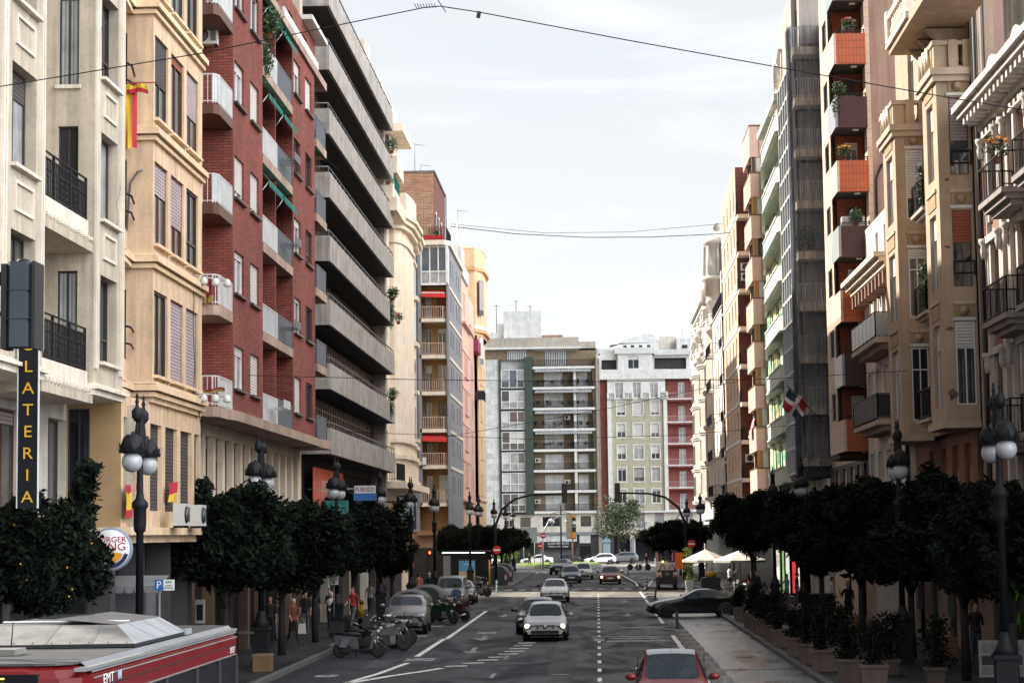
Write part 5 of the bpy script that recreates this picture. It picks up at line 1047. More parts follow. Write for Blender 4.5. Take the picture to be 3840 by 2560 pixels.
def pavemat():
    M = asphalt('pavement_slabs', (.024, .026, .032), .55); nt = M.node_tree; N = nt.nodes; L = nt.links; b = N['Principled BSDF']; src = b.inputs['Base Color'].links[0].from_socket
    br = N.new('ShaderNodeTexBrick'); br.inputs['Scale'].default_value = 1; br.inputs['Brick Width'].default_value = .6; br.inputs['Row Height'].default_value = .4; br.inputs['Mortar Size'].default_value = .012
    br.inputs['Color1'].default_value = (1, 1, 1, 1); br.inputs['Color2'].default_value = (.8, .8, .8, 1); br.inputs['Mortar'].default_value = (.4, .4, .4, 1); t = N.new('ShaderNodeTexCoord'); L.new(t.outputs['Object'], br.inputs[0])
    m_ = N.new('ShaderNodeMixRGB'); m_.blend_type = 'MULTIPLY'; m_.inputs[0].default_value = 1; L.new(src, m_.inputs[1]); L.new(br.outputs[0], m_.inputs[2]); L.new(m_.outputs[0], b.inputs['Base Color']); return M
m_pave = pavemat()
m_lowerb = mat('cast_iron_cover', (.03, .03, .032), rough=.4, bump=.4); m_kerb = mat('kerb_stone', (.12, .12, .12), bump=.2, stain=.3)
def paint_mat(name, c, wear):
    M = bpy.data.materials.new(name); M.use_nodes = True; nt = M.node_tree; N = nt.nodes; L = nt.links; b = N['Principled BSDF']; b.inputs['Roughness'].default_value = .6
    t = N.new('ShaderNodeTexCoord'); n = N.new('ShaderNodeTexNoise'); n.inputs['Scale'].default_value = 3.5; n.inputs['Detail'].default_value = 8; n.inputs['Roughness'].default_value = .7; L.new(t.outputs['Object'], n.inputs[0])
    r = N.new('ShaderNodeValToRGB'); r.color_ramp.elements[0].position = .36 + wear * .16; r.color_ramp.elements[1].position = .46 + wear * .2; r.color_ramp.elements[0].color = (.07, .07, .08, 1); r.color_ramp.elements[1].color = (*c, 1); L.new(n.outputs[0], r.inputs[0]); L.new(r.outputs[0], b.inputs['Base Color']); return M
m_line = paint_mat('white_line_paint', (.80, .80, .78), .05); m_worn = paint_mat('worn_line_paint', (.42, .42, .44), .6); m_buff = paint_mat('buff_line_paint', (.42, .36, .30), .3)
def sheet(name, x0, x1, y0, y1, z, m, dx=1.0, dy=4.0):
    q = MB(); q.quad((x0, y0, z), (x1, y0, z), (x1, y1, z), (x0, y1, z), m); return structure(q.build(name))
sheet('ground', -900, 900, -120, 2600, -.01, m_ground)
q = MB(); q.quad((-9.9, -20, 0), (6.1, -20, 0), (6.1, 232, 0), (-9.9, 232, 0), m_asph); q.quad((-60, 139, .0), (-9.9, 139, .0), (-9.9, 156, .0), (-60, 156, .0), m_asph); q.quad((6.1, 145.5, 0), (60, 145.5, 0), (60, 151, 0), (6.1, 151, 0), m_asph); q.quad((-80, 232, .0), (80, 232, 0), (80, 258, 0), (-80, 258, 0), m_asph); q.quad((-80, 258, .0), (80, 258, 0), (80, 296, 0), (-80, 296, 0), m_sunlit); structure(q.build('road'))  # far stretch of road has sunlight painted in as paler asphalt
sheet('junction_sun_band', -9.9, 6.1, 136.4, 150.6, .003, m_sunlit)  # band of sun across the junction, painted as a paler strip
sheet('cycle_lane', 3.75, 6.1, -10, 136.4, .004, m_lane)
def pavement(name, pts, m=m_pave):
    q = MB(); q.prism(pts, -.005, .13, m); n = len(pts)
    for i in range(n):
        p, r_ = Vector((*pts[i], 0)), Vector((*pts[(i + 1) % n], 0)); c = (p + r_) / 2; d = r_ - p; q.obox((c.x, c.y, .067), (d.length + .1, .22, .142), m_kerb, rz=math.atan2(d.y, d.x))
    return structure(q.build(name))
pavement('pavement', [(-30, -20), (-10.0, -20), (-10.0, 44), (-9.75, 56), (-9.75, 76), (-10.1, 78), (-10.1, 132), (-9.6, 138.6), (-30, 138.6)])
pavement('pavement', [(-30, 156.5), (-14, 156.5), (-10.5, 157.5), (-7.3, 160), (-6.9, 165), (-7.0, 226), (-9, 231), (-30, 231)])
pavement('pavement', [(6.15, -20), (30, -20), (30, 145), (6.15, 145)])
pavement('pavement', [(30, 152), (6.4, 152), (3.6, 156), (3.3, 172), (2.6, 205), (2.6, 232), (8, 240), (30, 240)])
pavement('pavement', [(-60, 296), (60, 296), (60, 330), (-60, 330)])
m_grass = mat('cut_grass', (.16, .24, .03), var=.35, vs=2, bump=.5)
# markings
def mark(name, rects, m, z=.009):
    q = MB()
    for r_ in rects:
        if len(r_) == 4: x0, x1, y0, y1 = r_; q.quad((x0, y0, z), (x1, y0, z), (x1, y1, z), (x0, y1, z), m)
        else: q.add([(p[0], p[1], z) for p in r_[0]], [tuple(range(len(r_[0])))], m)
    return structure(q.build(name))
mark('centre_line', [(-.06, .06, y, y + 1.5) for y in [30 + 4.15 * k for k in range(28)]], m_line)
mark('edge_line', [(-6.28, -6.1, 84, 114), (2.92, 3.10, 20, 85), (2.9, 3.05, 96, 148)], m_line)
mark('lane_line', [(-3.25, -3.12, y, y + 2) for y in [52 + 9 * k for k in range(3)]] + [(-8.5, -8.38, y, y + 1) for y in [78 + 2.2 * k for k in range(26)]], m_worn)
def strip(pts, w): # polyline ribbon as one n-gon set
    out = []
    for (a, b) in zip(pts[:-1], pts[1:]):
        a = Vector(a); b = Vector(b); d = (b - a).normalized(); n = Vector((-d.y, d.x)) * w / 2; out.append(([a + n, b + n, b - n, a - n],))
    return out
rk = random.Random(3)
for i in range(11): x, y = (-7.6, -5.4, -4.3, -3.6, -5.8, .5, 1.9, -2.9, .4, -6.9, 1.1)[i], (66, 90, 73, 112, 124, 101, 118, 98, 160, 134, 66)[i]; mark('asphalt_patch', [(x, x + rk.uniform(.6, 1.3), y, y + rk.uniform(2, 6))], m_patch, .0061 + i * .0002)
qm = MB()
for x, y in ((-1.2, 62), (1.7, 75), (-4.2, 95), (1.2, 112), (-2.2, 138.5), (4.9, 70), (5.1, 88)): qm.lathe([(.34, 0), (.34, .002)], (x, y, .0098), m_lowerb, 20)
structure(qm.build('manhole_covers'))
mark('curved_line', strip([(-8.2, 56.5), (-7.2, 59.5), (-6.3, 62.2), (-5.5, 64.2), (-5.0, 65.6)], .26) + strip([(-7.6, 57), (-6.75, 63.5), (-6.35, 68.5)], .2) + strip([(-6.35, 72), (-6.3, 84)], .2), m_line)
mark('give_way_dashes', [([(x - .35, y - .2), (x + .35, y - .02), (x + .35, y + .34), (x - .35, y + .16)],) for x, y in ((-4.6, 66.5), (-4.15, 68), (-3.75, 69.6), (-3.45, 71.2), (-3.2, 72.9), (-3.05, 74.6), (-2.95, 76.4), (-2.88, 78.3), (-2.8, 80.3))], m_line)
mark('cross_patch', [(-1.6, -.75, 50, 83)], m_patch, .004); mark('trench_patch', [(-11, 6.1, 63.3, 63.7), (.9, 2.0, 52, 92)], m_patch, .0055)
mark('zebra_crossing', [(x, x + .5, 154.4, 157.4) for x in [-9 + 1.0 * k for k in range(17)]], m_worn)
mark('zebra_crossing', [(x, x + .5, 224, 227) for x in [-9 + 1.0 * k for k in range(11)]], m_worn)
mark('stop_line', [(.3, 3.0, 131, 131.5), (.3, 2.9, 124, 124.4), (.3, 2.6, 121.5, 121.9)], m_worn)
def arrow(x, y, s=1.): return ([(x - .1, y), (x + .1, y), (x + .1, y + 2.4 * s), (x - .1, y + 2.4 * s)],), ([(x, y - 1.6 * s), (x + .4, y), (x - .4, y)],)
mark('lane_arrow', [*arrow(1.5, 106), *arrow(1.6, 127), *arrow(-3.0, 122), *arrow(-4.9, 107), *arrow(-4.7, 84), *arrow(-4.6, 75)], m_worn)
mark('bus_lane_text', [(.3, 2.8, 80.5, 81.3), (-.3, 2.6, 84, 84.5), (.4, 2.4, 82.6, 83.2), (-.2, .2, 81, 82.8), (.9, 2.9, 92, 92.6), (2.2, 3.6, 93.2, 93.6), (.1, 1.9, 97.5, 97.9)], m_worn)
mark('parking_bay_marks', [(-9.7, -8.2, y, y + .3) for y in [80 + 5.5 * k for k in range(9)]] + [(-7.9, -7.2, y, y + 1.2) for y in (78, 86, 95, 104, 112)] + [(-6.6, -5.6, 69.5, 71.0), (-8.6, -7.9, 62, 63), (-5.2, -4.4, 88, 89.5), (-2.8, -2.2, 118, 119)], m_worn)
mark('lane_edge_line', strip([(3.0, 158), (3.1, 168), (2.7, 185), (1.9, 215)], .16) + strip([(3.3, 150), (3.9, 160), (4.6, 176)], .14), m_line, .14)
gi = MB(); ring = [(-5 + 5.5 * math.cos(R(t)), 262 + 11 * math.sin(R(t))) for t in range(0, 360, 15)]; gi.prism(ring, 0, .28, m_kerb); gi.prism([(-5 + (x + 5) * .94, 262 + (y - 262) * .96) for x, y in ring], .28, .5, m_grass); o = structure(gi.build('roundabout_island'))
# ================================================================ BUILDERS FOR STREET OBJECTS
def subsurf(me, lv=2):
    o = bpy.data.objects.new('tmp', me); COL.objects.link(o); md = o.modifiers.new('s', 'SUBSURF'); md.levels = lv; md.render_levels = lv
    dg = bpy.context.evaluated_depsgraph_get(); r = bpy.data.meshes.new_from_object(o.evaluated_get(dg)); bpy.data.objects.remove(o); return r
def split_mat(me, names):
    """separate a mesh by material slot -> {slot: MB}"""
    out = {}
    for i, n in enumerate(names):
        b = MB(); mp = {}
        for p in me.polygons:
            if p.material_index != i: continue
            ids = []
            for v in p.vertices:
                if v not in mp: mp[v] = len(b.v); b.v.append(tuple(me.vertices[v].co))
                ids.append(mp[v])
            b.f.append(tuple(ids)); b.m.append(0); b.sm.append(True)
        b.mats = [me.materials[i]]; out[n] = b
    return out
def paint(name, c, rough=.28, metal=.0): return mat(name, c, rough=rough, metal=metal, var=.04, spec=.7)
m_carglass = mat('car_glass', (.022, .03, .042), rough=.06, var=0, spec=.45)
def seeglass():
    M = bpy.data.materials.new('clear_windscreen'); M.use_nodes = True; nt = M.node_tree; b = nt.nodes['Principled BSDF']; b.inputs['Base Color'].default_value = (.03, .04, .05, 1); b.inputs['Roughness'].default_value = .03; b.inputs['Alpha'].default_value = .72; b.inputs['Specular IOR Level'].default_value = .6; return M
m_clear = seeglass()
m_head = mat('headlamp_glass', (.45, .48, .50), rough=.1, var=0, spec=1.0); m_lit = mat('lit_headlamp', (1.0, .84, .42), emit=5.0, var=0); m_tail = mat('tail_lamp', (.35, .01, .01), rough=.2, var=0); m_lowerblack = mat('black_trim_plastic', (.02, .02, .022), rough=.6, var=.1); m_plate = mat('number_plate', (.55, .55, .55), rough=.4, var=.05); m_chrome = mat('chrome', (.6, .6, .62), rough=.15, metal=1., var=0)
CARS = {
 'hatch': (4.2, 1.76, 1.48, [(-2.08, .28, .74, .52, .62), (-2.0, .2, .86, .60, .72), (-1.75, .18, .88, .72, .80), (-1.25, .18, .88, .82, .87), (-1.0, .18, .88, .89, .93), 'C', (-.22, .18, .88, .93, 1.40, .60), (.3, .18, .88, .96, 1.48, .62), (1.1, .18, .88, .98, 1.47, .59), (1.62, .2, .88, 1.0, 1.38, .56), 'D', (1.98, .24, .86, 1.0, 1.04), (2.1, .3, .80, .8, .88)]),
 'sedan': (4.5, 1.76, 1.42, [(-2.22, .28, .72, .50, .60), (-2.12, .2, .85, .60, .70), (-1.8, .18, .87, .74, .82), (-1.15, .18, .88, .86, .93), (-.86, .18, .88, .90, .94), 'C', (-.06, .18, .88, .92, 1.35, .58), (.45, .18, .88, .93, 1.42, .57), (.95, .18, .88, .94, 1.39, .56), 'D', (1.6, .2, .87, .95, 1.03), (2.1, .24, .84, .92, 1.0), (2.24, .3, .76, .8, .88)]),
 'coupe': (4.6, 1.84, 1.38, [(-2.28, .26, .70, .48, .56), (-2.18, .18, .86, .58, .68), (-1.8, .16, .91, .72, .80), (-1.05, .16, .92, .84, .91), (-.7, .16, .92, .90, .96), 'C', (.1, .16, .92, .93, 1.33, .52), (.5, .16, .92, .95, 1.38, .53), (1.0, .16, .92, .97, 1.33, .50), 'D', (1.85, .2, .91, .97, 1.04), (2.2, .24, .86, .92, 1.0), (2.3, .32, .78, .8, .88)]),
 'suv': (4.5, 1.86, 1.62, [(-2.2, .36, .78, .62, .76), (-2.1, .26, .90, .78, .90), (-1.7, .24, .92, .94, 1.02), (-1.2, .24, .93, 1.04, 1.12), (-.9, .24, .93, 1.10, 1.17), 'C', (-.2, .24, .93, 1.10, 1.55, .66), (.3, .24, .93, 1.11, 1.62, .68), (1.2, .24, .93, 1.13, 1.60, .67), (1.8, .26, .92, 1.15, 1.5, .64), 'D', (2.12, .3, .90, 1.15, 1.2), (2.24, .4, .84, .9, 1.0)]),
 'van': (4.4, 1.78, 1.82, [(-2.15, .32, .76, .60, .74), (-2.05, .24, .86, .74, .86), (-1.75, .22, .88, .92, 1.0), (-1.35, .22, .89, 1.04, 1.12), 'C', (-.6, .22, .89, 1.10, 1.72, .70), (-.1, .22, .89, 1.12, 1.80, .74), (1.2, .22, .89, 1.12, 1.82, .76), (1.95, .24, .89, 1.12, 1.78, .74), 'D', (2.12, .28, .88, 1.1, 1.16), (2.18, .36, .86, .9, 1.0)]),
 'mini': (3.6, 1.64, 1.49, [(-1.78, .28, .66, .54, .66), (-1.7, .2, .79, .64, .76), (-1.5, .18, .82, .72, .78), (-1.3, .18, .82, .78, .82), (-1.05, .18, .82, .83, .86), 'C', (-.25, .18, .82, .92, 1.41, .60), (.22, .18, .82, .95, 1.49, .62), (.85, .18, .82, 1.0, 1.46, .58), (1.35, .2, .82, 1.02, 1.34, .55), 'D', (1.68, .24, .80, 1.0, 1.04), (1.8, .3, .74, .8, .9)]),
}
CMESH = {}
def wheel_parts(r=.32, w=.2):
    if ('wheel', r) in CMESH: return CMESH[('wheel', r)]
    t = MB(); t.lathe([(r * .66, -w / 2), (r * .93, -w / 2), (r, -w / 2 + .03), (r, w / 2 - .03), (r * .93, w / 2), (r * .66, w / 2)], (0, 0, 0), m_rubber, 24, ax='X')
    g = MB(); g.lathe([(r * .66, w / 2 - .03), (r * .66, w / 2), (r * .58, w / 2), (r * .58, w / 2 - .05)], (0, 0, 0), m_rim, 24, ax='X'); g.lathe([(.06, w / 2 - .04), (.05, w / 2)], (0, 0, 0), m_rim, 10, ax='X')
    for k in range(5):
        a = k * 2 * math.pi / 5; g.obox((w / 2 - .02, math.cos(a) * r * .33, math.sin(a) * r * .33), (.03, r * .6, .045), m_rim, rx=a)
    g.lathe([(r * .58, w / 2 - .07), (r * .1, w / 2 - .07)], (0, 0, 0), m_lowerblack, 16, ax='X')
    CMESH[('wheel', r)] = (t.mesh('tyre'), g.mesh('rim')); return CMESH[('wheel', r)]
def car(name, label, loc, rz, style, pm, lit=False, glass=None, group=None, plate=None, roofm=None, kidney=False, badge=False, antenna=False, mirror=None, mirror_w=0.):
    L_, W_, H_, stn = CARS[style]; glass = glass or m_carglass; root = thing(name, label, 'car', loc, group, rz=rz)
    rows = []; kinds = []; k = 0
    for s in stn:
        if s in ('C', 'D'): k += 1; continue
        if len(s) == 5: y, zl, hw, bl, zt = s; tw = hw * .87; ts = bl + (zt - bl) * .5
        else: y, zl, hw, bl, zt, tw = s; ts = zt - .07
        mid = zl + (bl - zl) * .55
        rows.append([(0, y, zl), (hw * .9, y, zl), (hw * .97, y, zl + .14), (hw, y, mid), (hw * .975, y, bl), (tw, y, ts), (tw - .045, y, zt - .012), (tw * .5, y, zt + .012), (0, y, zt + .02)]); kinds.append(k)
    b = MB(); mats_ = [pm, m_lowerblack, 'G', glass]; n = 16
    body = MB(); body.mats = [pm, m_lowerblack, glass]; 
    for r_ in rows:
        full = r_ + [(-p[0], p[1], p[2]) for p in r_[-2:0:-1]]; body.v += full
    gl_mat = [pm, m_lowerblack, mat('g1', (0, 0, 0)), mat('g2', (0, 0, 0)), mat('g3', (0, 0, 0))]
    for i in range(len(rows) - 1):
        for j in range(16):
            jj = j if j < 8 else 15 - j
            body.f.append((i * 16 + j, i * 16 + (j + 1) % 16, (i + 1) * 16 + (j + 1) % 16, (i + 1) * 16 + j)); mi = 0
            if jj in (0, 1): mi = 1
            if jj in (6, 7):
                if kinds[i] == 0 and kinds[i + 1] == 1: mi = 2
                if kinds[i] == 1 and kinds[i + 1] == 2: mi = 3
            if jj == 4 and kinds[i] == 1 and kinds[i + 1] == 1: mi = 4
            if jj == 4 and kinds[i] != kinds[i + 1]: mi = 4 if kinds[i] == 0 else 0
            if roofm and jj in (6, 7) and kinds[i] == 1 and kinds[i + 1] == 1: mi = 5
            body.m.append(mi); body.sm.append(True)
    m0 = len(body.v)
    body.f.append(tuple(range(16))); body.m.append(0); body.sm.append(True); body.f.append(tuple(range(m0 - 16, m0))[::-1]); body.m.append(0); body.sm.append(True)
    body.mats = [pm, m_lowerblack, glass, glass, glass, roofm or pm]
    me = bpy.data.meshes.new('b'); me.from_pydata(body.v, [], body.f)
    for q in range(6): me.materials.append(body.mats[q])
    me.polygons.foreach_set('material_index', body.m); me.polygons.foreach_set('use_smooth', body.sm); me.update()
    bm = bmesh.new(); bm.from_mesh(me); cl = bm.edges.layers.float.new('crease_edge')
    for e in bm.edges:
        ms = {f.material_index for f in e.link_faces}
        if len(ms) > 1: e[cl] = .75
        elif all(v_.index % 16 in (4, 12) for v_ in e.verts): e[cl] = .35
    bm.to_mesh(me); bm.free()
    # keep shoulder, waist and glass outlines firm
    ss = subsurf(me, 2); parts = split_mat(ss, ['p', 'k', 'ws', 'rw', 'sw', 'rf'])
    bd = parts['p']; kb = parts['k']; o = len(bd.v); bd.v += kb.v; bd.mats.append(m_lowerblack)
    bd.f += [tuple(i + o for i in f) for f in kb.f]; bd.m += [1] * len(kb.f); bd.sm += [True] * len(kb.f)
    if roofm and parts['rf'].f:
        kb = parts['rf']; o = len(bd.v); bd.v += kb.v; bd.mats.append(roofm); bd.f += [tuple(i + o for i in f) for f in kb.f]; bd.m += [2] * len(kb.f); bd.sm += [True] * len(kb.f)
    hw = W_ / 2; y0 = rows[1][0][1]; yf = rows[0][0][1]; wr = .32 if style != 'suv' else .36; wy = (yf + .82, -yf - .78)
    for s in (-1, 1):
        for y in wy: bd.lathe([(wr + .07, -.004), (wr + .05, .004)], (s * hw * .985, y, wr + .02), m_lowerblack, 24, ax='X')
        bd.box(s * hw * .97, s * (hw * .985), yf + 1.35, -yf - 1.3, .55, .57, m_lowerblack) if style != 'coupe' else None
        for y in (.15,): bd.box(s * (hw * .93), s * (hw * .955), y - .03, y + .03, rows[5][4][2], H_ - .12, m_lowerblack)
        bd.box(s * hw * .98, s * (hw * .995), .0, .16, rows[5][4][2] - .12, rows[5][4][2] - .09, pm); bd.box(s * hw * .975, s * (hw * .982), .26, .275, .3, rows[5][4][2], m_lowerblack)
    bd.build('body', root)
    parts['ws'].build('windscreen', root); parts['rw'].build('rear_window', root); parts['sw'].build('side_windows', root)
    zb = rows[1][4][2]
    g = MB(); gw = .46 if kidney else .42
    if kidney:
        for s in (-1, 1): g.lathe([(.15, -.02), (.15, .0), (.12, .0)], (s * .17, yf - .005, zb - .04), m_chrome, 16, ax='Y', sq=(1, .62)); g.lathe([(.115, .0), (.11, -.028)], (s * .17, yf - .005, zb - .04), m_black, 16, ax='Y', sq=(1, .62))
    else:
        g.obox((0, yf - .0, zb - .04), (gw * 1.7, .07, .13), m_black)
        for i in range(3): g.obox((0, yf - .04, zb - .085 + i * .042), (gw * 1.66, .015, .012), m_chrome)
    g.build('grille', root)
    g = MB(); g.obox((0, yf - .0, .36 + (.06 if style == 'suv' else 0)), (W_ * .62, .09, .13), m_black); g.obox((0, yf + .02, .36 + (.06 if style == 'suv' else 0) + .09), (W_ * .7, .05, .025), pm)
    for s in (-1, 1): g.obox((s * W_ * .36, yf + .05, .38), (.2, .09, .1), m_black)
    g.build('bumper_intake', root)
    for s in (-1, 1):
        h = MB(); h.ball((s * (hw * .74), yf + .10, zb - .0), .16, m_head, 14, 8, (1.15, .55, .62)); h.ball((s * (hw * .80), yf + .02, zb + .0), .085 if lit else .06, m_lit if lit else m_chrome, 12, 8, (1, .6, 1)); h.build('headlight', root)
        h = MB(); h.ball((s * hw * .80, -yf - .04, zb + .12), .13, m_tail, 10, 6, (1., .5, .8)); h.build('tail_light', root)
        mr = MB(); my = rows[4][0][1] + .22; mz = rows[4][4][2] + .1; mr.ball((s * (hw + .13), my, mz), .12, mirror or pm, 12, 8, (1.05, .6, .72)); mr.obox((s * (hw + .0), my + .01, mz - .05), (.2, .05, .05), m_lowerblack); mr.build('wing_mirror', root)
        for y in wy:
            tm, rm = wheel_parts(wr); t = link(tm, 'wheel', root, (s * (hw - .09), y, wr), 0 if s > 0 else math.pi); r_ = bpy.data.objects.new('rim', rm); COL.objects.link(r_); r_.parent = t
    p = MB(); p.obox((0, yf - .055, .50 + (.1 if style in ('suv', 'van') else 0)), (.52, .012, .115), m_plate); p.obox((-.245, yf - .062, .50 + (.1 if style in ('suv', 'van') else 0)), (.03, .004, .11), m_signblue); po = p.build('number_plate', root)
    if plate: tx = bpy.data.objects.new('lettering', text_mesh(plate, .105, m_black, .002)); COL.objects.link(tx); tx.parent = po; tx.location = (.015, yf - .066, .50)
    if badge:
        g = MB(); g.lathe([(.085, -.015), (.085, .0), (.068, .0), (.068, -.012)], (0, yf - .05, zb - .035), m_chrome, 20, ax='Y')
        for a_, b_ in (((-.05, .045), (-.015, -.06)), ((-.015, -.06), (0, -.005)), ((0, -.005), (.015, -.06)), ((.015, -.06), (.05, .045)), ((-.025, .06), (0, .01)), ((0, .01), (.025, .06))): g.tube([(a_[0], yf - .062, zb - .035 + a_[1]), (b_[0], yf - .062, zb - .035 + b_[1])], .007, m_chrome, 5)
        g.build('badge', root)
    if antenna: g = MB(); g.tube([(0, .1, H_ - .01), (0, .16, H_ + .36)], .006, m_black, 5); g.build('antenna', root)
    if glass is m_clear:
        g = MB(); g.box(-hw * .8, hw * .8, -.75 * (L_ / 4.2), 1.3, .35, .62, m_black); g.box(-hw * .85, hw * .85, -.85 * (L_ / 4.2), -.5 * (L_ / 4.2), .6, .9, m_black)
        for s in (-1, 1):
            for y in (.25, 1.1): g.obox((s * .36, y, .92), (.46, .14, .6), m_greymetal, rx=R(-12)); g.obox((s * .36, y + .05, 1.26), (.24, .1, .16), m_greymetal)
        g.build('seats', root)
        g = MB(); g.lathe([(.17, -.012), (.185, 0), (.17, .012), (.155, 0)], (0, 0, 0), m_greymetal, 20); g.xf(Matrix.Translation((.36, -.38 * (L_ / 4.2), .93)) @ Matrix.Rotation(R(60), 4, 'X')); g.build('steering_wheel', root)
    return root

# ---------------------------------------------------------------- people: one skinned surface each
SK = {}
m_skin = mat('skin', (.50, .27, .18), rough=.6, var=.1); m_hairb = mat('dark_hair', (.018, .013, .010), rough=.6, var=.3, vs=20); m_hairg = mat('grey_hair', (.35, .34, .33), rough=.7); m_eye = mat('eye_dark', (.01, .01, .01), rough=.2, var=0); m_lip = mat('lips', (.35, .10, .08), var=0)
def body_mesh(key, pose):
    """pose: dict with arms (shoulder pitch, out, elbow) L/R, legs (hip pitch, knee) L/R, sit"""
    if key in SK: return SK[key]
    V = []; Rr = []; E = []; Lb = []
    def v(p, r, par=None, lab=None):
        V.append(Vector(p)); Rr.append(r); i = len(V) - 1
        if par is not None: E.append((par, i)); Lb.append(lab)
        return i
    sit = pose.get('sit', 0); hz = .93 if not sit else .50
    pel = v((0, 0, hz), (.155, .115))
    wst = v((0, .0, hz + .17), (.135, .10), pel, 's'); chs = v((0, -.005, hz + .36), (.17, .115), wst, 's'); nb = v((0, .0, hz + .52), (.10, .075), chs, 's'); nk = v((0, -.01, hz + .58), (.055, .055), nb, 'k'); v((0, -.02, hz + .66), (.06, .065), nk, 'k')
    for s, arm, leg in ((1, pose['la'], pose['ll']), (-1, pose['ra'], pose['rl'])):
        sh = v((s * .175, 0, hz + .49), (.062, .06), nb, 's'); pit, outw, elb = [R(a) for a in arm]
        d = Vector((s * math.sin(outw), -math.sin(pit) * math.cos(outw), -math.cos(pit) * math.cos(outw))); e = V[sh] + d * .28; el_ = v(e, (.042, .042), sh, 's' if not pose.get('bare') else 's')
        d2 = Vector((s * math.sin(outw) * .4, -math.sin(pit + elb), -math.cos(pit + elb))).normalized(); wr = v(e + d2 * .24, (.028, .024), el_, 'k' if pose.get('bare') else 's')
        pm_ = v(V[wr] + d2 * .06, (.038, .018), wr, 'k'); pe = v(V[wr] + d2 * .09, (.036, .016), pm_, 'k')
        side = Vector((0, 1, 0)).cross(d2); side = side.normalized() if side.length > .1 else Vector((1, 0, 0)); fr = d2.cross(side).normalized()
        for k, ln in enumerate((.062, .075, .07, .055)):
            b0 = V[pe] + fr * (.024 - .016 * k) + d2 * .012; f1 = v(b0, (.0095, .0095), pe, 'k'); f2 = v(b0 + d2 * ln * .55 + side * -s * .006, (.0085, .0085), f1, 'k'); v(b0 + d2 * ln + side * -s * .02, (.0075, .0075), f2, 'k')
        t1 = v(V[wr] + d2 * .04 + fr * .036, (.012, .012), pm_, 'k'); v(V[wr] + d2 * .085 + fr * .055, (.0095, .0095), t1, 'k')
        hp, kn = [R(a) for a in leg]; hip = v((s * .09, 0, hz - .06), (.095, .10), pel, 't'); d = Vector((s * .02, -math.sin(hp), -math.cos(hp))).normalized(); kne = v(V[hip] + d * .42, (.062, .064), hip, 't')
        d2 = Vector((0, -math.sin(hp - kn), -math.cos(hp - kn))); cf = v(V[kne] + d2 * .16, (.056, .058), kne, 't'); an = v(V[kne] + d2 * .40, (.040, .042), cf, 't'); hl = v(V[an] + Vector((0, .03, -.045)), (.036, .036), an, 'f'); v(V[an] + Vector((0, -.15, -.055)), (.036, .026), an, 'f')
    me = bpy.data.meshes.new('sk'); me.from_pydata(V, E, []); o = bpy.data.objects.new('sk', me); COL.objects.link(o); o.modifiers.new('k', 'SKIN'); sub = o.modifiers.new('s', 'SUBSURF'); sub.levels = 1
    for i, d in enumerate(me.skin_vertices[0].data): d.radius = Rr[i]; d.use_root = (i == 0)
    dg = bpy.context.evaluated_depsgraph_get(); r = bpy.data.meshes.new_from_object(o.evaluated_get(dg)); bpy.data.objects.remove(o)
    labs = []
    for p in r.polygons:
        c = p.center; best = 9; lb = 's'
        for (a, b_), l in zip(E, Lb):
            A_, B_ = V[a], V[b_]; ab = B_ - A_; t = max(0, min(1, (c - A_).dot(ab) / max(1e-9, ab.length_squared))); dd = (c - (A_ + ab * t)).length - Rr[b_][0] * .6
            if dd < best: best = dd; lb = l
        if lb == 's' and c.z < hz - .02: lb = 't'
        labs.append('sktf'.index(lb))
    SK[key] = ([tuple(q.co) for q in r.vertices], [tuple(p.vertices) for p in r.polygons], labs, hz); return SK[key]
POSES = {
 'stand': dict(la=(4, 8, 12), ra=(2, 8, 10), ll=(2, 2), rl=(-2, 2), bare=1), 'walk': dict(la=(-22, 6, 18), ra=(24, 6, 25), ll=(24, 8), rl=(-18, 18), bare=1),
 'phone': dict(la=(5, 6, 12), ra=(35, 10, 100), ll=(3, 2), rl=(-2, 3), bare=1), 'hands_up': dict(la=(30, 25, 110), ra=(30, 25, 115), ll=(2, 0), rl=(-3, 3)),
 'sit': dict(la=(38, 6, 45), ra=(35, 8, 55), ll=(85, 88), rl=(82, 84), sit=1, bare=1), 'drive': dict(la=(48, 4, 42), ra=(48, 4, 42), ll=(80, 60), rl=(80, 62), sit=1)}
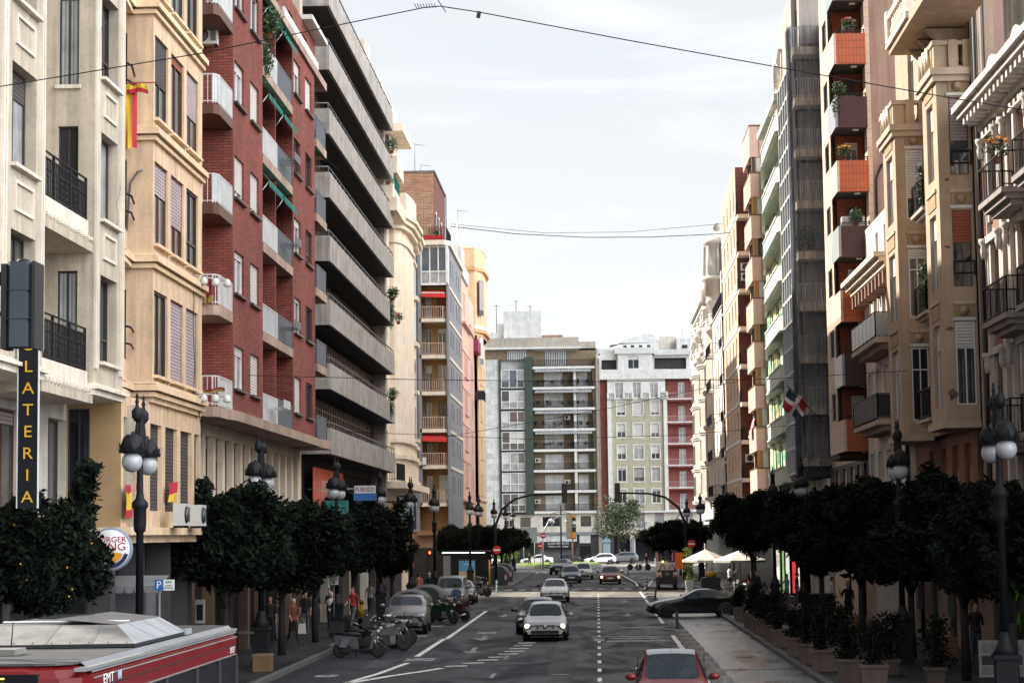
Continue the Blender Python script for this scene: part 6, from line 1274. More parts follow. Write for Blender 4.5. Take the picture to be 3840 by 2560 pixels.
def person(label, x, y, z, rz, pose, shirt, trousers, shoes=None, hair=None, h=1.7, longhair=False, group=None, bag=None):
    vs, fs, labs, hz = body_mesh(pose, POSES[pose]); k = h / 1.7; root = thing('person', label, 'person', (x, y, z), group, rz=rz); b = MB(); b.v = [(p[0] * k, p[1] * k, p[2] * k) for p in vs]; b.f = list(fs); b.m = list(labs); b.sm = [True] * len(fs); b.mats = [shirt, m_skin, trousers, shoes or m_black]
    hc = Vector((0, -.03, hz + .725)) * k; b.ball(hc, .1 * k, m_skin, 16, 12, (.80, .98, 1.18)); b.ball(hc + Vector((0, -.03, -.055)) * k, .068 * k, m_skin, 12, 8, (.9, .95, 1)); b.ball(hc + Vector((0, -.105, -.02)) * k, .017 * k, m_skin, 8, 6, (.8, 1.2, 1.5)); b.ball(hc + Vector((0, -.088, -.07)) * k, .022 * k, m_lip, 8, 6, (1.1, .6, .35))
    for s in (-1, 1): b.ball(hc + Vector((s * .034, -.086, .008)) * k, .011 * k, m_eye, 8, 6); b.ball(hc + Vector((s * .081, .0, -.015)) * k, .024 * k, m_skin, 8, 6, (.4, .8, 1.2))
    b.build('body', root); hm = hair or m_hairb; g = MB(); g.ball(hc + Vector((0, .022, .03)) * k, .108 * k, hm, 16, 10, (.86, .98, 1.1))
    if longhair: g.ball(hc + Vector((0, .06, -.09)) * k, .1 * k, hm, 12, 8, (.9, .6, 1.7))
    g.build('hair', root)
    if pose not in ('sit', 'drive'):
        g = MB(); g.lathe([(.155 * k, hz * k - .02), (.15 * k, hz * k + .12 * k)], (0, 0, 0), shirt, 14, sq=(1.02, .80)); g.build('shirt_hem', root)
    return root
# ---------------------------------------------------------------- street lamp with two globes
LAMP = thing('street_lamp', 'lamp', 'street lamp', (0, 0, 0))
q = MB(); q.box(-.3, .3, -.3, .3, 0, .22, m_iron); q.box(-.24, .24, -.24, .24, .22, 1.15, m_iron); q.box(-.29, .29, -.29, .29, 1.15, 1.25, m_iron); q.lathe([(.3, 1.25), (.2, 1.42), (.14, 1.6), (.11, 1.75)], (0, 0, 0), m_iron, 12); q.build('pedestal', LAMP)
q = MB(); q.lathe([(.095, 1.7), (.085, 4.2), (.13, 4.25), (.15, 4.4), (.15, 4.75), (.19, 4.8), (.19, 4.9), (.1, 5.0), (.08, 5.15), (.07, 5.9), (.10, 6.1), (.13, 6.5), (.09, 6.9), (.11, 7.0), (.02, 7.1)], (0, 0, 0), m_iron, 14); q.build('pole', LAMP)
for s in (-1, 1):
    q = MB(); q.tube([(0, 0, 6.0), (0, s * .35, 6.05), (0, s * .7, 6.3), (0, s * 1.05, 6.45), (0, s * 1.2, 6.3)], .05, m_iron, 8); q.tube([(0, 0, 6.8), (0, s * .25, 6.95), (0, s * .48, 6.9)], .05, m_iron, 8); q.tube([(0, s * .48, 6.1), (0, s * .48, 6.9)], .025, m_iron, 6)
    q.lathe([(.05, 6.75), (.12, 6.85), (.12, 7.0), (.05, 7.08), (.03, 7.15), (.05, 7.2), (.02, 7.3), (.035, 7.34), (.005, 7.42)], (0, s * .5, 0), m_iron, 10); q.build('arm', LAMP)
    q = MB(); q.lathe([(.12, 6.42), (.2, 6.35), (.27, 6.15), (.30, 6.02), (.2, 5.99)], (0, s * 1.2, 0), m_iron, 14)
    for k in range(8): a = k * math.pi / 4; q.add([(math.cos(a - .3) * .29, s * 1.2 + math.sin(a - .3) * .29, 6.0), (math.cos(a + .3) * .29, s * 1.2 + math.sin(a + .3) * .29, 6.0), (math.cos(a) * .37, s * 1.2 + math.sin(a) * .37, 6.26)], [(0, 1, 2)], m_iron)
    q.build('hood', LAMP); q = MB(); q.ball((0, s * 1.2, 5.80), .235, m_globe, 20, 14); q.build('globe', LAMP)
def place(proto, used, loc, rz, label, group=None):
    if proto.name not in used:
        KIDS[proto.name] = [(c, kids(c)) for c in kids(proto)]; used.add(proto.name); proto.location = loc; proto.rotation_euler = (0, 0, rz); proto['label'] = label
        if group: proto['group'] = group
        return proto
    return copy_tree(proto, loc, rz, label, group)
USED = set()
# ---------------------------------------------------------------- trees
def crown_mesh(seed, n_blob=18, per=900, size=.055, m=m_leaf, core=True, name='crown', gap=.0, fruit=0):
    rnd = random.Random(seed); b = MB()
    for i in range(n_blob):
        a = rnd.uniform(0, 6.283); rr = rnd.uniform(.25, .72); zz = rnd.uniform(-.52, .62); c = (math.cos(a) * rr, math.sin(a) * rr, zz)
        s = rnd.uniform(.30, .50) * (1 - .25 * abs(zz)); blob_leaves(b, c, (s, s, s * .85), per, m, size, seed * 100 + i, .45)
    for i in range(26):
        a = rnd.uniform(0, 6.283); z = rnd.uniform(-.5, .95); r_ = math.sqrt(max(0, 1 - z * z)) * rnd.uniform(.85, 1.05); blob_leaves(b, (math.cos(a) * r_, math.sin(a) * r_, z * .95), (.14, .14, .2), int(per * .12), m, size, seed * 77 + i, .1)
    if core: blob_leaves(b, (0, 0, 0), (.72, .72, .66), per * 4, m, size * 1.7, seed + 5, .5)
    for i in range(fruit):
        v = Vector((rnd.gauss(0, 1), rnd.gauss(0, 1), rnd.gauss(0, 1))).normalized() * rnd.uniform(.7, .95); b.ball(v, .016, m_orangefruit, 8, 6)
    return b.mesh(name)
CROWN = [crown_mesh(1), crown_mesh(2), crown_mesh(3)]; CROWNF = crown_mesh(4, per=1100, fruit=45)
CROWNP = crown_mesh(9, 30, 170, .045, m_leaf2, False)
def tree(label, x, y, rad, z0, z1, kind, rz=0., group='clipped orange trees along the pavements', lean=0., crown=None, base=.13, name='orange_tree', shoot=False):
    t = thing(name, label, 'tree', (x, y, base), group)
    c = (z0 + z1) / 2 - base; b = MB(); b.tube([(0, 0, 0), (lean * .3, .05, c * .35), (lean, 0, c * .8)], [.14, .11, .08], m_bark, 8)
    for a in (0.4, 2.3, 4.2): b.tube([(lean * .5, 0, c * .5), (lean + math.cos(a) * rad * .4, math.sin(a) * rad * .4, c)], [.07, .03], m_bark, 6)
    b.build('trunk', t); o = link(crown or CROWN[kind], 'crown', t, (lean, 0, c), rz); o.scale = (rad, rad, (z1 - z0) / 2 * 1.02)
    if shoot:
        q = MB(); rnd = random.Random(4)
        for i in range(9): blob_leaves(q, (rnd.uniform(.7, 1.5), rnd.uniform(-.3, .3), 3.3 + i * .26), (.3, .3, .28), 130, m_leaf, .11, 50 + i, .2)
        q.build('upper_shoot', t)
    return t
# ---------------------------------------------------------------- no-entry sign
def disc_sign(label, x, y, z, pole=True, r=.3, rz=0., base=0.):
    t = thing('no_entry_sign', label, 'road sign', (x, y, base), None, rz=rz); z -= base
    if pole: q = MB(); q.tube([(0, .04, 0), (0, .04, z + .3)], .03, m_greymetal, 8); q.build('post', t)
    q = MB(); q.lathe([(r, 0), (r, .02), (r - .01, .03)], (0, -.02, z), m_signred, 28, ax='Y'); q.lathe([(r, -.001), (r - .02, -.003)], (0, -.022, z), m_signred, 28, ax='Y'); q.box(-r * .72, r * .72, -.035, -.026, z - r * .17, z + r * .17, m_signwhite); q.build('sign_plate', t); return t
# ---------------------------------------------------------------- two-wheelers
def scooter(kind, body_m, box_m, label, x, y, rz, tilt=.12, group='motorbikes parked at the kerb', box=True, seat=None, name='parked_scooter'):
    t = thing(name, label, 'motorbike' if kind == 'moto' else 'scooter', (x, y, 0), group, rz=rz); t.rotation_euler[1] = tilt
    r = .30 if kind != 'scoot' else .27; yf, yr = -.68, .66
    for yy, n in ((yf, 'wheel'), (yr, 'wheel')):
        q = MB(); q.lathe([(r * .68, -.065), (r * .93, -.065), (r, -.025), (r, .025), (r * .93, .065), (r * .68, .065)], (0, yy, r), m_rubber, 22, ax='X'); q.lathe([(r * .8, -.03), (r * .8, .03), (r * .72, .03), (r * .72, -.03)], (0, yy, r), m_rim, 20, ax='X')
        for k in range(5): a = k * 1.2566; q.obox((0, yy + math.cos(a) * r * .38, r + math.sin(a) * r * .38), (.03, r * .72, .03), m_rim, rx=a)
        q.build(n, t)
    q = MB()
    if kind == 'scoot':
        q.add([(-.2, -.42, .30), (.2, -.42, .30), (.17, -.58, .95), (-.17, -.58, .95), (-.14, -.50, .32), (.14, -.50, .32), (.11, -.68, .98), (-.11, -.68, .98)], [(0, 1, 2, 3), (7, 6, 5, 4), (0, 4, 5, 1), (1, 5, 6, 2), (2, 6, 7, 3), (3, 7, 4, 0)], body_m)
        q.box(-.17, .17, -.45, .15, .24, .31, m_black); q.add([(-.16, .05, .28), (.16, .05, .28), (.18, .1, .72), (-.18, .1, .72), (-.1, .86, .45), (.1, .86, .45), (.13, .88, .78), (-.13, .88, .78)], [(0, 1, 2, 3), (4, 7, 6, 5), (0, 3, 7, 4), (1, 5, 6, 2), (3, 2, 6, 7), (0, 4, 5, 1)], body_m)
        q.add([(-.2, .30, .62), (.2, .30, .62), (.2, .56, .66), (-.2, .56, .66), (-.2, .42, .34), (.2, .42, .34), (.2, .66, .36), (-.2, .66, .36)], [(0, 1, 2, 3), (4, 5, 6, 7), (0, 3, 7, 4), (1, 2, 6, 5), (0, 1, 5, 4), (2, 3, 7, 6)], mat('grey_side_cover', (.13, .13, .14))); q.obox((0, .35, .32), (.3, .5, .26), m_black); q.obox((.16, .62, .3), (.1, .35, .12), m_greymetal)
    else:
        q.add([(-.1, -.3, .35), (.1, -.3, .35), (.15, -.35, .85), (-.15, -.35, .85), (-.12, .5, .4), (.12, .5, .4), (.14, .5, .8), (-.14, .5, .8)], [(0, 1, 2, 3), (4, 7, 6, 5), (0, 3, 7, 4), (1, 5, 6, 2), (3, 2, 6, 7), (0, 4, 5, 1)], body_m)
        q.ball((0, -.12, .88), .2, body_m, 12, 8, (.8, 1.3, .7)); q.add([(-.1, .45, .78), (.1, .45, .78), (.05, .95, .98), (-.05, .95, .98), (-.1, .45, .66), (.1, .45, .66), (.05, .95, .9), (-.05, .95, .9)], [(0, 1, 2, 3), (4, 7, 6, 5), (0, 3, 7, 4), (1, 5, 6, 2), (2, 6, 7, 3)], body_m)
        q.add([(-.18, -.5, .8), (.18, -.5, .8), (.14, -.72, 1.05), (-.14, -.72, 1.05), (-.13, -.62, .7), (.13, -.62, .7)], [(0, 1, 2, 3), (4, 5, 2, 3), (0, 4, 3), (1, 2, 5)], body_m); q.box(-.16, .16, -.25, .4, .22, .6, m_black); q.obox((.0, -.2, .42), (.34, .2, .3), m_greymetal); q.tube([(.16, -.1, .25), (.18, .4, .27), (.18, .8, .38)], .05, m_rim, 8)
    q.build('bodywork', t)
    q = MB(); q.ball((0, .30, .80 if kind == 'scoot' else .84), .2, seat or m_black, 12, 8, (.8, 1.9, .45)); q.build('seat', t)
    q = MB(); q.tube([(-.07, yf, r), (-.07, yf + .2, .85)], .028, m_rim, 8); q.tube([(.07, yf, r), (.07, yf + .2, .85)], .028, m_rim, 8); q.add([(-.07, yf - .26, r + .1), (.07, yf - .26, r + .1), (.08, yf, r + .3), (-.08, yf, r + .3), (.07, yf + .22, r + .16), (-.07, yf + .22, r + .16)], [(0, 1, 2, 3), (3, 2, 4, 5)], body_m); q.build('front_fork', t)
    q = MB(); hz = 1.05; q.tube([(-.34, -.36, hz), (-.2, -.48, hz - .02), (0, -.52, hz - .04), (.2, -.48, hz - .02), (.34, -.36, hz)], .022, m_black, 8)
    for s in (-1, 1): q.tube([(s * .24, -.46, hz), (s * .32, -.5, hz + .2)], .01, m_black, 5); q.ball((s * .33, -.5, hz + .22), .06, m_chrome, 8, 6, (1, .4, .7))
    q.build('handlebar', t); q = MB(); q.ball((0, -.68, .9), .09, m_head, 12, 8, (1.2, .7, .8)); q.build('headlight', t); q = MB(); q.ball((0, .92, .74), .06, m_tail, 8, 6); q.build('tail_light', t)
    if box: q = MB(); q.obox((0, .78, 1.02), (.42, .40, .34), box_m); q.obox((0, .78, 1.21), (.44, .42, .05), box_m); q.obox((0, .99, 1.0), (.3, .012, .08), m_steel); q.build('top_box', t)
    q = MB(); q.tube([(.05, .1, .25), (.25, .15, .02)], .015, m_black, 5); q.build('side_stand', t)
    return t
def flag_cloth(name, label, P, w_dir, w, h, stripes, nseg=14, amp=.05, vertical=False):
    """stripes: [(fraction, material)...] along the height (or width if vertical)"""
    q = MB(); P = Vector(P); w_dir = Vector(w_dir).normalized(); nrm = w_dir.cross(Vector((0, 0, 1))).normalized(); acc = 0
    def pt(a, b_): return P + w_dir * (a * w) - Vector((0, 0, 1)) * (b_ * h) + nrm * (amp * math.sin(a * 9 + b_ * 3) + amp * .5 * math.sin(a * 17 + 1)) - Vector((0, 0, 1)) * (.04 * math.sin(a * 6))
    for f, m_ in stripes:
        n1 = max(2, int(8 * f))
        for i in range(nseg):
            for j in range(n1):
                u0, u1 = i / nseg, (i + 1) / nseg; v0, v1 = acc + f * j / n1, acc + f * (j + 1) / n1
                if vertical: pts = [pt(v0, u0), pt(v1, u0), pt(v1, u1), pt(v0, u1)]
                else: pts = [pt(u0, v0), pt(u1, v0), pt(u1, v1), pt(u0, v1)]
                q.add(pts, [(0, 1, 2, 3)], m_, True)
        acc += f
    return tag(q.build(name), label, 'flag')
# ================================================================ VEHICLES IN PLACE
p_silver = paint('silver_car_paint', (.42, .43, .45), .3, .35); p_silver2 = paint('pale_silver_paint', (.60, .60, .62), .3, .3); p_dark = paint('charcoal_car_paint', (.035, .038, .048), .22, .2); p_blue = paint('dark_blue_car_paint', (.05, .075, .12), .22, .3); p_silverP = paint('dull_silver_paint', (.20, .205, .22), .3, .4); p_white = paint('white_car_paint', (.80, .80, .80), .3); p_black = paint('black_car_paint', (.008, .009, .012), .15); p_grey = paint('grey_car_paint', (.20, .21, .23), .3, .3); p_redcar = m_red
TR = 'cars driving towards the camera'
car('parked_car', 'silver hatchback with lit headlamps and plate, nearest of the queue in the left lane', (-2.12, 83.4, 0), 0, 'hatch', p_silver, lit=True, glass=m_clear, group=TR, plate='8437 DFS', badge=True).name = 'hatchback_car'
car('hatchback_car', 'charcoal hatchback half hidden beside the silver hatchback with lit lamps', (-2.62, 89.2, 0), 0, 'hatch', p_dark, group=TR, antenna=True)
car('saloon_car', 'silver saloon with twin kidney grille and black bumper in the sunlit strip', (-2.70, 128.9, 0), 0, 'sedan', p_silver2, group=TR, kidney=True, mirror=m_lowerblack)
car('saloon_car', 'dark blue hatchback just beyond the zebra crossing', (-2.37, 177.2, 0), R(3), 'hatch', p_blue, group=TR)
car('hatchback_car', 'pale silver hatchback tucked behind the dark blue one', (-1.35, 191.5, 0), 0, 'hatch', p_silver, group=TR)
car('saloon_car', 'black car entering the street from the roundabout', (-3.75, 214, 0), R(-10), 'suv', p_black, group=TR)
car('hatchback_car', 'red hatchback with lit headlamps approaching in the right lane', (1.0, 172.2, 0), 0, 'hatch', p_redcar, lit=True, group=TR)
car('small_car', 'small red car with pale roof and two people inside, at the bottom right', (1.66, 48.3, 0), 0, 'mini', p_redcar, glass=m_clear, roofm=paint('pearl_grey_roof', (.16, .17, .19), .25, .2), antenna=True)
car('hatchback_car', 'white car with only its roof showing at the bottom edge', (-1.45, 36.9, 0), 0, 'hatch', p_white)
car('coupe_car', 'black coupe pulling across the cycle lane on the right', (4.75, 103.9, 0), R(-86), 'coupe', p_black)
LP = 'vehicles parked along the left kerb'
car('crossover_car', 'silver crossover parked behind the motorbikes on the left', (-8.35, 90.3, 0), R(2), 'suv', p_silverP, glass=m_carglass, group=LP)
car('people_carrier', 'silver people carrier parked by the arched waste containers', (-8.55, 120.4, 0), 0, 'van', p_silverP, group=LP)
car('saloon_car', 'dark saloon parked behind the silver people carrier', (-8.4, 127.2, 0), 0, 'sedan', p_dark, group=LP)
FG = 'cars circling the far roundabout'
car('saloon_car', 'long white saloon passing left of the traffic lights at the roundabout', (-8.3, 281, 0), R(-90), 'sedan', p_white, group=FG)
car('saloon_car', 'dark saloon between the two white cars at the roundabout', (-4.5, 284, 0), R(-90), 'sedan', p_dark, group=FG)
car('hatchback_car', 'white hatchback at the right edge of the roundabout grass', (.3, 280, 0), R(-80), 'hatch', p_white, group=FG)
car('hatchback_car', 'grey car following the white hatchback at the roundabout', (3.3, 284, 0), R(-88), 'suv', p_grey, group=FG)
car('crossover_car', 'white crossover nosing out behind the left kerb by the roundabout', (-13.2, 254, 0), R(55), 'suv', p_white, group=FG)
car('hatchback_car', 'white car behind the dark shelter at the far left', (-15.5, 268, 0), R(-90), 'hatch', p_white, group=FG)

# ---- bus
BU = thing('city_bus', 'red city bus with grey roof and cream roof pod, in front at the bottom left', 'bus', (-6.5, 25.4, 0)); OFF[BU.name] = Vector((-6.5, 25.4, 0))
q = MB(); xa, xb, ya, yb = -7.78, -5.22, 20.75, 29.85
def rr(x0, x1, y0, y1, cf=.5, cb=.2):
    return [(x0 + cf, y0), (x1 - cf, y0), (x1 - cf * .5, y0 + cf * .15), (x1 - cf * .12, y0 + cf * .5), (x1, y0 + cf), (x1, y1 - cb), (x1 - cb, y1), (x0 + cb, y1), (x0, y1 - cb), (x0, y0 + cf), (x0 + cf * .12, y0 + cf * .5), (x0 + cf * .5, y0 + cf * .15)]
q.prism(rr(xa, xb, ya, yb), .30, 1.0, m_red); q.prism(rr(xa, xb, ya, yb), 2.53, 2.80, m_red); q.prism(rr(xa + .03, xb - .03, ya + .03, yb - .03), 2.80, 2.88, m_red, taper=rr(xa + .08, xb - .08, ya + .08, yb - .08)); q.prism(rr(xa + .08, xb - .08, ya + .08, yb - .08), 2.88, 2.93, m_red, taper=rr(xa + .2, xb - .16, ya + .2, yb - .14))
for y in (ya + .45, 23.1, 24.9, 26.8, 28.4, yb - .12):
    for x in (xa, xb): q.box(x - .03 if x == xb else x, x if x == xb else x + .03, y - .06, y + .06, 1.0, 2.53, m_lowerblack)
q.box(xb - .002, xb + .006, ya + .6, yb - .25, 2.67, 2.685, m_black); q.box(xb, xb + .008, ya + .5, yb - .2, 2.775, 2.79, m_steel); q.box(xb, xb + .008, ya + .6, yb - .25, 2.535, 2.55, m_steel)
q.box(xb - .12, xb - .005, 20.9, yb - .1, 2.865, 2.90, m_steel); q.add([(xb - .005, 21.2, 2.84), (xb - .005, yb - .15, 2.84), (xb - .13, yb - .15, 2.945), (xb - .13, 21.2, 2.945)], [(0, 1, 2, 3)], mat('grey_gutter', (.17, .175, .19), rough=.4))
q.build('body', BU)
q = MB(); q.prism(rr(xa + .16, xb - .13, ya + .16, yb - .12, .4), 2.925, 2.95, mat('grey_ribbed_roof', (.06, .06, .065), rough=.5, stain=.3)); 
for k in range(5): q.box(xa + .3, xb - .2, 21.6 + k * 1.9, 21.62 + k * 1.9, 2.95, 2.958, m_greymetal)
q.build('roof', BU)
q = MB(); q.prism(rr(xa + .025, xb - .025, ya + .025, yb - .02), 1.0, 2.53, mat('bus_window_glass', (.010, .011, .014), rough=.2, spec=.12, var=0)); q.box(xa + .45, xb - .45, ya - .012, ya + .1, 1.05, 2.85, MATS['bus_window_glass']); q.build('windows', BU)
q = MB(); c_pod = mat('cream_roof_pod', (.20, .195, .185), rough=.55, stain=.3, bump=.05); c_podw = mat('white_pod_panel', (.30, .31, .33), rough=.45, stain=.1)
bp = [(-7.5, 23.6), (-5.36, 23.75), (-5.36, 26.7), (-7.5, 26.9)]; tp = [(-7.3, 24.35), (-5.72, 24.4), (-5.72, 26.75), (-7.3, 26.85)]
q.prism(bp, 2.96, 3.0, m_black); v = [(p[0], p[1], 3.0) for p in bp] + [(p[0], p[1], 3.19) for p in tp]
q.add(v, [(0, 1, 5, 4), (3, 0, 4, 7), (2, 3, 7, 6)], c_pod); q.add(v, [(1, 2, 6, 5)], c_podw); q.add(v, [(4, 5, 6, 7)], mat('grey_pod_top', (.17, .17, .18), rough=.4, stain=.2))
q.add([(v[5][0], v[5][1], 3.192), (v[6][0], v[6][1], 3.192), (-6.5, 27.4, 3.24), (-6.5, 24.5, 3.26)], [(0, 1, 2, 3)], MATS['grey_pod_top'])
for k in range(6): q.box(-6.9, -6.45, 25.2 + k * .2, 25.26 + k * .2, 3.235, 3.25, m_black)
for y_ in (24.9, 25.7, 26.4): q.add([(-5.362, y_, 3.002), (-5.362, y_ + .015, 3.002), (-5.715, y_ + .015, 3.193), (-5.715, y_, 3.193)], [(0, 1, 2, 3)], m_black)
for x_ in (-7.0, -6.4, -5.9): q.add([(x_, 23.66, 3.004), (x_ + .015, 23.66, 3.004), (x_ + .015, 24.37, 3.193), (x_, 24.37, 3.193)], [(0, 1, 2, 3)], m_greymetal)
for k in range(9): q.ball((-7.2 + k * .22, 23.7, 3.02), .012, m_greymetal, 6, 4)
q.box(-5.40, -5.34, 26.6, 27.0, 2.96, 3.03, c_podw); q.add([(-7.3, 25.1, 3.2), (-5.75, 25.15, 3.2), (-5.75, 25.2, 3.215), (-7.3, 25.15, 3.215)], [(0, 1, 2, 3)], m_signwhite); q.build('roof_pod', BU)
q = MB(); q.box(-7.2, -6.35, 22.3, 22.75, 2.955, 3.02, c_pod); q.build('roof_hatch', BU); q = MB(); q.tube([(-6.65, 23.2, 2.95), (-6.63, 23.2, 3.28)], .008, m_black, 5); q.build('antenna', BU)
text('RE', .17, mat('led_amber_green', (.75, .70, .12), emit=.9, var=0), BU, (-6.14, ya - .02, 2.755), 0, sx=1.5); text('EMT', .15, m_signwhite, BU, (xb + .008, 21.86, 2.735), R(90), .002, 1.7); text('5157', .12, m_signwhite, BU, (xb + .008, 29.3, 2.61), R(90), .002, 1.5)
q = MB()
for k in range(3): q.lathe([(.022, -.002), (.02, .003)], (xb + .006, 22.32 + k * .06, 2.74), mat('pale_blue_logo', (.25, .42, .50), var=0), 10, ax='X', sq=(1, 2.6))
q.build('logo', BU)
q = MB(); q.box(xb, xb + .004, 21.85, 22.1, 2.56, 2.645, m_signwhite); q.box(xb, xb + .05, 21.25, 21.42, 2.57, 2.68, m_black); q.box(xb + .05, xb + .056, 21.3, 21.37, 2.6, 2.65, m_steel); q.build('side_marker', BU)
q = MB(); q.obox((xb + .12, yb - .05, 2.83), (.22, .06, .03), m_lowerblack); q.build('rear_spoiler_lamp', BU)
for x in (xa + .15, xb - .15):
    for y in (22.6, 27.6):
        tm, rm = wheel_parts(.48, .28); t = link(tm, 'wheel', BU, (x, y, .48), 0 if x > -6 else math.pi); r_ = bpy.data.objects.new('rim', rm); COL.objects.link(r_); r_.parent = t
for x in (-7.2, -5.8): q = MB(); q.ball((x, 20.78, .75), .13, m_head, 12, 8, (1, .4, .8)); q.build('headlight', BU)

# ---- motorbikes
G1 = 'motorbikes parked at the kerb'
p_wb = paint('white_scooter_paint', (.10, .10, .11)); p_bl = paint('black_scooter_paint', (.02, .02, .022)); p_gr = paint('green_stripe_paint', (.008, .032, .012)); p_rd = paint('red_moto_paint', (.05, .008, .01))
scooter('scoot', p_wb, m_black, 'white and black delivery scooter side-on with long top box, nearest the camera', -8.35, 71.8, R(82), .08)
scooter('moto', p_wb, m_black, 'white motorbike with black top case turned towards the road', -7.75, 75.4, R(118), .10)
scooter('scoot', p_bl, p_bl, 'black scooter with white helmet box behind the delivery scooter', -8.5, 74.2, R(75), .08)
scooter('moto', p_bl, p_bl, 'black motorbike squeezed between the scooters', -8.3, 77.4, R(70), -.08, box=False)
scooter('moto', p_bl, m_black, 'black motorbike with a rounded top case between the scooters and the crossover', -7.95, 79.4, R(100), .1)
scooter('scoot', p_bl, p_bl, 'black scooter nearest the kerb behind the white motorbike', -8.9, 76.2, R(70), .08)
scooter('moto', p_gr, m_black, 'black and green motorbike parked beyond the silver crossover', -7.5, 98.6, R(60), .1, box=False)
scooter('moto', p_rd, m_black, 'red tailed motorbike beside the black and green one', -7.15, 101.2, R(-110), .1, box=False)
scooter('scoot', p_bl, p_bl, 'dark scooter parked with its box near the people carrier', -7.9, 108.5, R(80), .1)
for i, (x, y, c, l) in enumerate(((-8.2, 140.5, p_bl, 'black motorbike first in the row by the far bollard'), (-8.7, 142.6, p_rd, 'red motorbike second in the row by the far bollard'), (-8.9, 144.8, p_bl, 'black scooter third in the row by the far bollard'))): scooter('moto' if i < 2 else 'scoot', c, m_black, l, x, y, R(75), .1, box=i == 2)

# ---- waste containers with arched lids
def container(x, y, label, rz=0.):
    t = thing('waste_container', label, 'bin', (x, y, 0), 'arched waste containers along the left kerb', rz=rz); q = MB(); dk = mat('container_dark_body', (.035, .04, .045), rough=.5, stain=.2); gy = mat('container_grey_rib', (.26, .26, .27), rough=.5, stain=.3)
    q.add([(-.8, -.95, .12), (.8, -.95, .12), (.8, .95, .12), (-.8, .95, .12), (-.9, -1.0, 1.05), (.9, -1.0, 1.05), (.9, 1.0, 1.05), (-.9, 1.0, 1.05)], [(3, 2, 1, 0), (0, 1, 5, 4), (1, 2, 6, 5), (2, 3, 7, 6), (3, 0, 4, 7)], dk); q.build('bin_body', t)
    q = MB(); n = 14; pr = [(.9 * math.cos(math.pi * i / n), 1.05 + .62 * math.sin(math.pi * i / n)) for i in range(n + 1)]
    q.add([(p[0], -1.0, p[1]) for p in pr] + [(p[0], 1.0, p[1]) for p in pr], [tuple(range(n + 1)), tuple(range(n + 1, 2 * n + 2))] + [(i, i + 1, n + 2 + i, n + 1 + i) for i in range(n)], dk, False); q.build('lid', t)
    for yy in (-1.02, .85):
        q = MB()
        for i in range(n):
            a, b_ = pr[i], pr[i + 1]; k = 1.03; q.add([(a[0] * k, yy, a[1] + .03), (b_[0] * k, yy, b_[1] + .03), (b_[0] * k, yy + .17, b_[1] + .03), (a[0] * k, yy + .17, a[1] + .03), (a[0] * .86, yy, a[1] - .06), (b_[0] * .86, yy, b_[1] - .06)], [(0, 1, 2, 3), (0, 1, 5, 4)], gy)
        q.build('lid_rib', t)
    q = MB(); q.box(.60, .76, -1.04, -1.0, .55, .95, mat('red_white_chevron', (.6, .04, .05), kind='stripe', col2=(.6, .6, .6), sc=3)); q.build('reflector', t)
    return t
container(-8.75, 96.4, 'dark waste container with grey ribbed arch right behind the silver crossover'); container(-8.7, 105.0, 'dark waste container with wide grey arch before the people carrier'); container(-8.15, 168.2, 'arched waste container with red chevron beyond the cross street', 0); container(-8.3, 181.0, 'arched waste container farthest up the left kerb')

# ================================================================ STREET FURNITURE
place(LAMP, USED, (-10.55, 47.2, .13), R(4), 'black lamp with two opal globes in front of the beige block, nearest on the left', 'two-globe lamps along the left kerb')
for x, y, l in ((-10.7, 65.3, 'beside the second clipped tree in front of the red brick block'), (-10.65, 84.0, 'behind the parking sign before the concrete block'), (-10.6, 100.5, 'among the leaves of the third tree on the left'), (-10.6, 117.0, 'in front of the blue parking sign'), (-10.6, 134.0, 'in front of the corner block balconies'), (-9.8, 158.5, 'with pale globes beside the dark shelter'), (-9.9, 172, 'before the salmon pink block'), (-9.6, 192, 'before the apricot tower'), (-9.4, 212, 'next to last of the left row, by the far trees'), (-9.3, 228, 'last of the left row, by the curved signal mast')):
    place(LAMP, USED, (x, y, .13), R(random.uniform(-6, 6)), 'black two-globe lamp ' + l, 'two-globe lamps along the left kerb')
place(LAMP, USED, (9.12, 47.0, .13), R(-3), 'black lamp with two white globes nearest on the right, over its stone pedestal', 'two-globe lamps along the right kerb')
for x, y, l in ((9.25, 63.5, 'in front of the tan building bays'), (9.2, 93.2, 'under the netted building'), (9.2, 108, 'before the green tiled block'), (8.8, 176, 'rising from the far trees on the right'), (8.9, 205, 'farthest on the right, by the ornate house')):
    place(LAMP, USED, (x, y, .13), R(random.uniform(-6, 6)), 'black two-globe lamp ' + l, 'two-globe lamps along the right kerb')
# far lamps on the square
q = MB(); q.tube([(0, 0, 0), (0, 0, 7.6)], .11, m_iron, 8); q.tube([(-1.2, 0, 6.6), (0, 0, 6.9), (1.2, 0, 6.6)], .04, m_iron, 6); sq_ = thing('square_lamp', 'tall grey lamp mast with side globes in front of the optician', 'street lamp', (-4.4, 250, 0)); q.build('pole', sq_)
for s in (-1, 1): q = MB(); q.ball((s * 1.2, 0, 5.75), .32, m_globe, 14, 10); q.tube([(s * 1.2, 0, 6.0), (s * 1.2, 0, 6.65)], .04, m_iron); q.build('globe', sq_)
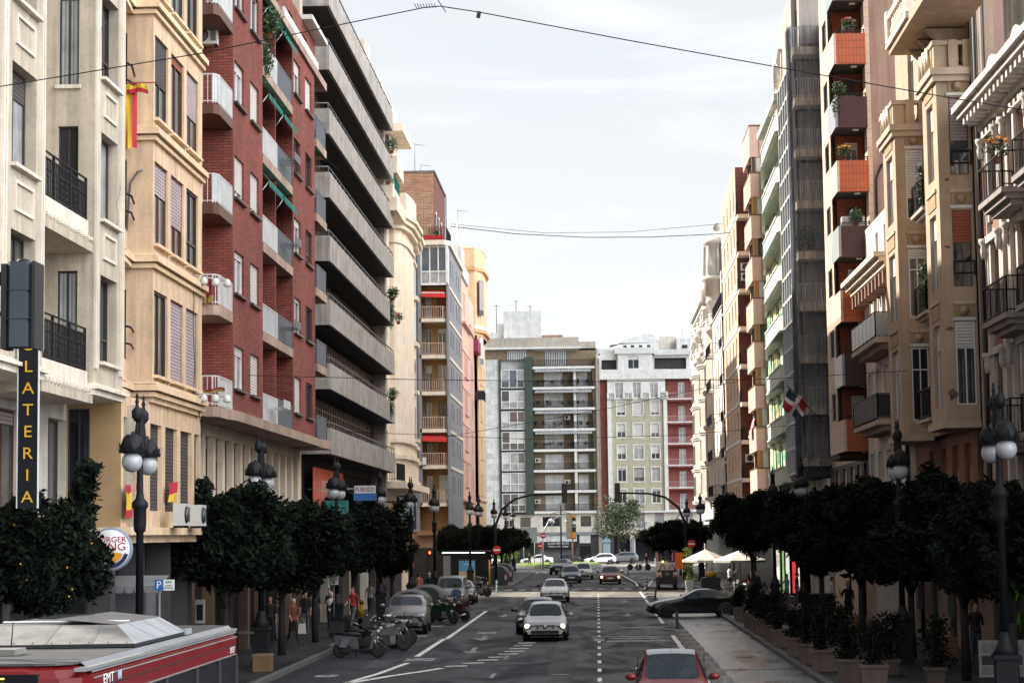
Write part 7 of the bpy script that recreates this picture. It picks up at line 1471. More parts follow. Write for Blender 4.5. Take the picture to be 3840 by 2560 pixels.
# orange trees
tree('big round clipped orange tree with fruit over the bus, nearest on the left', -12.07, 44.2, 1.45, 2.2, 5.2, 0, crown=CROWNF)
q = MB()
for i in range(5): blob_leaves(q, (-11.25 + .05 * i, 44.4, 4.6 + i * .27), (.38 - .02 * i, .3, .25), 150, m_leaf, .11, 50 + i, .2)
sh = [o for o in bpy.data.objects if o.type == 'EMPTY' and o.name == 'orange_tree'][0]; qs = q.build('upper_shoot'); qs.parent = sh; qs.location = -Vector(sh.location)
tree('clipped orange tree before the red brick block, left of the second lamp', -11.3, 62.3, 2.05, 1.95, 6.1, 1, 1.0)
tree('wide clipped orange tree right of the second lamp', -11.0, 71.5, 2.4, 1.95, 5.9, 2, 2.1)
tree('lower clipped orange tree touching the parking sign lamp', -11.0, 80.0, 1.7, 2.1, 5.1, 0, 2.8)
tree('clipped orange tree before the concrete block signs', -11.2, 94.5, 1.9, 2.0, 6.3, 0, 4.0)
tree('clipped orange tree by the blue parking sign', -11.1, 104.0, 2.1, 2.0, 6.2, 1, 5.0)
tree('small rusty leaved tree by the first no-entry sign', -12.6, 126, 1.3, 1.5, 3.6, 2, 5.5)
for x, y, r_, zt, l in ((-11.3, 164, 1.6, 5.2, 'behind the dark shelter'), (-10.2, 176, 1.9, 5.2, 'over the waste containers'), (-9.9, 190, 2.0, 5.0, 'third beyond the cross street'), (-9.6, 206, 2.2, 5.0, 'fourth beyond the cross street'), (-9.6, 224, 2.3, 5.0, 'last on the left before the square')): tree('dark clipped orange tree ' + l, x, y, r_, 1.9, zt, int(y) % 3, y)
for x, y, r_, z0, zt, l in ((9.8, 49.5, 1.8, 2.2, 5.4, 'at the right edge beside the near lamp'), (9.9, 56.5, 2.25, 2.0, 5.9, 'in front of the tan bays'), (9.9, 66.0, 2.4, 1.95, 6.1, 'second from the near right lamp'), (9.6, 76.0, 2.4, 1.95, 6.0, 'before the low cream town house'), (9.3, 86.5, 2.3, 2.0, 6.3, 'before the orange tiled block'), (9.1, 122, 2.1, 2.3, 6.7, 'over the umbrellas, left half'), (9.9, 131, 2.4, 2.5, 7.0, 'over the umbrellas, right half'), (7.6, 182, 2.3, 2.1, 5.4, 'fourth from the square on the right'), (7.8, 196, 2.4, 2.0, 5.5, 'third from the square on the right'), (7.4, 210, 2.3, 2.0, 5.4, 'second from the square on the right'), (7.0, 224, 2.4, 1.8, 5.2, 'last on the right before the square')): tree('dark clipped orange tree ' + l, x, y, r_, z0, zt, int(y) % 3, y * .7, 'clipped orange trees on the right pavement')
t = thing('plane_tree', 'thin leaved plane tree across the square in front of the olive block', 'tree', (2.75, 286, .0)); q = MB(); q.tube([(0, 0, 0), (.1, 0, 3), (.3, 0, 7)], [.22, .16, .06], m_bark, 8)
for a in range(7): q.tube([(.1, 0, 2.6 + a * .35), (.2 + math.cos(a * 2.3) * 2.4, math.sin(a * 2.3) * 2.4, 5.2 + (a % 3) * 1.2)], [.08, .02], m_bark, 6)
q.build('trunk', t); o = link(CROWNP, 'crown', t, (.35, 0, 6.0)); o.scale = (3.8, 3.6, 3.9)
t = thing('palm_shrub', 'bright green shrub sunlit behind the far left trees', 'shrub', (-11, 250, 0)); q = MB(); blob_leaves(q, (0, 0, 1.6), (1.5, 1.5, 1.5), 1500, mat('sunlit_shrub_leaf', (.16, .26, .03), var=.3), .16, 3, .4); q.build('foliage', t)

# traffic signals
def mast(x, y, s, label, xe, ze=7.3, nsig=1):
    t = thing('signal_mast', label, 'traffic light', (x, y, .0)); q = MB(); q.tube([(0, 0, 0), (0, 0, 4.9), (s * .5, 0, 6.1), (s * 1.5, 0, 6.9), (s * 2.7, 0, 7.2), (xe - x, 0, ze)], [.12, .11, .1, .09, .08, .07], m_iron, 10); q.build('mast', t)
    q = MB(); q.box(xe - x - .22, xe - x + .22, -.05, .0, ze - .75, ze + .75, m_lowerblack); q.box(xe - x - .16, xe - x + .16, 0, .25, ze - .6, ze + .6, m_lowerblack)
    q.build('signal_head', t); return t
mast(-7.9, 160, 1, 'curved mast arching from the left kerb with a black signal head', -2.5); mast(6.8, 160, -1, 'curved mast arching from the right kerb with a black signal head', 1.6)
t = thing('signal_mast', 'grey signal head on a thick black arm reaching in at the upper left', 'traffic light', (-10.3, 24, 0)); q = MB(); q.tube([(0, 0, 0), (0, 0, 6.9), (.35, 0, 7.3), (3.35, 0, 7.3)], .085, m_iron, 10); q.tube([(3.35, 0, 7.38), (3.35, 0, 7.05)], .09, m_iron, 8); q.tube([(0, 0, 6.85), (3.3, 0, 6.88)], .03, m_iron); q.build('mast', t)
q = MB(); q.prism([(3.37, -.12), (3.42, -.2), (3.62, -.2), (3.68, -.1), (3.68, .12), (3.37, .12)], 6.47, 7.48, mat('signal_grey_green', (.045, .06, .07), rough=.6)); q.box(3.30, 3.37, -.16, .16, 6.45, 7.46, m_lowerblack); q.box(3.68, 3.72, -.2, .2, 6.45, 7.48, m_lowerblack); q.lathe([(.1, 7.48), (.06, 7.53)], (3.52, 0, 0), m_iron, 10)
for z in (6.8, 7.14): q.box(3.372, 3.69, -.205, .125, z - .004, z + .004, m_lowerblack)
q.build('signal_head', t)
t = thing('traffic_light', 'yellow backed traffic light box standing before the roundabout', 'traffic light', (-2.9, 240, 0)); q = MB(); q.tube([(0, 0, 0), (0, 0, 3.6)], .07, mat('rusty_pink_post', (.3, .14, .13)), 8); q.build('post', t); q = MB(); q.box(-.72, -.02, -.1, .2, 3.55, 6.4, mat('beige_signal_board', (.36, .33, .28))); q.box(-.02, .42, -.12, .2, 3.55, 6.3, m_lowerblack); q.build('signal_head', t)
for z, ma in ((5.4, mat('pale_globe_lens', (.55, .68, .66), var=0)), (4.0, m_amber)): q = MB(); (q.ball((.2, -.18, z), .24, ma, 12, 8, (1, .4, 1)) if z > 5 else q.box(.0, .4, -.16, -.12, 3.65, 4.35, ma)); q.build('lens', t)
q = MB(); q.box(.0, .4, -.15, -.12, 6.05, 6.3, m_amber); q.box(0, .4, -.15, -.12, 4.95, 5.02, m_signwhite); q.build('visor', t)
t = thing('signal_mast', 'pale curved mast with hanging globes left of the roundabout lights', 'traffic light', (-6.5, 244, 0)); q = MB(); q.tube([(0, 0, 0), (0, 0, 3.2), (.15, 0, 4.4), (.8, 0, 5.7), (2.0, 0, 6.2), (3.4, 0, 6.3)], .09, m_steel, 8); q.build('mast', t)
for x_ in (1.2, 3.0): q = MB(); q.ball((x_, 0, 5.6), .3, m_globe, 12, 8); q.tube([(x_, 0, 5.85), (x_, 0, 6.1)], .04, m_iron); q.build('globe', t)
t = thing('traffic_light', 'pedestrian light showing a red figure on the left pavement', 'traffic light', (-11.4, 140, 0)); q = MB(); q.tube([(-.15, 0, 0), (-.15, 0, 3.0)], .04, m_iron); q.box(-.12, .14, -.1, .1, 2.5, 3.2, m_lowerblack); q.build('signal_head', t); q = MB(); q.ball((0, -.11, 3.03), .08, mat('red_figure_light', (1., .05, .02), emit=8, var=0), 10, 6, (.8, .3, 1.1)); q.build('lens', t)
disc_sign('red no-entry sign on the left pavement behind the third tree', -11.7, 128, 2.35, base=.13); disc_sign('red no-entry disc on the left signal mast', -7.8, 159.6, 3.0, False, .33); disc_sign('red no-entry disc on the right signal mast', 7.25, 159.6, 3.28, True, .33); disc_sign('upper red no-entry disc by the roundabout mast', -6.35, 242, 4.0, True, .34); disc_sign('lower red no-entry disc by the roundabout mast', -6.7, 241, 2.8, True, .34)
t = thing('road_sign', 'back of a large grey direction sign by the roundabout', 'road sign', (-8.85, 265, 0)); q = MB(); q.box(-1.1, 1.1, 0, .06, 3.1, 5.05, mat('grey_sign_back', (.19, .20, .21))); q.build('sign_plate', t); q = MB(); q.tube([(-.65, .1, 0), (-.65, .1, 5)], .06, m_steel); q.tube([(.75, .1, 0), (.75, .1, 5)], .06, m_steel); q.build('post', t)
# parking signs
def psign(x, y, z, s, label, extra=None):
    t = thing('parking_sign', label, 'road sign', (x, y, .13)); z -= .13; q = MB(); q.tube([(0, .05, 0), (0, .05, z + s)], .03, m_greymetal); q.build('post', t); q = MB(); q.box(-s / 2, s / 2, -.01, .02, z, z + s * 1.2, m_signblue); q.build('sign_plate', t); text('P', s * 1.15, m_signwhite, t, (0, -.02, z + s * .6), 0, .004)
    if extra: extra(t, z, s)
def under(t, z, s):
    q = MB(); q.box(-s / 2, s / 2, -.01, .02, z - s * 1.25, z - .03, m_signwhite); q.lathe([(.045, 0), (.045, .008)], (0, -.02, z - s * 1.0), m_black, 12, ax='Y')
    for i in range(4): q.box(-s * .38, s * .38, -.013, -.01, z - .14 - i * .055, z - .115 - i * .055, m_greymetal)
    q.build('sub_plate', t)
psign(-10.35, 80.6, 2.78, .37, 'blue P sign with a white timetable plate under it', under)
def asa(t, z, s):
    q = MB(); q.box(s * .52, s * 1.75, -.01, .02, z, z + s * 1.2, m_signwhite); q.build('sub_plate', t); c = s * 1.13; text('ASA', s * .38, mat('asa_green', (.02, .16, .10)), t, (c, -.02, z + s * .95), 0, .003, 1.2); text('ACCESO', s * .24, m_greymetal, t, (c, -.02, z + s * .55), 0, .003); text('PEATONAL', s * .22, m_greymetal, t, (c, -.02, z + s * .27), 0, .003)
psign(-10.4, 48.6, 2.98, .21, 'small blue P plate joined to a white pedestrian access plate, left', asa); psign(9.2, 122, 2.75, .30, 'small blue P plate joined to a white plate over the cafe umbrellas', asa)
t = thing('parking_sign', 'large blue illuminated parking sign boxed in navy on the concrete block', 'sign', (-10.95, 118, 4.9)); q = MB(); q.box(-.55, .55, 0, .25, -.35, 1.6, mat('navy_sign_box', (.02, .035, .07))); q.box(-1.6, -.55, .1, .16, 1.2, 1.28, m_iron); q.build('sign_box', t); q = MB(); q.box(-.42, .42, -.02, 0, .45, 1.48, mat('light_blue_panel', (.30, .42, .50))); q.box(-.28, .28, -.03, -.02, .6, 1.35, m_ltgrey); q.build('panel', t); text('PARKING', .24, m_signwhite, t, (0, -.03, .27), 0, .004); text('MUELLES', .22, m_signwhite, t, (0, -.03, .0), 0, .004); text('ROMA', .16, m_signwhite, t, (.2, -.03, -.22), 0, .004)
t = thing('wall_sign', 'white PUBLICO board with blue base over the third tree', 'sign', (-10.5, 93, 6.3)); q = MB(); q.box(-.48, .48, 0, .08, -.17, .18, m_ltgrey); q.box(-.52, .52, .01, .1, -.5, -.17, m_signblue); q.box(-2.6, -.5, .03, .08, .02, .08, m_steel); q.build('panel', t); text('PUBLICO', .26, mat('plum_letter', (.16, .03, .05)), t, (0, -.01, .0), 0, .004, .82)
t = thing('wall_sign', 'teal company board on the concrete wall behind the third lamp', 'sign', (-11.7, 92, 5.5)); q = MB(); q.box(-.56, .56, 0, .08, -.3, .3, m_teal); q.build('panel', t); dk = mat('dark_teal_letter', (.01, .06, .06)); text('CENTRO', .2, dk, t, (.1, -.01, .18), 0, .003); text('empanadas', .17, dk, t, (-.05, -.01, -.03), 0, .003); text('y cocina', .12, dk, t, (-.05, -.01, -.18), 0, .003)
t = thing('wall_sign', 'round white, red and yellow burger restaurant blade sign beside the near tree', 'sign', (-12.1, 50.9, 3.95)); q = MB(); q.lathe([(.52, -.08), (.54, -.06), (.54, .1), (.5, .12)], (0, 0, 0), mat('steel_blue_rim', (.22, .28, .36)), 32, ax='Y'); q.lathe([(.49, -.085), (.49, -.09)], (0, 0, 0), m_signwhite, 32, ax='Y'); q.build('sign_box', t)
q = MB(); bun = mat('bun_yellow', (.72, .34, .02)); ar = [(math.cos(R(a)), math.sin(R(a))) for a in range(200, 341, 14)]; q.add([(.34 * a, -.094, .30 * b_ - .03) for a, b_ in ar] + [(.30 * a, -.094, -.06 - .04 * abs(a)) for a, b_ in ar[::-1]], [tuple(range(2 * len(ar)))], bun); br_ = [(math.cos(R(a)), math.sin(R(a))) for a in range(195, 346, 10)]; q.add([(.47 * a, -.093, .47 * b_) for a, b_ in br_] + [(.37 * a, -.093, .37 * b_) for a, b_ in br_[::-1]], [(i, i + 1, 2 * len(br_) - 2 - i, 2 * len(br_) - 1 - i) for i in range(len(br_) - 1)], mat('navy_crescent', (.02, .03, .09))); q.build('emblem', t); text('BURGER', .2, m_signred, t, (.02, -.095, .24), 0, .004, 1.05); text('KING', .27, m_signred, t, (.03, -.095, .06), 0, .004, 1.15)
t = thing('vertical_sign', 'tall black blade sign with yellow stacked letters at the left edge', 'sign', (-11.62, 41.6, 5.0)); q = MB(); q.box(-.205, .205, 0, .07, -.15, 4.75, mat('black_sign_face', (.012, .013, .017), rough=.7, spec=.15)); q.build('sign_box', t)
for x in (-.225, .205): q = MB(); q.box(x, x + .02, -.02, .05, -.15, 4.75, m_ltgrey); q.build('edge_strip', t)
yl = mat('yellow_sign_letter', (.62, .36, .015), rough=.5, var=.05)
for i, ch in enumerate('HOCOLATERIA'): text(ch, .34, yl, t, (0, -.015, 4.52 - i * .445), 0, .006, 1.1)
# banners and flags
fr, fy, fb, fw_ = mat('flag_red', (.42, .02, .04)), mat('flag_yellow', (.70, .46, .04)), mat('flag_navy', (.02, .035, .07)), mat('flag_white', (.68, .68, .70))
fdr, fdy = mat('faded_flag_red', (.20, .03, .04)), mat('faded_flag_yellow', (.28, .20, .04))
flag_cloth('flag', 'red and yellow striped flag draped below the blind of the beige block', (-11.86, 51.35, 5.58), (0, 1, 0), 1.35, .82, [(.25, fr), (.5, fy), (.25, fr)], amp=.03); flag_cloth('flag', 'small red and yellow flag tucked behind the air conditioner', (-11.86, 56.5, 5.75), (0, 1, 0), 1.4, .5, [(.6, fr), (.4, fy)], amp=.04)
t = thing('flag', 'red and yellow flag twisted round its pole on the beige block', 'flag', (-12.5, 53, 16.2)); q = MB(); q.tube([(0, 0, 0), (1.0, 0, 0)], .02, mat('pole_red', (.3, .05, .05))); q.build('flagpole', t)
f_ = flag_cloth('cloth', None, (.1, 0, 0), (1, .2, 0), .42, 1.75, [(.3, fr), (.4, fy), (.3, fr)], 14, .05, True); f2 = flag_cloth('cloth', None, (.02, -.03, .0), (1, 0, -.12), .8, .22, [(.5, fy), (.5, fr)], 10, .06)
for f in (f_, f2):
    f.parent = t
    for k in ('label', 'category'):
        if k in f: del f[k]
f_.rotation_euler = (0, 0, 0)
t = thing('flag', 'dark blue and red quartered flag with white cross on a slanted pole at right', 'flag', (10.7, 97.2, 9.3)); q = MB(); q.tube([(.0, 0, 0), (-1.75, -1.1, 1.65)], .025, m_iron); q.build('flagpole', t)
q = MB(); c0 = Vector((-1.62, -1.02, 1.53)); ud = (Vector((-.5, -.35, .42)) * -1).normalized(); vd = Vector((-.42, -.05, -.9)).normalized(); nn = ud.cross(vd).normalized()
for i in range(12):
    for j in range(10):
        a, b_ = (i + .5) / 12, (j + .5) / 10; ma = fw_ if (.42 < a < .58 or .4 < b_ < .6) else (fb if (a < .5) == (b_ < .5) else fr)
        P_ = lambda a_, bb: c0 + ud * a_ * 1.35 + vd * bb * .95 + nn * .06 * math.sin(a_ * 7 + bb * 4) + vd * .05 * math.sin(a_ * 8)
        q.add([P_(i / 12, j / 10), P_((i + 1) / 12, j / 10), P_((i + 1) / 12, (j + 1) / 10), P_(i / 12, (j + 1) / 10)], [(0, 1, 2, 3)], ma, True)
q.build('cloth', t)
flag_cloth('flag', 'faded red and yellow flag hanging on the corner balcony of the red brick block', (-12.3, 64.1, 12.3), (1, 0, 0), .3, .7, [(.7, fdr), (.3, fdy)], amp=.03); flag_cloth('flag', 'red and yellow flag lying over the lowest corner balcony of the red brick block', (-12.35, 64.1, 8.9), (1, .3, 0), .7, .14, [(.5, fdr), (.5, fdy)], amp=.03)
# overhead cables
def cable(label, pts, r=.012, extra=None):
    t = thing('overhead_cable', label, 'cable', pts[0]); o = Vector(pts[0]); P = [Vector(p) for p in pts]; fine = []
    for i in range(len(P) - 1):
        for k in range(6): u = k / 6; fine.append(P[i].lerp(P[i + 1], u) - o - Vector((0, 0, .0)))
    fine.append(P[-1] - o); q = MB(); q.tube(fine, r, m_iron, 5); q.build('wire', t)
    if extra: extra(t, o)
def knot(t, o):
    q = MB(); c = Vector((-3.0, 38, 14.15)) - o
    for k in range(8): q.tube([c + Vector((-.25 + k * .05, 0, -.03)), c + Vector((-.3 + k * .055, 0, .06))], .007, m_iron, 4)
    q.tube([c + Vector((.15, 0, .12)), c + Vector((.3, 0, -.12))], .008, m_iron, 4); q.obox(Vector((-2.08, 38, 13.97)) - o, (.07, .07, .12), m_black, ry=.2); q.build('clamp', t)
cable('long dark cable rising to a twisted knot at the top of the sky', [(-11.9, 38, 12.7), (-11.21, 38, 12.79), (-9.27, 38, 13.07), (-7.33, 38, 13.35), (-5.19, 38, 13.75), (-3.11, 38, 14.13), (-2.81, 38, 14.15), (-2.08, 38, 14.02), (.7, 38, 13.42), (3.61, 38, 12.82), (6.69, 38, 12.19), (8.06, 38, 11.93), (11.2, 38, 11.4)], .011, knot)
cable('lower sagging cable between far rooftops', [(-11.2, 160, 28.4), (-6, 160, 27.7), (-.46, 160, 27.32), (4.5, 160, 27.25), (9.78, 160, 27.4), (10.8, 160, 27.5)], .03); cable('upper thin cable between far rooftops', [(-11.8, 170, 30.1), (-4, 170, 29.2), (3, 170, 29.15), (10.8, 170, 29.7)], .018)
cable('thin cable across the street at second floor height', [(-11.9, 70, 9.75), (-6, 70.6, 9.55), (0, 71, 9.42), (6, 71.5, 9.45), (10.9, 72, 9.7)], .012); cable('thin cable across the street at shop roof height', [(-11.9, 96, 9.1), (-3, 96, 8.6), (4, 96, 8.7), (10.8, 96, 9.2)], .012); cable('cable slanting in front of the far apartment block', [(-11.9, 150, 11.2), (0, 152, 13.2), (10.8, 154, 15.4)], .02)
# ================================================================ CYCLE LANE BLOCKS, BOLLARDS, PLANTERS
q = MB(); q.add([(-.32, -.5, 0), (.32, -.5, 0), (.32, .5, 0), (-.32, .5, 0), (-.26, -.42, .13), (.26, -.42, .13), (.26, .42, .13), (-.26, .42, .13), (-.14, -.28, .17), (.14, -.28, .17), (.14, .28, .17), (-.14, .28, .17)], [(0, 1, 5, 4), (1, 2, 6, 5), (2, 3, 7, 6), (3, 0, 4, 7), (4, 5, 9, 8), (5, 6, 10, 9), (6, 7, 11, 10), (7, 4, 8, 11), (8, 9, 10, 11)], mat('worn_concrete_block', (.27, .26, .255), bump=.4, stain=.3))
sep = q.build('lane_separator'); ys = [58.4, 61.5, 64.7, 67.6, 70.5, 73.9, 77.0, 79.9, 82.9, 86.1, 95.1, 130.3, 135.2, 140.4]; ys = [52.6, 55.4] + ys
nm = ['nearest the camera beside the red car door', 'second from the red car', 'third from the red car', 'fourth from the red car', 'fifth from the red car', 'sixth from the red car', 'seventh from the red car', 'eighth from the red car', 'ninth from the red car', 'tenth from the red car', 'eleventh from the red car', 'last before the near black post', 'alone just before the black coupe', 'just past the leaning post', 'in the sunlit strip', 'farthest, by the zebra crossing']
for i, y in enumerate(ys):
    o = sep if i == 0 else sep.copy()
    if i: COL.objects.link(o)
    o.location = (3.42, y, 0); tag(o, 'rounded concrete block edging the cycle lane, ' + nm[i], 'lane block', 'concrete blocks edging the cycle lane')
def post(x, y, h, label, m1, m2=m_signwhite, lean=0.):
    t = thing('bollard', label, 'bollard', (x, y, 0)); t.rotation_euler[1] = lean; q = MB(); q.lathe([(.10, 0), (.10, .04), (.065, .06), (.065, h - .04), (.05, h)], (0, 0, 0), m1, 12); q.build('post', t); q = MB()
    for z in (h * .45, h * .75): q.lathe([(.068, z), (.068, z + .09)], (0, 0, 0), m2, 12)
    q.build('reflective_band', t)
m_gp = mat('green_bollard', (.02, .16, .11), rough=.5); m_bp = mat('dark_bollard', (.015, .03, .028), rough=.5)
post(3.45, 91.6, .8, 'black flexible post between the lane blocks, nearest the camera', m_bp, m_greymetal); post(3.43, 127.1, .82, 'leaning dark post in front of the black coupe', m_bp, m_greymetal, .15); post(3.59, 152.9, .85, 'dark striped post by the zebra crossing on the right', m_bp, m_ltgrey); post(2.89, 198.5, .9, 'dark striped post on the corner of the far right pavement', m_bp, m_ltgrey); post(7.3, 264, 1.0, 'bright green striped post on the square', m_gp); post(-7.4, 150.9, .9, 'green and white striped post at the left kerb crossing', m_gp)
def planter(x, y, label, s=.62, h=.62, plant=1.0, seed=0, big=1.0):
    t = thing('planter', label, 'planter', (x, y, .13), 'clay planters along the cycle lane', rz=R(random.uniform(-6, 6))); q = MB(); a = s / 2; b = s / 2 * .86
    q.prism([(-b, -b), (b, -b), (b, b), (-b, b)], 0, h, m_clay, taper=[(-a, -a), (a, -a), (a, a), (-a, a)])
    for (x0, x1, y0, y1) in ((-a - .03, a + .03, -a - .03, -a + .05), (-a - .03, a + .03, a - .05, a + .03), (-a - .03, -a + .05, -a, a), (a - .05, a + .03, -a, a)): q.box(x0, x1, y0, y1, h - .05, h + .03, m_clay)
    q.build('pot', t); q = MB(); rn = random.Random(seed)
    for k in range(7): q.tube([(rn.uniform(-.1, .1), rn.uniform(-.1, .1), h), (rn.uniform(-.3, .3), rn.uniform(-.3, .3), h + .9 * plant)], .012, m_bark, 4)
    for k in range(5): blob_leaves(q, (rn.uniform(-.16, .16), rn.uniform(-.16, .16), h + .2 + .22 * k * plant), (.3 * big, .3 * big, .26), 150, m_leaf, .07, seed * 9 + k, .15)
    q.build('foliage', t); return t
pl = [(6.5, 95.4, 'farthest of the row, by the black coupe tail'), (6.45, 88, 'eighth from the camera'), (6.45, 85.0, 'seventh from the camera'), (6.42, 82.2, 'sixth from the camera, narrow'), (6.4, 77, 'fifth from the camera'), (6.4, 73.5, 'fourth from the camera'), (6.4, 67.8, 'third from the camera, with twiggy shrub'), (6.42, 64.0, 'second from the camera, tall bush'), (6.5, 60.7, 'large one next to the nearest'), (6.75, 56.2, 'nearest the camera with full bush'), (7.05, 53.8, 'at the bottom edge with pink flowers')]
for i, (x, y, l) in enumerate(pl): planter(x, y, 'square clay planter ' + l, .60 if i < 8 else .70, .60, .7 + .22 * (i % 3), i + 1, 1.1)
for i, (x, y, l) in enumerate(((7.6, 66, 'behind the row near the second lamp'), (8.2, 59, 'by the cafe tables'), (8.9, 55.5, 'in front of the stone pedestal'), (7.9, 72, 'behind the fourth planter'))): planter(x, y, 'dark bushy shrub in a low tub ' + l, .5, .4, 1.1, 40 + i, 1.5)
t = thing('potted_plant', 'tall bright climbing plant in a white pot, sunlit beside the umbrellas', 'plant', (6.35, 144.3, .13)); q = MB(); q.prism([(-.22, -.22), (.22, -.22), (.22, .22), (-.22, .22)], 0, .7, m_white, taper=[(-.3, -.3), (.3, -.3), (.3, .3), (-.3, .3)]); q.build('pot', t); q = MB(); lf = mat('sunlit_climber_leaf', (.13, .20, .04), var=.4, vs=5)
for k in range(8): blob_leaves(q, (.15 * math.sin(k * 1.7), .1, .9 + k * .27), (.34, .3, .26), 130, lf, .07, 300 + k, .2)
q.build('foliage', t)
# umbrellas
def umbrella(x, y, r, zb, zt, label):
    t = thing('parasol', label, 'parasol', (x, y, .13), 'cream parasols over the cafe terrace'); zb -= .13; zt -= .13; q = MB(); pts = [(math.cos(R(a)) * r, math.sin(R(a)) * r, zb) for a in range(22, 382, 45)]
    c = m_cream_cloth = mat('cream_parasol_cloth', (.76, .74, .66), var=.05); n = len(pts)
    for i in range(n):
        a, b = pts[i], pts[(i + 1) % n]; mid = ((a[0] + b[0]) / 2, (a[1] + b[1]) / 2, zb - .02); q.add([a, mid, (0, 0, zt)], [(0, 1, 2)], c); q.add([mid, b, (0, 0, zt)], [(0, 1, 2)], c); q.add([a, mid, (mid[0], mid[1], zb - .16), (a[0], a[1], zb - .14)], [(0, 1, 2, 3)], c); q.add([mid, b, (b[0], b[1], zb - .14), (mid[0], mid[1], zb - .16)], [(0, 1, 2, 3)], c)
    q.build('canopy', t); q = MB(); q.tube([(0, 0, 0), (0, 0, zt + .05)], .035, m_fwood, 8)
    for p in pts: q.tube([(0, 0, zt - .35), (p[0] * .96, p[1] * .96, zb + .01)], .012, m_fwood, 4)
    q.build('pole', t); q = MB(); q.lathe([(.32, 0), (.3, .08), (.08, .12), (.05, .3)], (0, 0, 0), m_greymetal, 14); q.build('base', t)
umbrella(7.45, 143, 1.72, 2.28, 3.0, 'open cream parasol on the left of the terrace, in full sun'); umbrella(9.25, 135, 1.8, 2.35, 2.98, 'open cream parasol on the right of the terrace, half behind leaves')
# cafe tables and chairs
def chair(x, y, rz, label):
    t = thing('terrace_chair', label, 'chair', (x, y, .13), 'aluminium chairs on the cafe terrace', rz=rz)
    q = MB(); q.box(-.22, .22, -.22, .22, .43, .46, m_steel); q.build('seat', t); q = MB(); q.obox((0, .23, .7), (.44, .03, .36), m_steel, rx=-.12); q.build('backrest', t)
    for sx_ in (-1, 1):
        for sy_ in (-1, 1): q = MB(); q.tube([(sx_ * .2, sy_ * .2, .44), (sx_ * .22, sy_ * .24, 0)], .015, m_chrome, 6); q.build('leg', t)
        q = MB(); q.tube([(sx_ * .22, -.2, .44), (sx_ * .23, -.18, .66), (sx_ * .23, .2, .68)], .014, m_chrome, 6); q.build('armrest', t)
    return t
def table(x, y, label):
    t = thing('terrace_table', label, 'table', (x, y, .13), 'round tables on the cafe terrace'); q = MB(); q.lathe([(.36, .72), (.36, .75)], (0, 0, 0), m_steel, 20); q.build('tabletop', t); q = MB(); q.tube([(0, 0, .05), (0, 0, .72)], .03, m_chrome, 8); q.lathe([(.25, 0), (.22, .04)], (0, 0, 0), m_iron, 14); q.build('leg', t)
tb = [(8.4, 138, 'under the sunny parasol'), (9.6, 133, 'under the second parasol'), (8.6, 127, 'in the shade by the tree trunk'), (9.8, 122, 'below the small P plate'), (8.0, 92, 'behind the planters at mid street')]
cw_ = ('left of', 'right of', 'behind')
for x, y, l in tb:
    table(x, y, 'round metal terrace table ' + l)
    for k, (dx, dy, rz) in enumerate(((-.65, 0, R(90)), (.65, .05, R(-90)), (.05, .7, 0))): chair(x + dx, y + dy, rz + .2, 'metal armchair %s the table %s' % (cw_[k], l))
t = thing('waste_bin', 'dark container with a domed yellow lid beside the black coupe', 'bin', (6.75, 124.6, .0)); q = MB(); q.add([(-.5, -.5, .05), (.5, -.5, .05), (.5, .5, .05), (-.5, .5, .05), (-.58, -.55, 1.45), (.58, -.55, 1.45), (.58, .55, 1.45), (-.58, .55, 1.45)], [(0, 1, 5, 4), (1, 2, 6, 5), (2, 3, 7, 6), (3, 0, 4, 7)], MATS['container_dark_body']); q.add([(-.6, -.6, 1.42), (.6, -.6, 1.42), (.6, .6, 1.42), (-.6, .6, 1.42), (0, -.6, 1.55), (0, .6, 1.55)], [(0, 1, 4), (1, 2, 5, 4), (2, 3, 5), (3, 0, 4, 5)], MATS['container_dark_body']); q.build('bin_body', t); q = MB(); q.lathe([(.30, 1.5), (.36, 1.58), (.34, 1.7), (.22, 1.82), (.05, 1.86)], (.05, .5, 0), m_binyellow, 18); q.build('lid', t)
t = thing('litter_bin', 'yellow cylindrical litter bin on the left pavement near the third tree', 'bin', (-12.1, 105, .13)); q = MB(); q.lathe([(.17, 0), (.17, .62), (.17, .62)], (0, 0, 0), m_binyellow, 20); q.lathe([(.17, .72), (.18, .80), (.10, .86), (.02, .87)], (0, 0, 0), m_binyellow, 20); q.lathe([(.15, .62), (.15, .72)], (0, 0, 0), m_black, 16); q.build('bin_body', t)
# service truck seen from behind
t = thing('sweeper_truck', 'small white and black municipal sweeper truck with orange beacon, seen from behind', 'truck', (5.05, 152, .0)); q = MB(); q.box(-.72, .72, -.9, 1.6, .95, 2.0, m_offwhite); q.build('body', t); q = MB(); q.box(-.74, .74, -.95, -.9, 1.35, 1.45, m_black); q.box(-.42, .42, -.93, -.9, .5, 1.38, m_black); q.box(-.75, .75, -.9, 2.4, .42, .95, m_black); q.box(-.18, .18, -.95, -.93, 1.1, 1.3, m_greymetal); q.build('rear_panel', t); q = MB(); q.box(-.68, .68, 1.6, 2.9, .5, 1.95, m_offwhite); q.build('cab', t)
for s in (-1, 1):
    q = MB(); q.tube([(s * .6, -.93, 1.35), (s * .5, -1.0, 1.7), (s * .35, -1.02, 1.9), (s * .2, -1.0, 1.75), (s * .12, -.95, 1.5)], .035, m_black, 6); q.build('hose', t)
    for y in (-.3, 2.2): tm, rm = wheel_parts(.32); k = link(tm, 'wheel', t, (s * .62, y, .32), 0 if s > 0 else math.pi); r_ = bpy.data.objects.new('rim', rm); COL.objects.link(r_); r_.parent = k
    q = MB(); q.box(s * .5, s * .68, -.93, -.9, .95, 1.1, m_tail); q.build('tail_light', t)
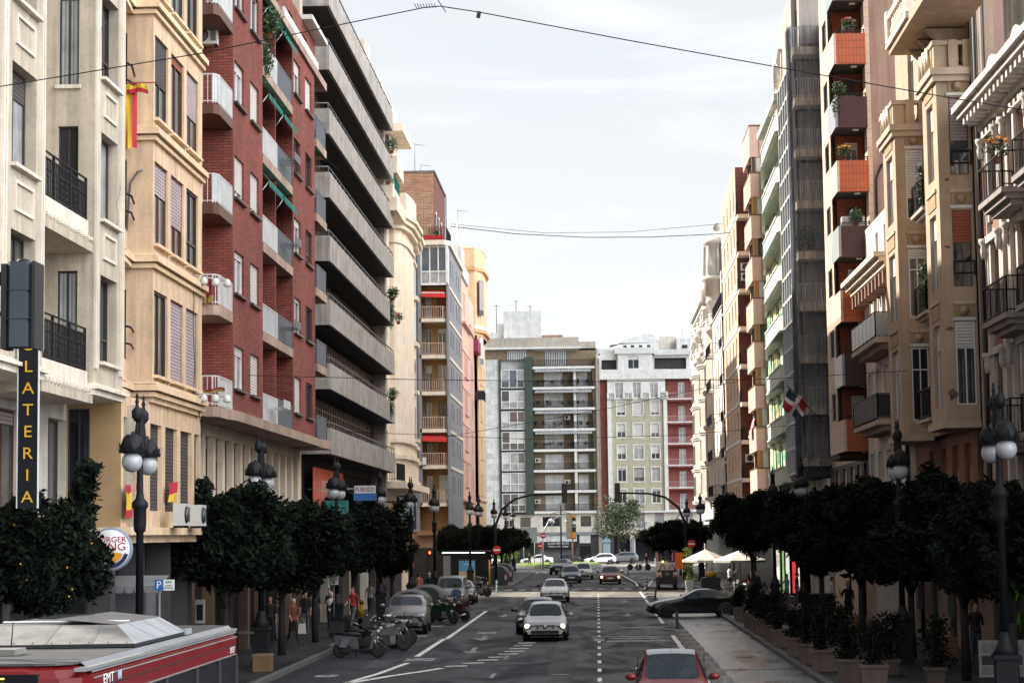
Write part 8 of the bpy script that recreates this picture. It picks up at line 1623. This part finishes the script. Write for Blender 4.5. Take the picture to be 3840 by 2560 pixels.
q = MB(); q.lathe([(.07, 2.0), (.07, 2.1), (.03, 2.14)], (-.3, -.5, 0), mat('amber_beacon_light', (1., .45, .05), emit=2.5, var=0), 10); q.build('beacon', t); q = MB(); q.ball((.35, -.2, 2.04), .22, m_black, 10, 6, (1.4, 1, .5)); q.build('tarpaulin', t)
# bicycle rack and bicycles
def bike(x, y, rz, label, fm):
    t = thing('bicycle', label, 'bicycle', (x, y, .13), 'bicycles at the far rack', rz=rz)
    for yy in (-.52, .52):
        q = MB(); q.lathe([(.32, -.015), (.345, 0), (.32, .015), (.30, 0)], (0, yy, .34), m_rubber, 24, ax='X')
        for k in range(8): a = k * math.pi / 4; q.tube([(0, yy, .34), (0, yy + math.cos(a) * .31, .34 + math.sin(a) * .31)], .004, m_steel, 3)
        q.build('wheel', t)
    q = MB()
    for a, b in (((-.52, .34), (-.36, .92)), ((-.38, .80), (.14, .80)), ((-.38, .72), (.0, .30)), ((0, .30), (.17, .88)), ((0, .30), (.52, .34)), ((.52, .34), (.14, .78)), ((-.36, .92), (-.36, 1.0))): q.tube([(0, a[0], a[1]), (0, b[0], b[1])], .018, fm, 6)
    q.build('frame', t); q = MB(); q.tube([(-.26, -.3, 1.02), (0, -.38, 1.0), (.26, -.3, 1.02)], .015, m_black, 6); q.build('handlebar', t); q = MB(); q.ball((0, .19, .92), .11, m_black, 8, 6, (.6, 1.2, .4)); q.build('saddle', t); return t
bike(4.0, 226, R(70), 'dark bicycle with brown basket at the far rack, left one', m_iron); bike(4.9, 224.5, R(100), 'dark bicycle at the far rack, right one', m_greymetal)
q = MB(); q.box(3.45, 3.85, 225.4, 225.8, 1.0, 1.3, m_fbrown); tag(q.build('bicycle_basket'), 'brown wicker basket carried by the left bicycle', 'basket')
t = thing('bicycle_rack', 'steel hoop bicycle rack on the far right pavement', 'rack', (4.6, 217, .13))
for x in (-.35, .35): q = MB(); q.tube([(x, -.3, 0), (x, -.3, .8), (x, 0, .9), (x, .3, .8), (x, .3, 0)], .03, m_steel, 8); q.build('hoop', t)
# shelter and advertising
t = thing('bus_shelter', 'dark shelter with a lit roof edge and yellow post beyond the cross street', 'shelter', (-10.3, 162, .13)); q = MB(); q.box(-1.9, 1.9, -1.0, 1.0, 2.7, 2.85, m_black); q.build('roof', t); q = MB(); q.box(-1.85, 1.5, -1.03, -1.0, 2.66, 2.70, mat('lit_strip_tube', (.75, .95, .85), emit=3.0, var=0)); q.build('light_strip', t)
for x in (-1.8, 1.7): q = MB(); q.box(x - .06, x + .06, -.06, .06, 0, 2.7, m_iron); q.build('post', t)
q = MB(); q.box(-1.8, 1.7, .9, .95, .2, 2.6, m_shop); q.build('back_panel', t); q = MB(); q.tube([(1.85, -1.1, 0), (1.85, -1.1, 2.1)], .06, m_binyellow, 8); q.build('yellow_post', t)
t = thing('advert_panel', 'blue and yellow travel poster panel in the dark shelter', 'poster', (-10.15, 160, .13)); q = MB(); q.box(-.68, .68, 0, .1, .4, 2.15, m_black); q.build('frame', t); q = MB(); q.box(-.62, .62, -.012, 0, 1.25, 2.08, mat('poster_blue', (.07, .25, .42))); q.box(-.62, .62, -.012, 0, .82, 1.25, mat('poster_sand', (.40, .33, .22))); q.box(-.62, .62, -.012, 0, .55, .82, mat('poster_ochre', (.22, .15, .05))); q.build('poster', t); text('VALENCIA', .17, m_signwhite, t, (.12, -.02, 1.8), 0, .002)
q = MB(); q.box(-11.95, -11.4, 159.4, 159.6, .13, 2.6, mat('grey_totem', (.14, .15, .17))); tag(q.build('totem'), 'slim grey totem column left of the travel poster', 'column')
t = thing('ticket_kiosk', 'small pale blue kiosk with pointed roof on the far pavement', 'kiosk', (1.3, 294, 0)); q = MB(); q.box(-.5, .5, -.4, .4, .1, 2.9, mat('pale_blue_kiosk', (.35, .45, .50))); q.build('body', t); q = MB(); q.add([(-.7, -.6, 2.9), (.7, -.6, 2.9), (.7, .6, 2.9), (-.7, .6, 2.9), (0, 0, 4.0)], [(0, 1, 4), (1, 2, 4), (2, 3, 4), (3, 0, 4)], mat('blue_roof', (.20, .32, .42))); q.build('roof', t)
t = thing('shop_pillar_sign', 'tall white pillar with a vertical purple sign across the square', 'sign', (5.0, 297.5, 0)); q = MB(); q.box(-.3, .3, 0, .3, .1, 3.9, m_offwhite); q.box(-.22, .22, -.04, 0, 1.2, 3.4, mat('purple_sign', (.20, .14, .28))); q.build('pillar', t)
for i, ch in enumerate('FARMACIA'): text(ch, .28, m_signwhite, t, (0, -.06, 3.2 - i * .27), 0, .004)
m_awg = mat('grey_awning_cloth', (.17, .17, .18))
# awnings and small shop things on the left
t = thing('shop_awning', 'pale scalloped awning over the doorway beneath the round sign', 'awning', (-12.0, 53, 3.0)); q = MB()
for k in range(6): q.add([(-.7 + k * .25, .6, .25), (-.45 + k * .25, .6, .25), (-.45 + k * .25, -.2, .0), (-.7 + k * .25, -.2, .0)], [(0, 1, 2, 3)], m_awg); q.add([(-.7 + k * .25, -.2, 0), (-.45 + k * .25, -.2, 0), (-.47 + k * .25, -.2, -.16), (-.575 + k * .25, -.2, -.2), (-.68 + k * .25, -.2, -.16)], [(0, 1, 2, 3, 4)], m_awg)
q.build('cloth', t)
t = thing('street_kiosk', 'grey booth with a small lit window under the awning', 'kiosk', (-12.4, 54.0, .13)); q = MB(); q.box(-.55, .5, 0, 1.2, 0, 2.75, mat('booth_grey', (.10, .10, .11))); q.build('body', t); q = MB(); q.box(-.2, .15, -.02, 0, 1.5, 1.95, mat('lit_booth_window', (.45, .55, .40), emit=.45, var=.4, vs=9)); q.build('window', t)
for y, w_, l in ((57.5, .5, 'small lit poster box on the wall beyond the beige block'),): q = MB(); q.box(-12.85, -12.8, y, y + w_, 1.5, 2.3, m_ltgrey); tag(q.build('wall_box'), l, 'box')
t = thing('phone_box', 'small white framed payphone on the red block shopfront', 'payphone', (-12.7, 65.6, 1.5)); q = MB(); q.box(-.15, .15, -.1, 0, 0, .75, m_ltgrey); q.box(-.1, .1, -.12, -.1, .1, .6, m_black); q.build('body', t)
# bright slips of window and lit shops
m_litshop = mat('lit_shop_interior', (.85, .82, .70), emit=.5, var=.5, vs=2.5); m_litred = mat('lit_red_panel', (.75, .05, .06), emit=.45, var=.2); m_litgreen = mat('lit_green_panel', (.35, .65, .25), emit=.4, var=.3)
t = thing('shop_window', 'bright shop window with white, green and red strips under a black fascia', 'shop window', (11.8, 116, .13)); q = MB()
for x0, x1, mm in ((-1.9, -1.65, m_litshop), (-1.5, -1.4, m_litgreen), (-1.3, -1.1, m_litshop), (-.95, -.75, m_litred), (-.62, -.55, m_litshop)): q.box(x0, x1, -.02, .02, .6, 3.0, mm)
q.build('display', t); q = MB(); q.box(-2.0, .2, .0, .3, 3.0, 3.6, m_shop); q.build('fascia', t); text('GAME', .28, m_signwhite, t, (-1.05, -.02, 3.28), 0, .004)
# litter bins, crates, A-board, shirts on the right
t = thing('menu_board', 'white framed board with printed notices at the bottom right corner', 'sign', (11.0, 57.6, .13)); q = MB(); q.box(-.55, .7, 0, .06, 0, 1.0, m_signwhite); q.box(-.48, .63, -.01, 0, .65, .9, m_ltgrey); q.box(-.48, .63, -.012, 0, .33, .58, m_greymetal); q.box(-.48, .63, -.012, 0, .06, .28, m_offwhite); q.build('board', t); text('HOUSE ES', .13, m_black, t, (.28, -.02, .78), 0, .003)
m_lime = mat('lime_shirt_cloth', (.20, .62, .02), var=.1)
for i, (x, z, l) in enumerate(((12.45, 2.05, 'lime green sports shirt hanging in the shop at the right edge'), (12.6, 1.1, 'second lime green shirt hanging below the first'))):
    q = MB(); q.add([(x - .25, 61.5, z + .62), (x + .3, 61.5, z + .62), (x + .5, 61.5, z + .5), (x + .45, 61.5, z + .35), (x + .3, 61.5, z + .4), (x + .3, 61.5, z), (x - .2, 61.5, z), (x - .22, 61.5, z + .36), (x - .4, 61.5, z + .05), (x - .5, 61.5, z + .08)], [(0, 1, 2, 3, 4, 5, 6, 7, 8, 9)], m_lime); q.add([(x - .25, 61.53, z + .62), (x + .3, 61.53, z + .62), (x + .3, 61.53, z), (x - .2, 61.53, z)], [(0, 1, 2, 3)], m_lime); tag(q.build('hanging_shirt'), l, 'shirt')
for i, (x, y, s, l) in enumerate(((9.6, 84.5, .8, 'brown crate at the foot of the fourth right tree'), (10.4, 84.2, .7, 'second brown crate beside the first'), (9.3, 69.5, .8, 'cardboard box on the pavement by the second lamp'), (10.9, 66.0, .7, 'orange brown box near the tan building door'), (-10.3, 63.2, .55, 'pale wooden planter box at the foot of the second left lamp'))):
    q = MB(); q.box(x - s / 2, x + s / 2, y - s / 2, y + s / 2, .13, .13 + s * .95, mat('cardboard_brown', (.20, .12, .06), stain=.2)); q.box(x - s / 2 - .02, x + s / 2 + .02, y - s / 2 - .02, y + s / 2 + .02, .13 + s * .85, .13 + s * .9, mat('cardboard_edge', (.26, .17, .10))); tag(q.build('crate'), l, 'crate')
t = thing('waiter_station', 'dark cafe counter stand with a looped white emblem on its side', 'counter', (10.2, 96, .13)); q = MB(); q.box(-.6, .6, -.3, .3, 0, 1.15, m_shop); q.box(-.65, .65, -.35, .35, 1.15, 1.2, m_greymetal); q.build('body', t); text('SOS', .34, m_ltgrey, t, (.1, -.32, .45), 0, .003)
t = thing('orange_sign', 'orange cafe board under the first parasol', 'sign', (5.9, 150, .13)); q = MB(); q.box(-.3, .3, 0, .05, 1.4, 2.6, mat('orange_board', (.60, .13, .02))); q.box(-.03, .03, 0, .05, 0, 1.4, m_greymetal); q.build('board', t)
for k, (x, y, l) in enumerate(((12.1, 71, 'left of the tan doorway'), (12.15, 78, 'right of the cream house door'))): q = MB(); q.box(x - .2, x, y, y + .5, 1.2, 2.2, m_greymetal); tag(q.build('wall_box'), 'small grey meter cabinet on the shopfront ' + l, 'box')
# plants on balconies
def pot_plant(x, y, z, r, label, m=m_leafb, n=260, h=1.0, fl=None, seed=1, cascade=0.):
    t = thing('potted_plant', label, 'plant', (x, y, z)); q = MB(); q.lathe([(.09, 0), (.12, .2), (.13, .2)], (0, 0, 0), m_terracotta, 10); q.build('pot', t); q = MB(); blob_leaves(q, (0, 0, .2 + r * .7 * h), (r, r, r * h), n, m, .07, seed, .1)
    if cascade: blob_leaves(q, (-.12, -.1, .1 - cascade / 2), (r * .6, r * .6, cascade / 2 + .2), n, m, .07, seed + 7, .1)
    if fl: blob_leaves(q, (0, -.05, .25 + r * h), (r * .8, r * .8, r * .5), 60, fl, .06, seed + 3, .3)
    q.build('foliage', t)
mfl = mat('orange_flower', (.75, .30, .01), var=.2); mpk = mat('pink_flower', (.6, .08, .12), var=.2)
pot_plant(-11.75, 73.6, 22.4, .55, 'bushy plant trailing from a white balcony of the red brick block', n=900, h=1.1, cascade=1.5); pot_plant(-11.75, 119.3, 17.9, .4, 'dark hanging fern over the far end of a concrete parapet', n=500, cascade=1.6, seed=4); pot_plant(-11.75, 118.8, 12.0, .35, 'ivy on the far end of a lower concrete parapet', n=300, cascade=1.0, seed=5); pot_plant(-11.8, 119.6, 26.7, .5, 'green bush at the far end of the upper concrete parapet', n=300, seed=6)
for x, y, z, l, f, c in ((11.5, 90.0, 26.1, 'flowering plants on the top orange balcony box', mpk, .0), (11.0, 90.0, 23.2, 'pale shrub spilling off the upper maroon balcony box', None, .9), (11.15, 90.0, 20.4, 'small pots on the middle orange balcony box', mfl, 0), (11.6, 90.0, 17.5, 'dark hedge on the middle maroon balcony box', None, .0), (11.6, 90.0, 14.6, 'leafy plants on the lowest sunlit orange balcony box', None, 0.)): pot_plant(x, y, z, .34, l, n=380, fl=f, cascade=c, seed=int(z))
pot_plant(11.4, 57.6, 14.4, .4, 'orange flowers on the nearest white balcony', n=200, fl=mfl, seed=20); pot_plant(11.3, 69.6, 15.9, .3, 'drooping plant on the upper iron balcony between the tan bays', n=220, cascade=.8, seed=21); pot_plant(11.3, 69.2, 12.4, .4, 'cactus like plant on the lower iron balcony between the tan bays', n=320, cascade=.9, seed=22)
pot_plant(11.3, 108.75, 18.95, .75, 'large tangled plant behind the netting', n=900, seed=23); pot_plant(-12.9, 167.3, 28.4, .6, 'dark shrub with pink flowers on the corner roof terrace', n=400, fl=mpk, seed=24); pot_plant(-12.3, 122.6, 25.4, .5, 'low shrub on the cream cornice', n=200, seed=25); pot_plant(-11.9, 124, 17.0, .35, 'red and green plant beside the cream bay', n=180, fl=mpk, seed=26)
# ================================================================ PEOPLE
cl = lambda n, c: mat(n, c, rough=.9, var=.15, vs=6)
c_blk = cl('black_clothes', (.015, .015, .018)); c_wht = cl('white_clothes', (.55, .55, .55)); c_jean = cl('denim', (.05, .07, .11)); c_brn = cl('rust_top', (.16, .05, .03)); c_gry = cl('grey_clothes', (.10, .10, .12)); c_blue = cl('blue_shirt', (.05, .08, .14)); c_beige = cl('pale_trousers', (.30, .29, .28)); c_lb = cl('light_blue_shirt', (.20, .26, .34)); c_or = cl('peach_top', (.38, .16, .11)); c_red = cl('red_shirt', (.30, .03, .03))
PE = [('woman in rust top carrying a white bag on the left pavement', -11.6, 78.3, 30, 'walk', c_brn, c_blk, 1.66, 1), ('person in pale clothes with raised hands beside the second lamp', -13.0 + .3, 81.6, -40, 'hands_up', c_lb, c_wht, 1.62, 1), ('tall person in black by the red block shopfront, farthest left', -12.6, 79.0, 10, 'stand', c_blk, c_blk, 1.76, 0), ('person in dark clothes behind the rust-topped woman', -12.3, 86.5, 0, 'stand', c_blk, c_gry, 1.74, 0), ('one of a pair in black shirts standing by the shops, left one', -12.4, 90.2, 15, 'phone', c_blk, c_blk, 1.72, 0), ('one of a pair in black shirts standing by the shops, right one', -11.9, 91.4, -20, 'stand', c_blk, c_blk, 1.70, 0), ('woman in white top beside a dark bin on the left pavement', -11.5, 88.8, 20, 'phone', c_wht, c_blk, 1.6, 1), ('person with red top and bare arm behind the parking sign', -11.0, 92.5, -30, 'walk', c_red, c_gry, 1.72, 0), ('person in white T-shirt and dark trousers walking by the yellow bin', -11.75, 106.2, 0, 'walk', c_wht, c_jean, 1.66, 1), ('person in black walking behind the white T-shirt', -11.4, 108.6, 0, 'walk', c_blk, c_blk, 1.72, 1), ('person in blue shirt and pale trousers walking away in the road', -7.1, 103.2, 180, 'walk', c_blue, c_beige, 1.72, 0), ('person in peach top near the first no-entry sign', -10.9, 125.5, 170, 'stand', c_or, c_blk, 1.7, 0), ('second person in dark clothes near the first no-entry sign', -10.4, 127, 160, 'stand', c_blk, c_jean, 1.7, 0),
 ('man in black crossing by the roundabout grass', -8.5, 257, 200, 'walk', c_blk, c_blk, 1.76, 0), ('dark dressed person standing by the far bicycles', 5.45, 232, 10, 'stand', c_blk, c_blk, 1.78, 0), ('left of two people outside the far shop', 3.2, 297, 0, 'stand', c_blk, c_beige, 1.65, 1), ('right of two people outside the far shop', 3.9, 297, 0, 'stand', c_blk, c_jean, 1.65, 1), ('person in dark jacket behind the sweeper truck', 6.6, 148.5, 20, 'stand', c_blk, c_gry, 1.72, 0),
 ('man in light shirt standing under the right parasol', 10.3, 137, 160, 'stand', c_lb, c_blk, 1.74, 0), ('waiter in white shirt leaning between the parasols', 8.9, 140.5, 120, 'phone', c_wht, c_blk, 1.72, 0), ('person in black by the dark tree trunk on the terrace', 9.0, 118, 20, 'stand', c_blk, c_blk, 1.75, 0), ('woman in blue scarf talking outside the bright shop window', 10.3, 113.5, -60, 'phone', c_lb, c_gry, 1.64, 1), ('dark person facing the woman with the blue scarf', 10.9, 114, 80, 'stand', c_blk, c_jean, 1.72, 0), ('man in white shirt with black strap by the cafe counter', 11.3, 100.5, 60, 'stand', c_wht, c_blk, 1.74, 0), ('tall man in black standing by the brown crates', 10.5, 87.5, -20, 'phone', c_blk, c_blk, 1.84, 0), ('man in dark shirt near the right edge by the printed board', 11.35, 63, 10, 'stand', c_blk, c_jean, 1.78, 0)]
for i, (l, x, y, rz, p, s, tr, h, lh) in enumerate(PE): person(l, x, y, .13 if abs(x) > 7.3 and y < 240 or y > 290 else .0, R(rz), p, s, tr, h=h, longhair=bool(lh), hair=m_hairb if i % 6 else m_hairg)
for i, (l, x, y, rz, s, tr) in enumerate((('diner in peach top seated left of the sunny table', 7.78, 138, 90, c_or, c_jean), ('diner in red seated behind the second table', 9.65, 133.66, 0, c_red, c_blk), ('diner in white seated by the shaded table', 9.22, 127.05, -90, c_wht, c_gry), ('diner in black seated below the small P plate', 9.17, 122, 90, c_blk, c_blk))): person(l, x, y, .13, R(rz), 'sit', s, tr, h=1.68, longhair=i % 2 == 0)
person('passenger with dark hair in the small red car', 1.33, 48.55, .18, 0, 'drive', c_gry, c_blk, h=1.45, longhair=True); person('driver in the small red car with hands at the wheel', 2.0, 48.55, .18, 0, 'drive', c_blue, c_blk, h=1.5)
person('driver of the silver hatchback with lit headlamps', -1.75, 83.7, .12, 0, 'drive', c_blk, c_blk, h=1.5); t = thing('shopping_bag', 'white bag hanging from the hand of the woman in rust top', 'bag', (-11.25, 78.2, .55)); q = MB(); q.add([(-.16, -.05, 0), (.16, -.05, 0), (.13, 0, .38), (-.13, 0, .38), (-.16, .05, 0), (.16, .05, 0)], [(0, 1, 2, 3), (4, 5, 2, 3), (0, 4, 5, 1)], m_offwhite); q.build('bag', t); q = MB(); q.tube([(-.1, 0, .36), (0, 0, .6), (.1, 0, .36)], .01, m_offwhite, 5); q.build('handle', t)
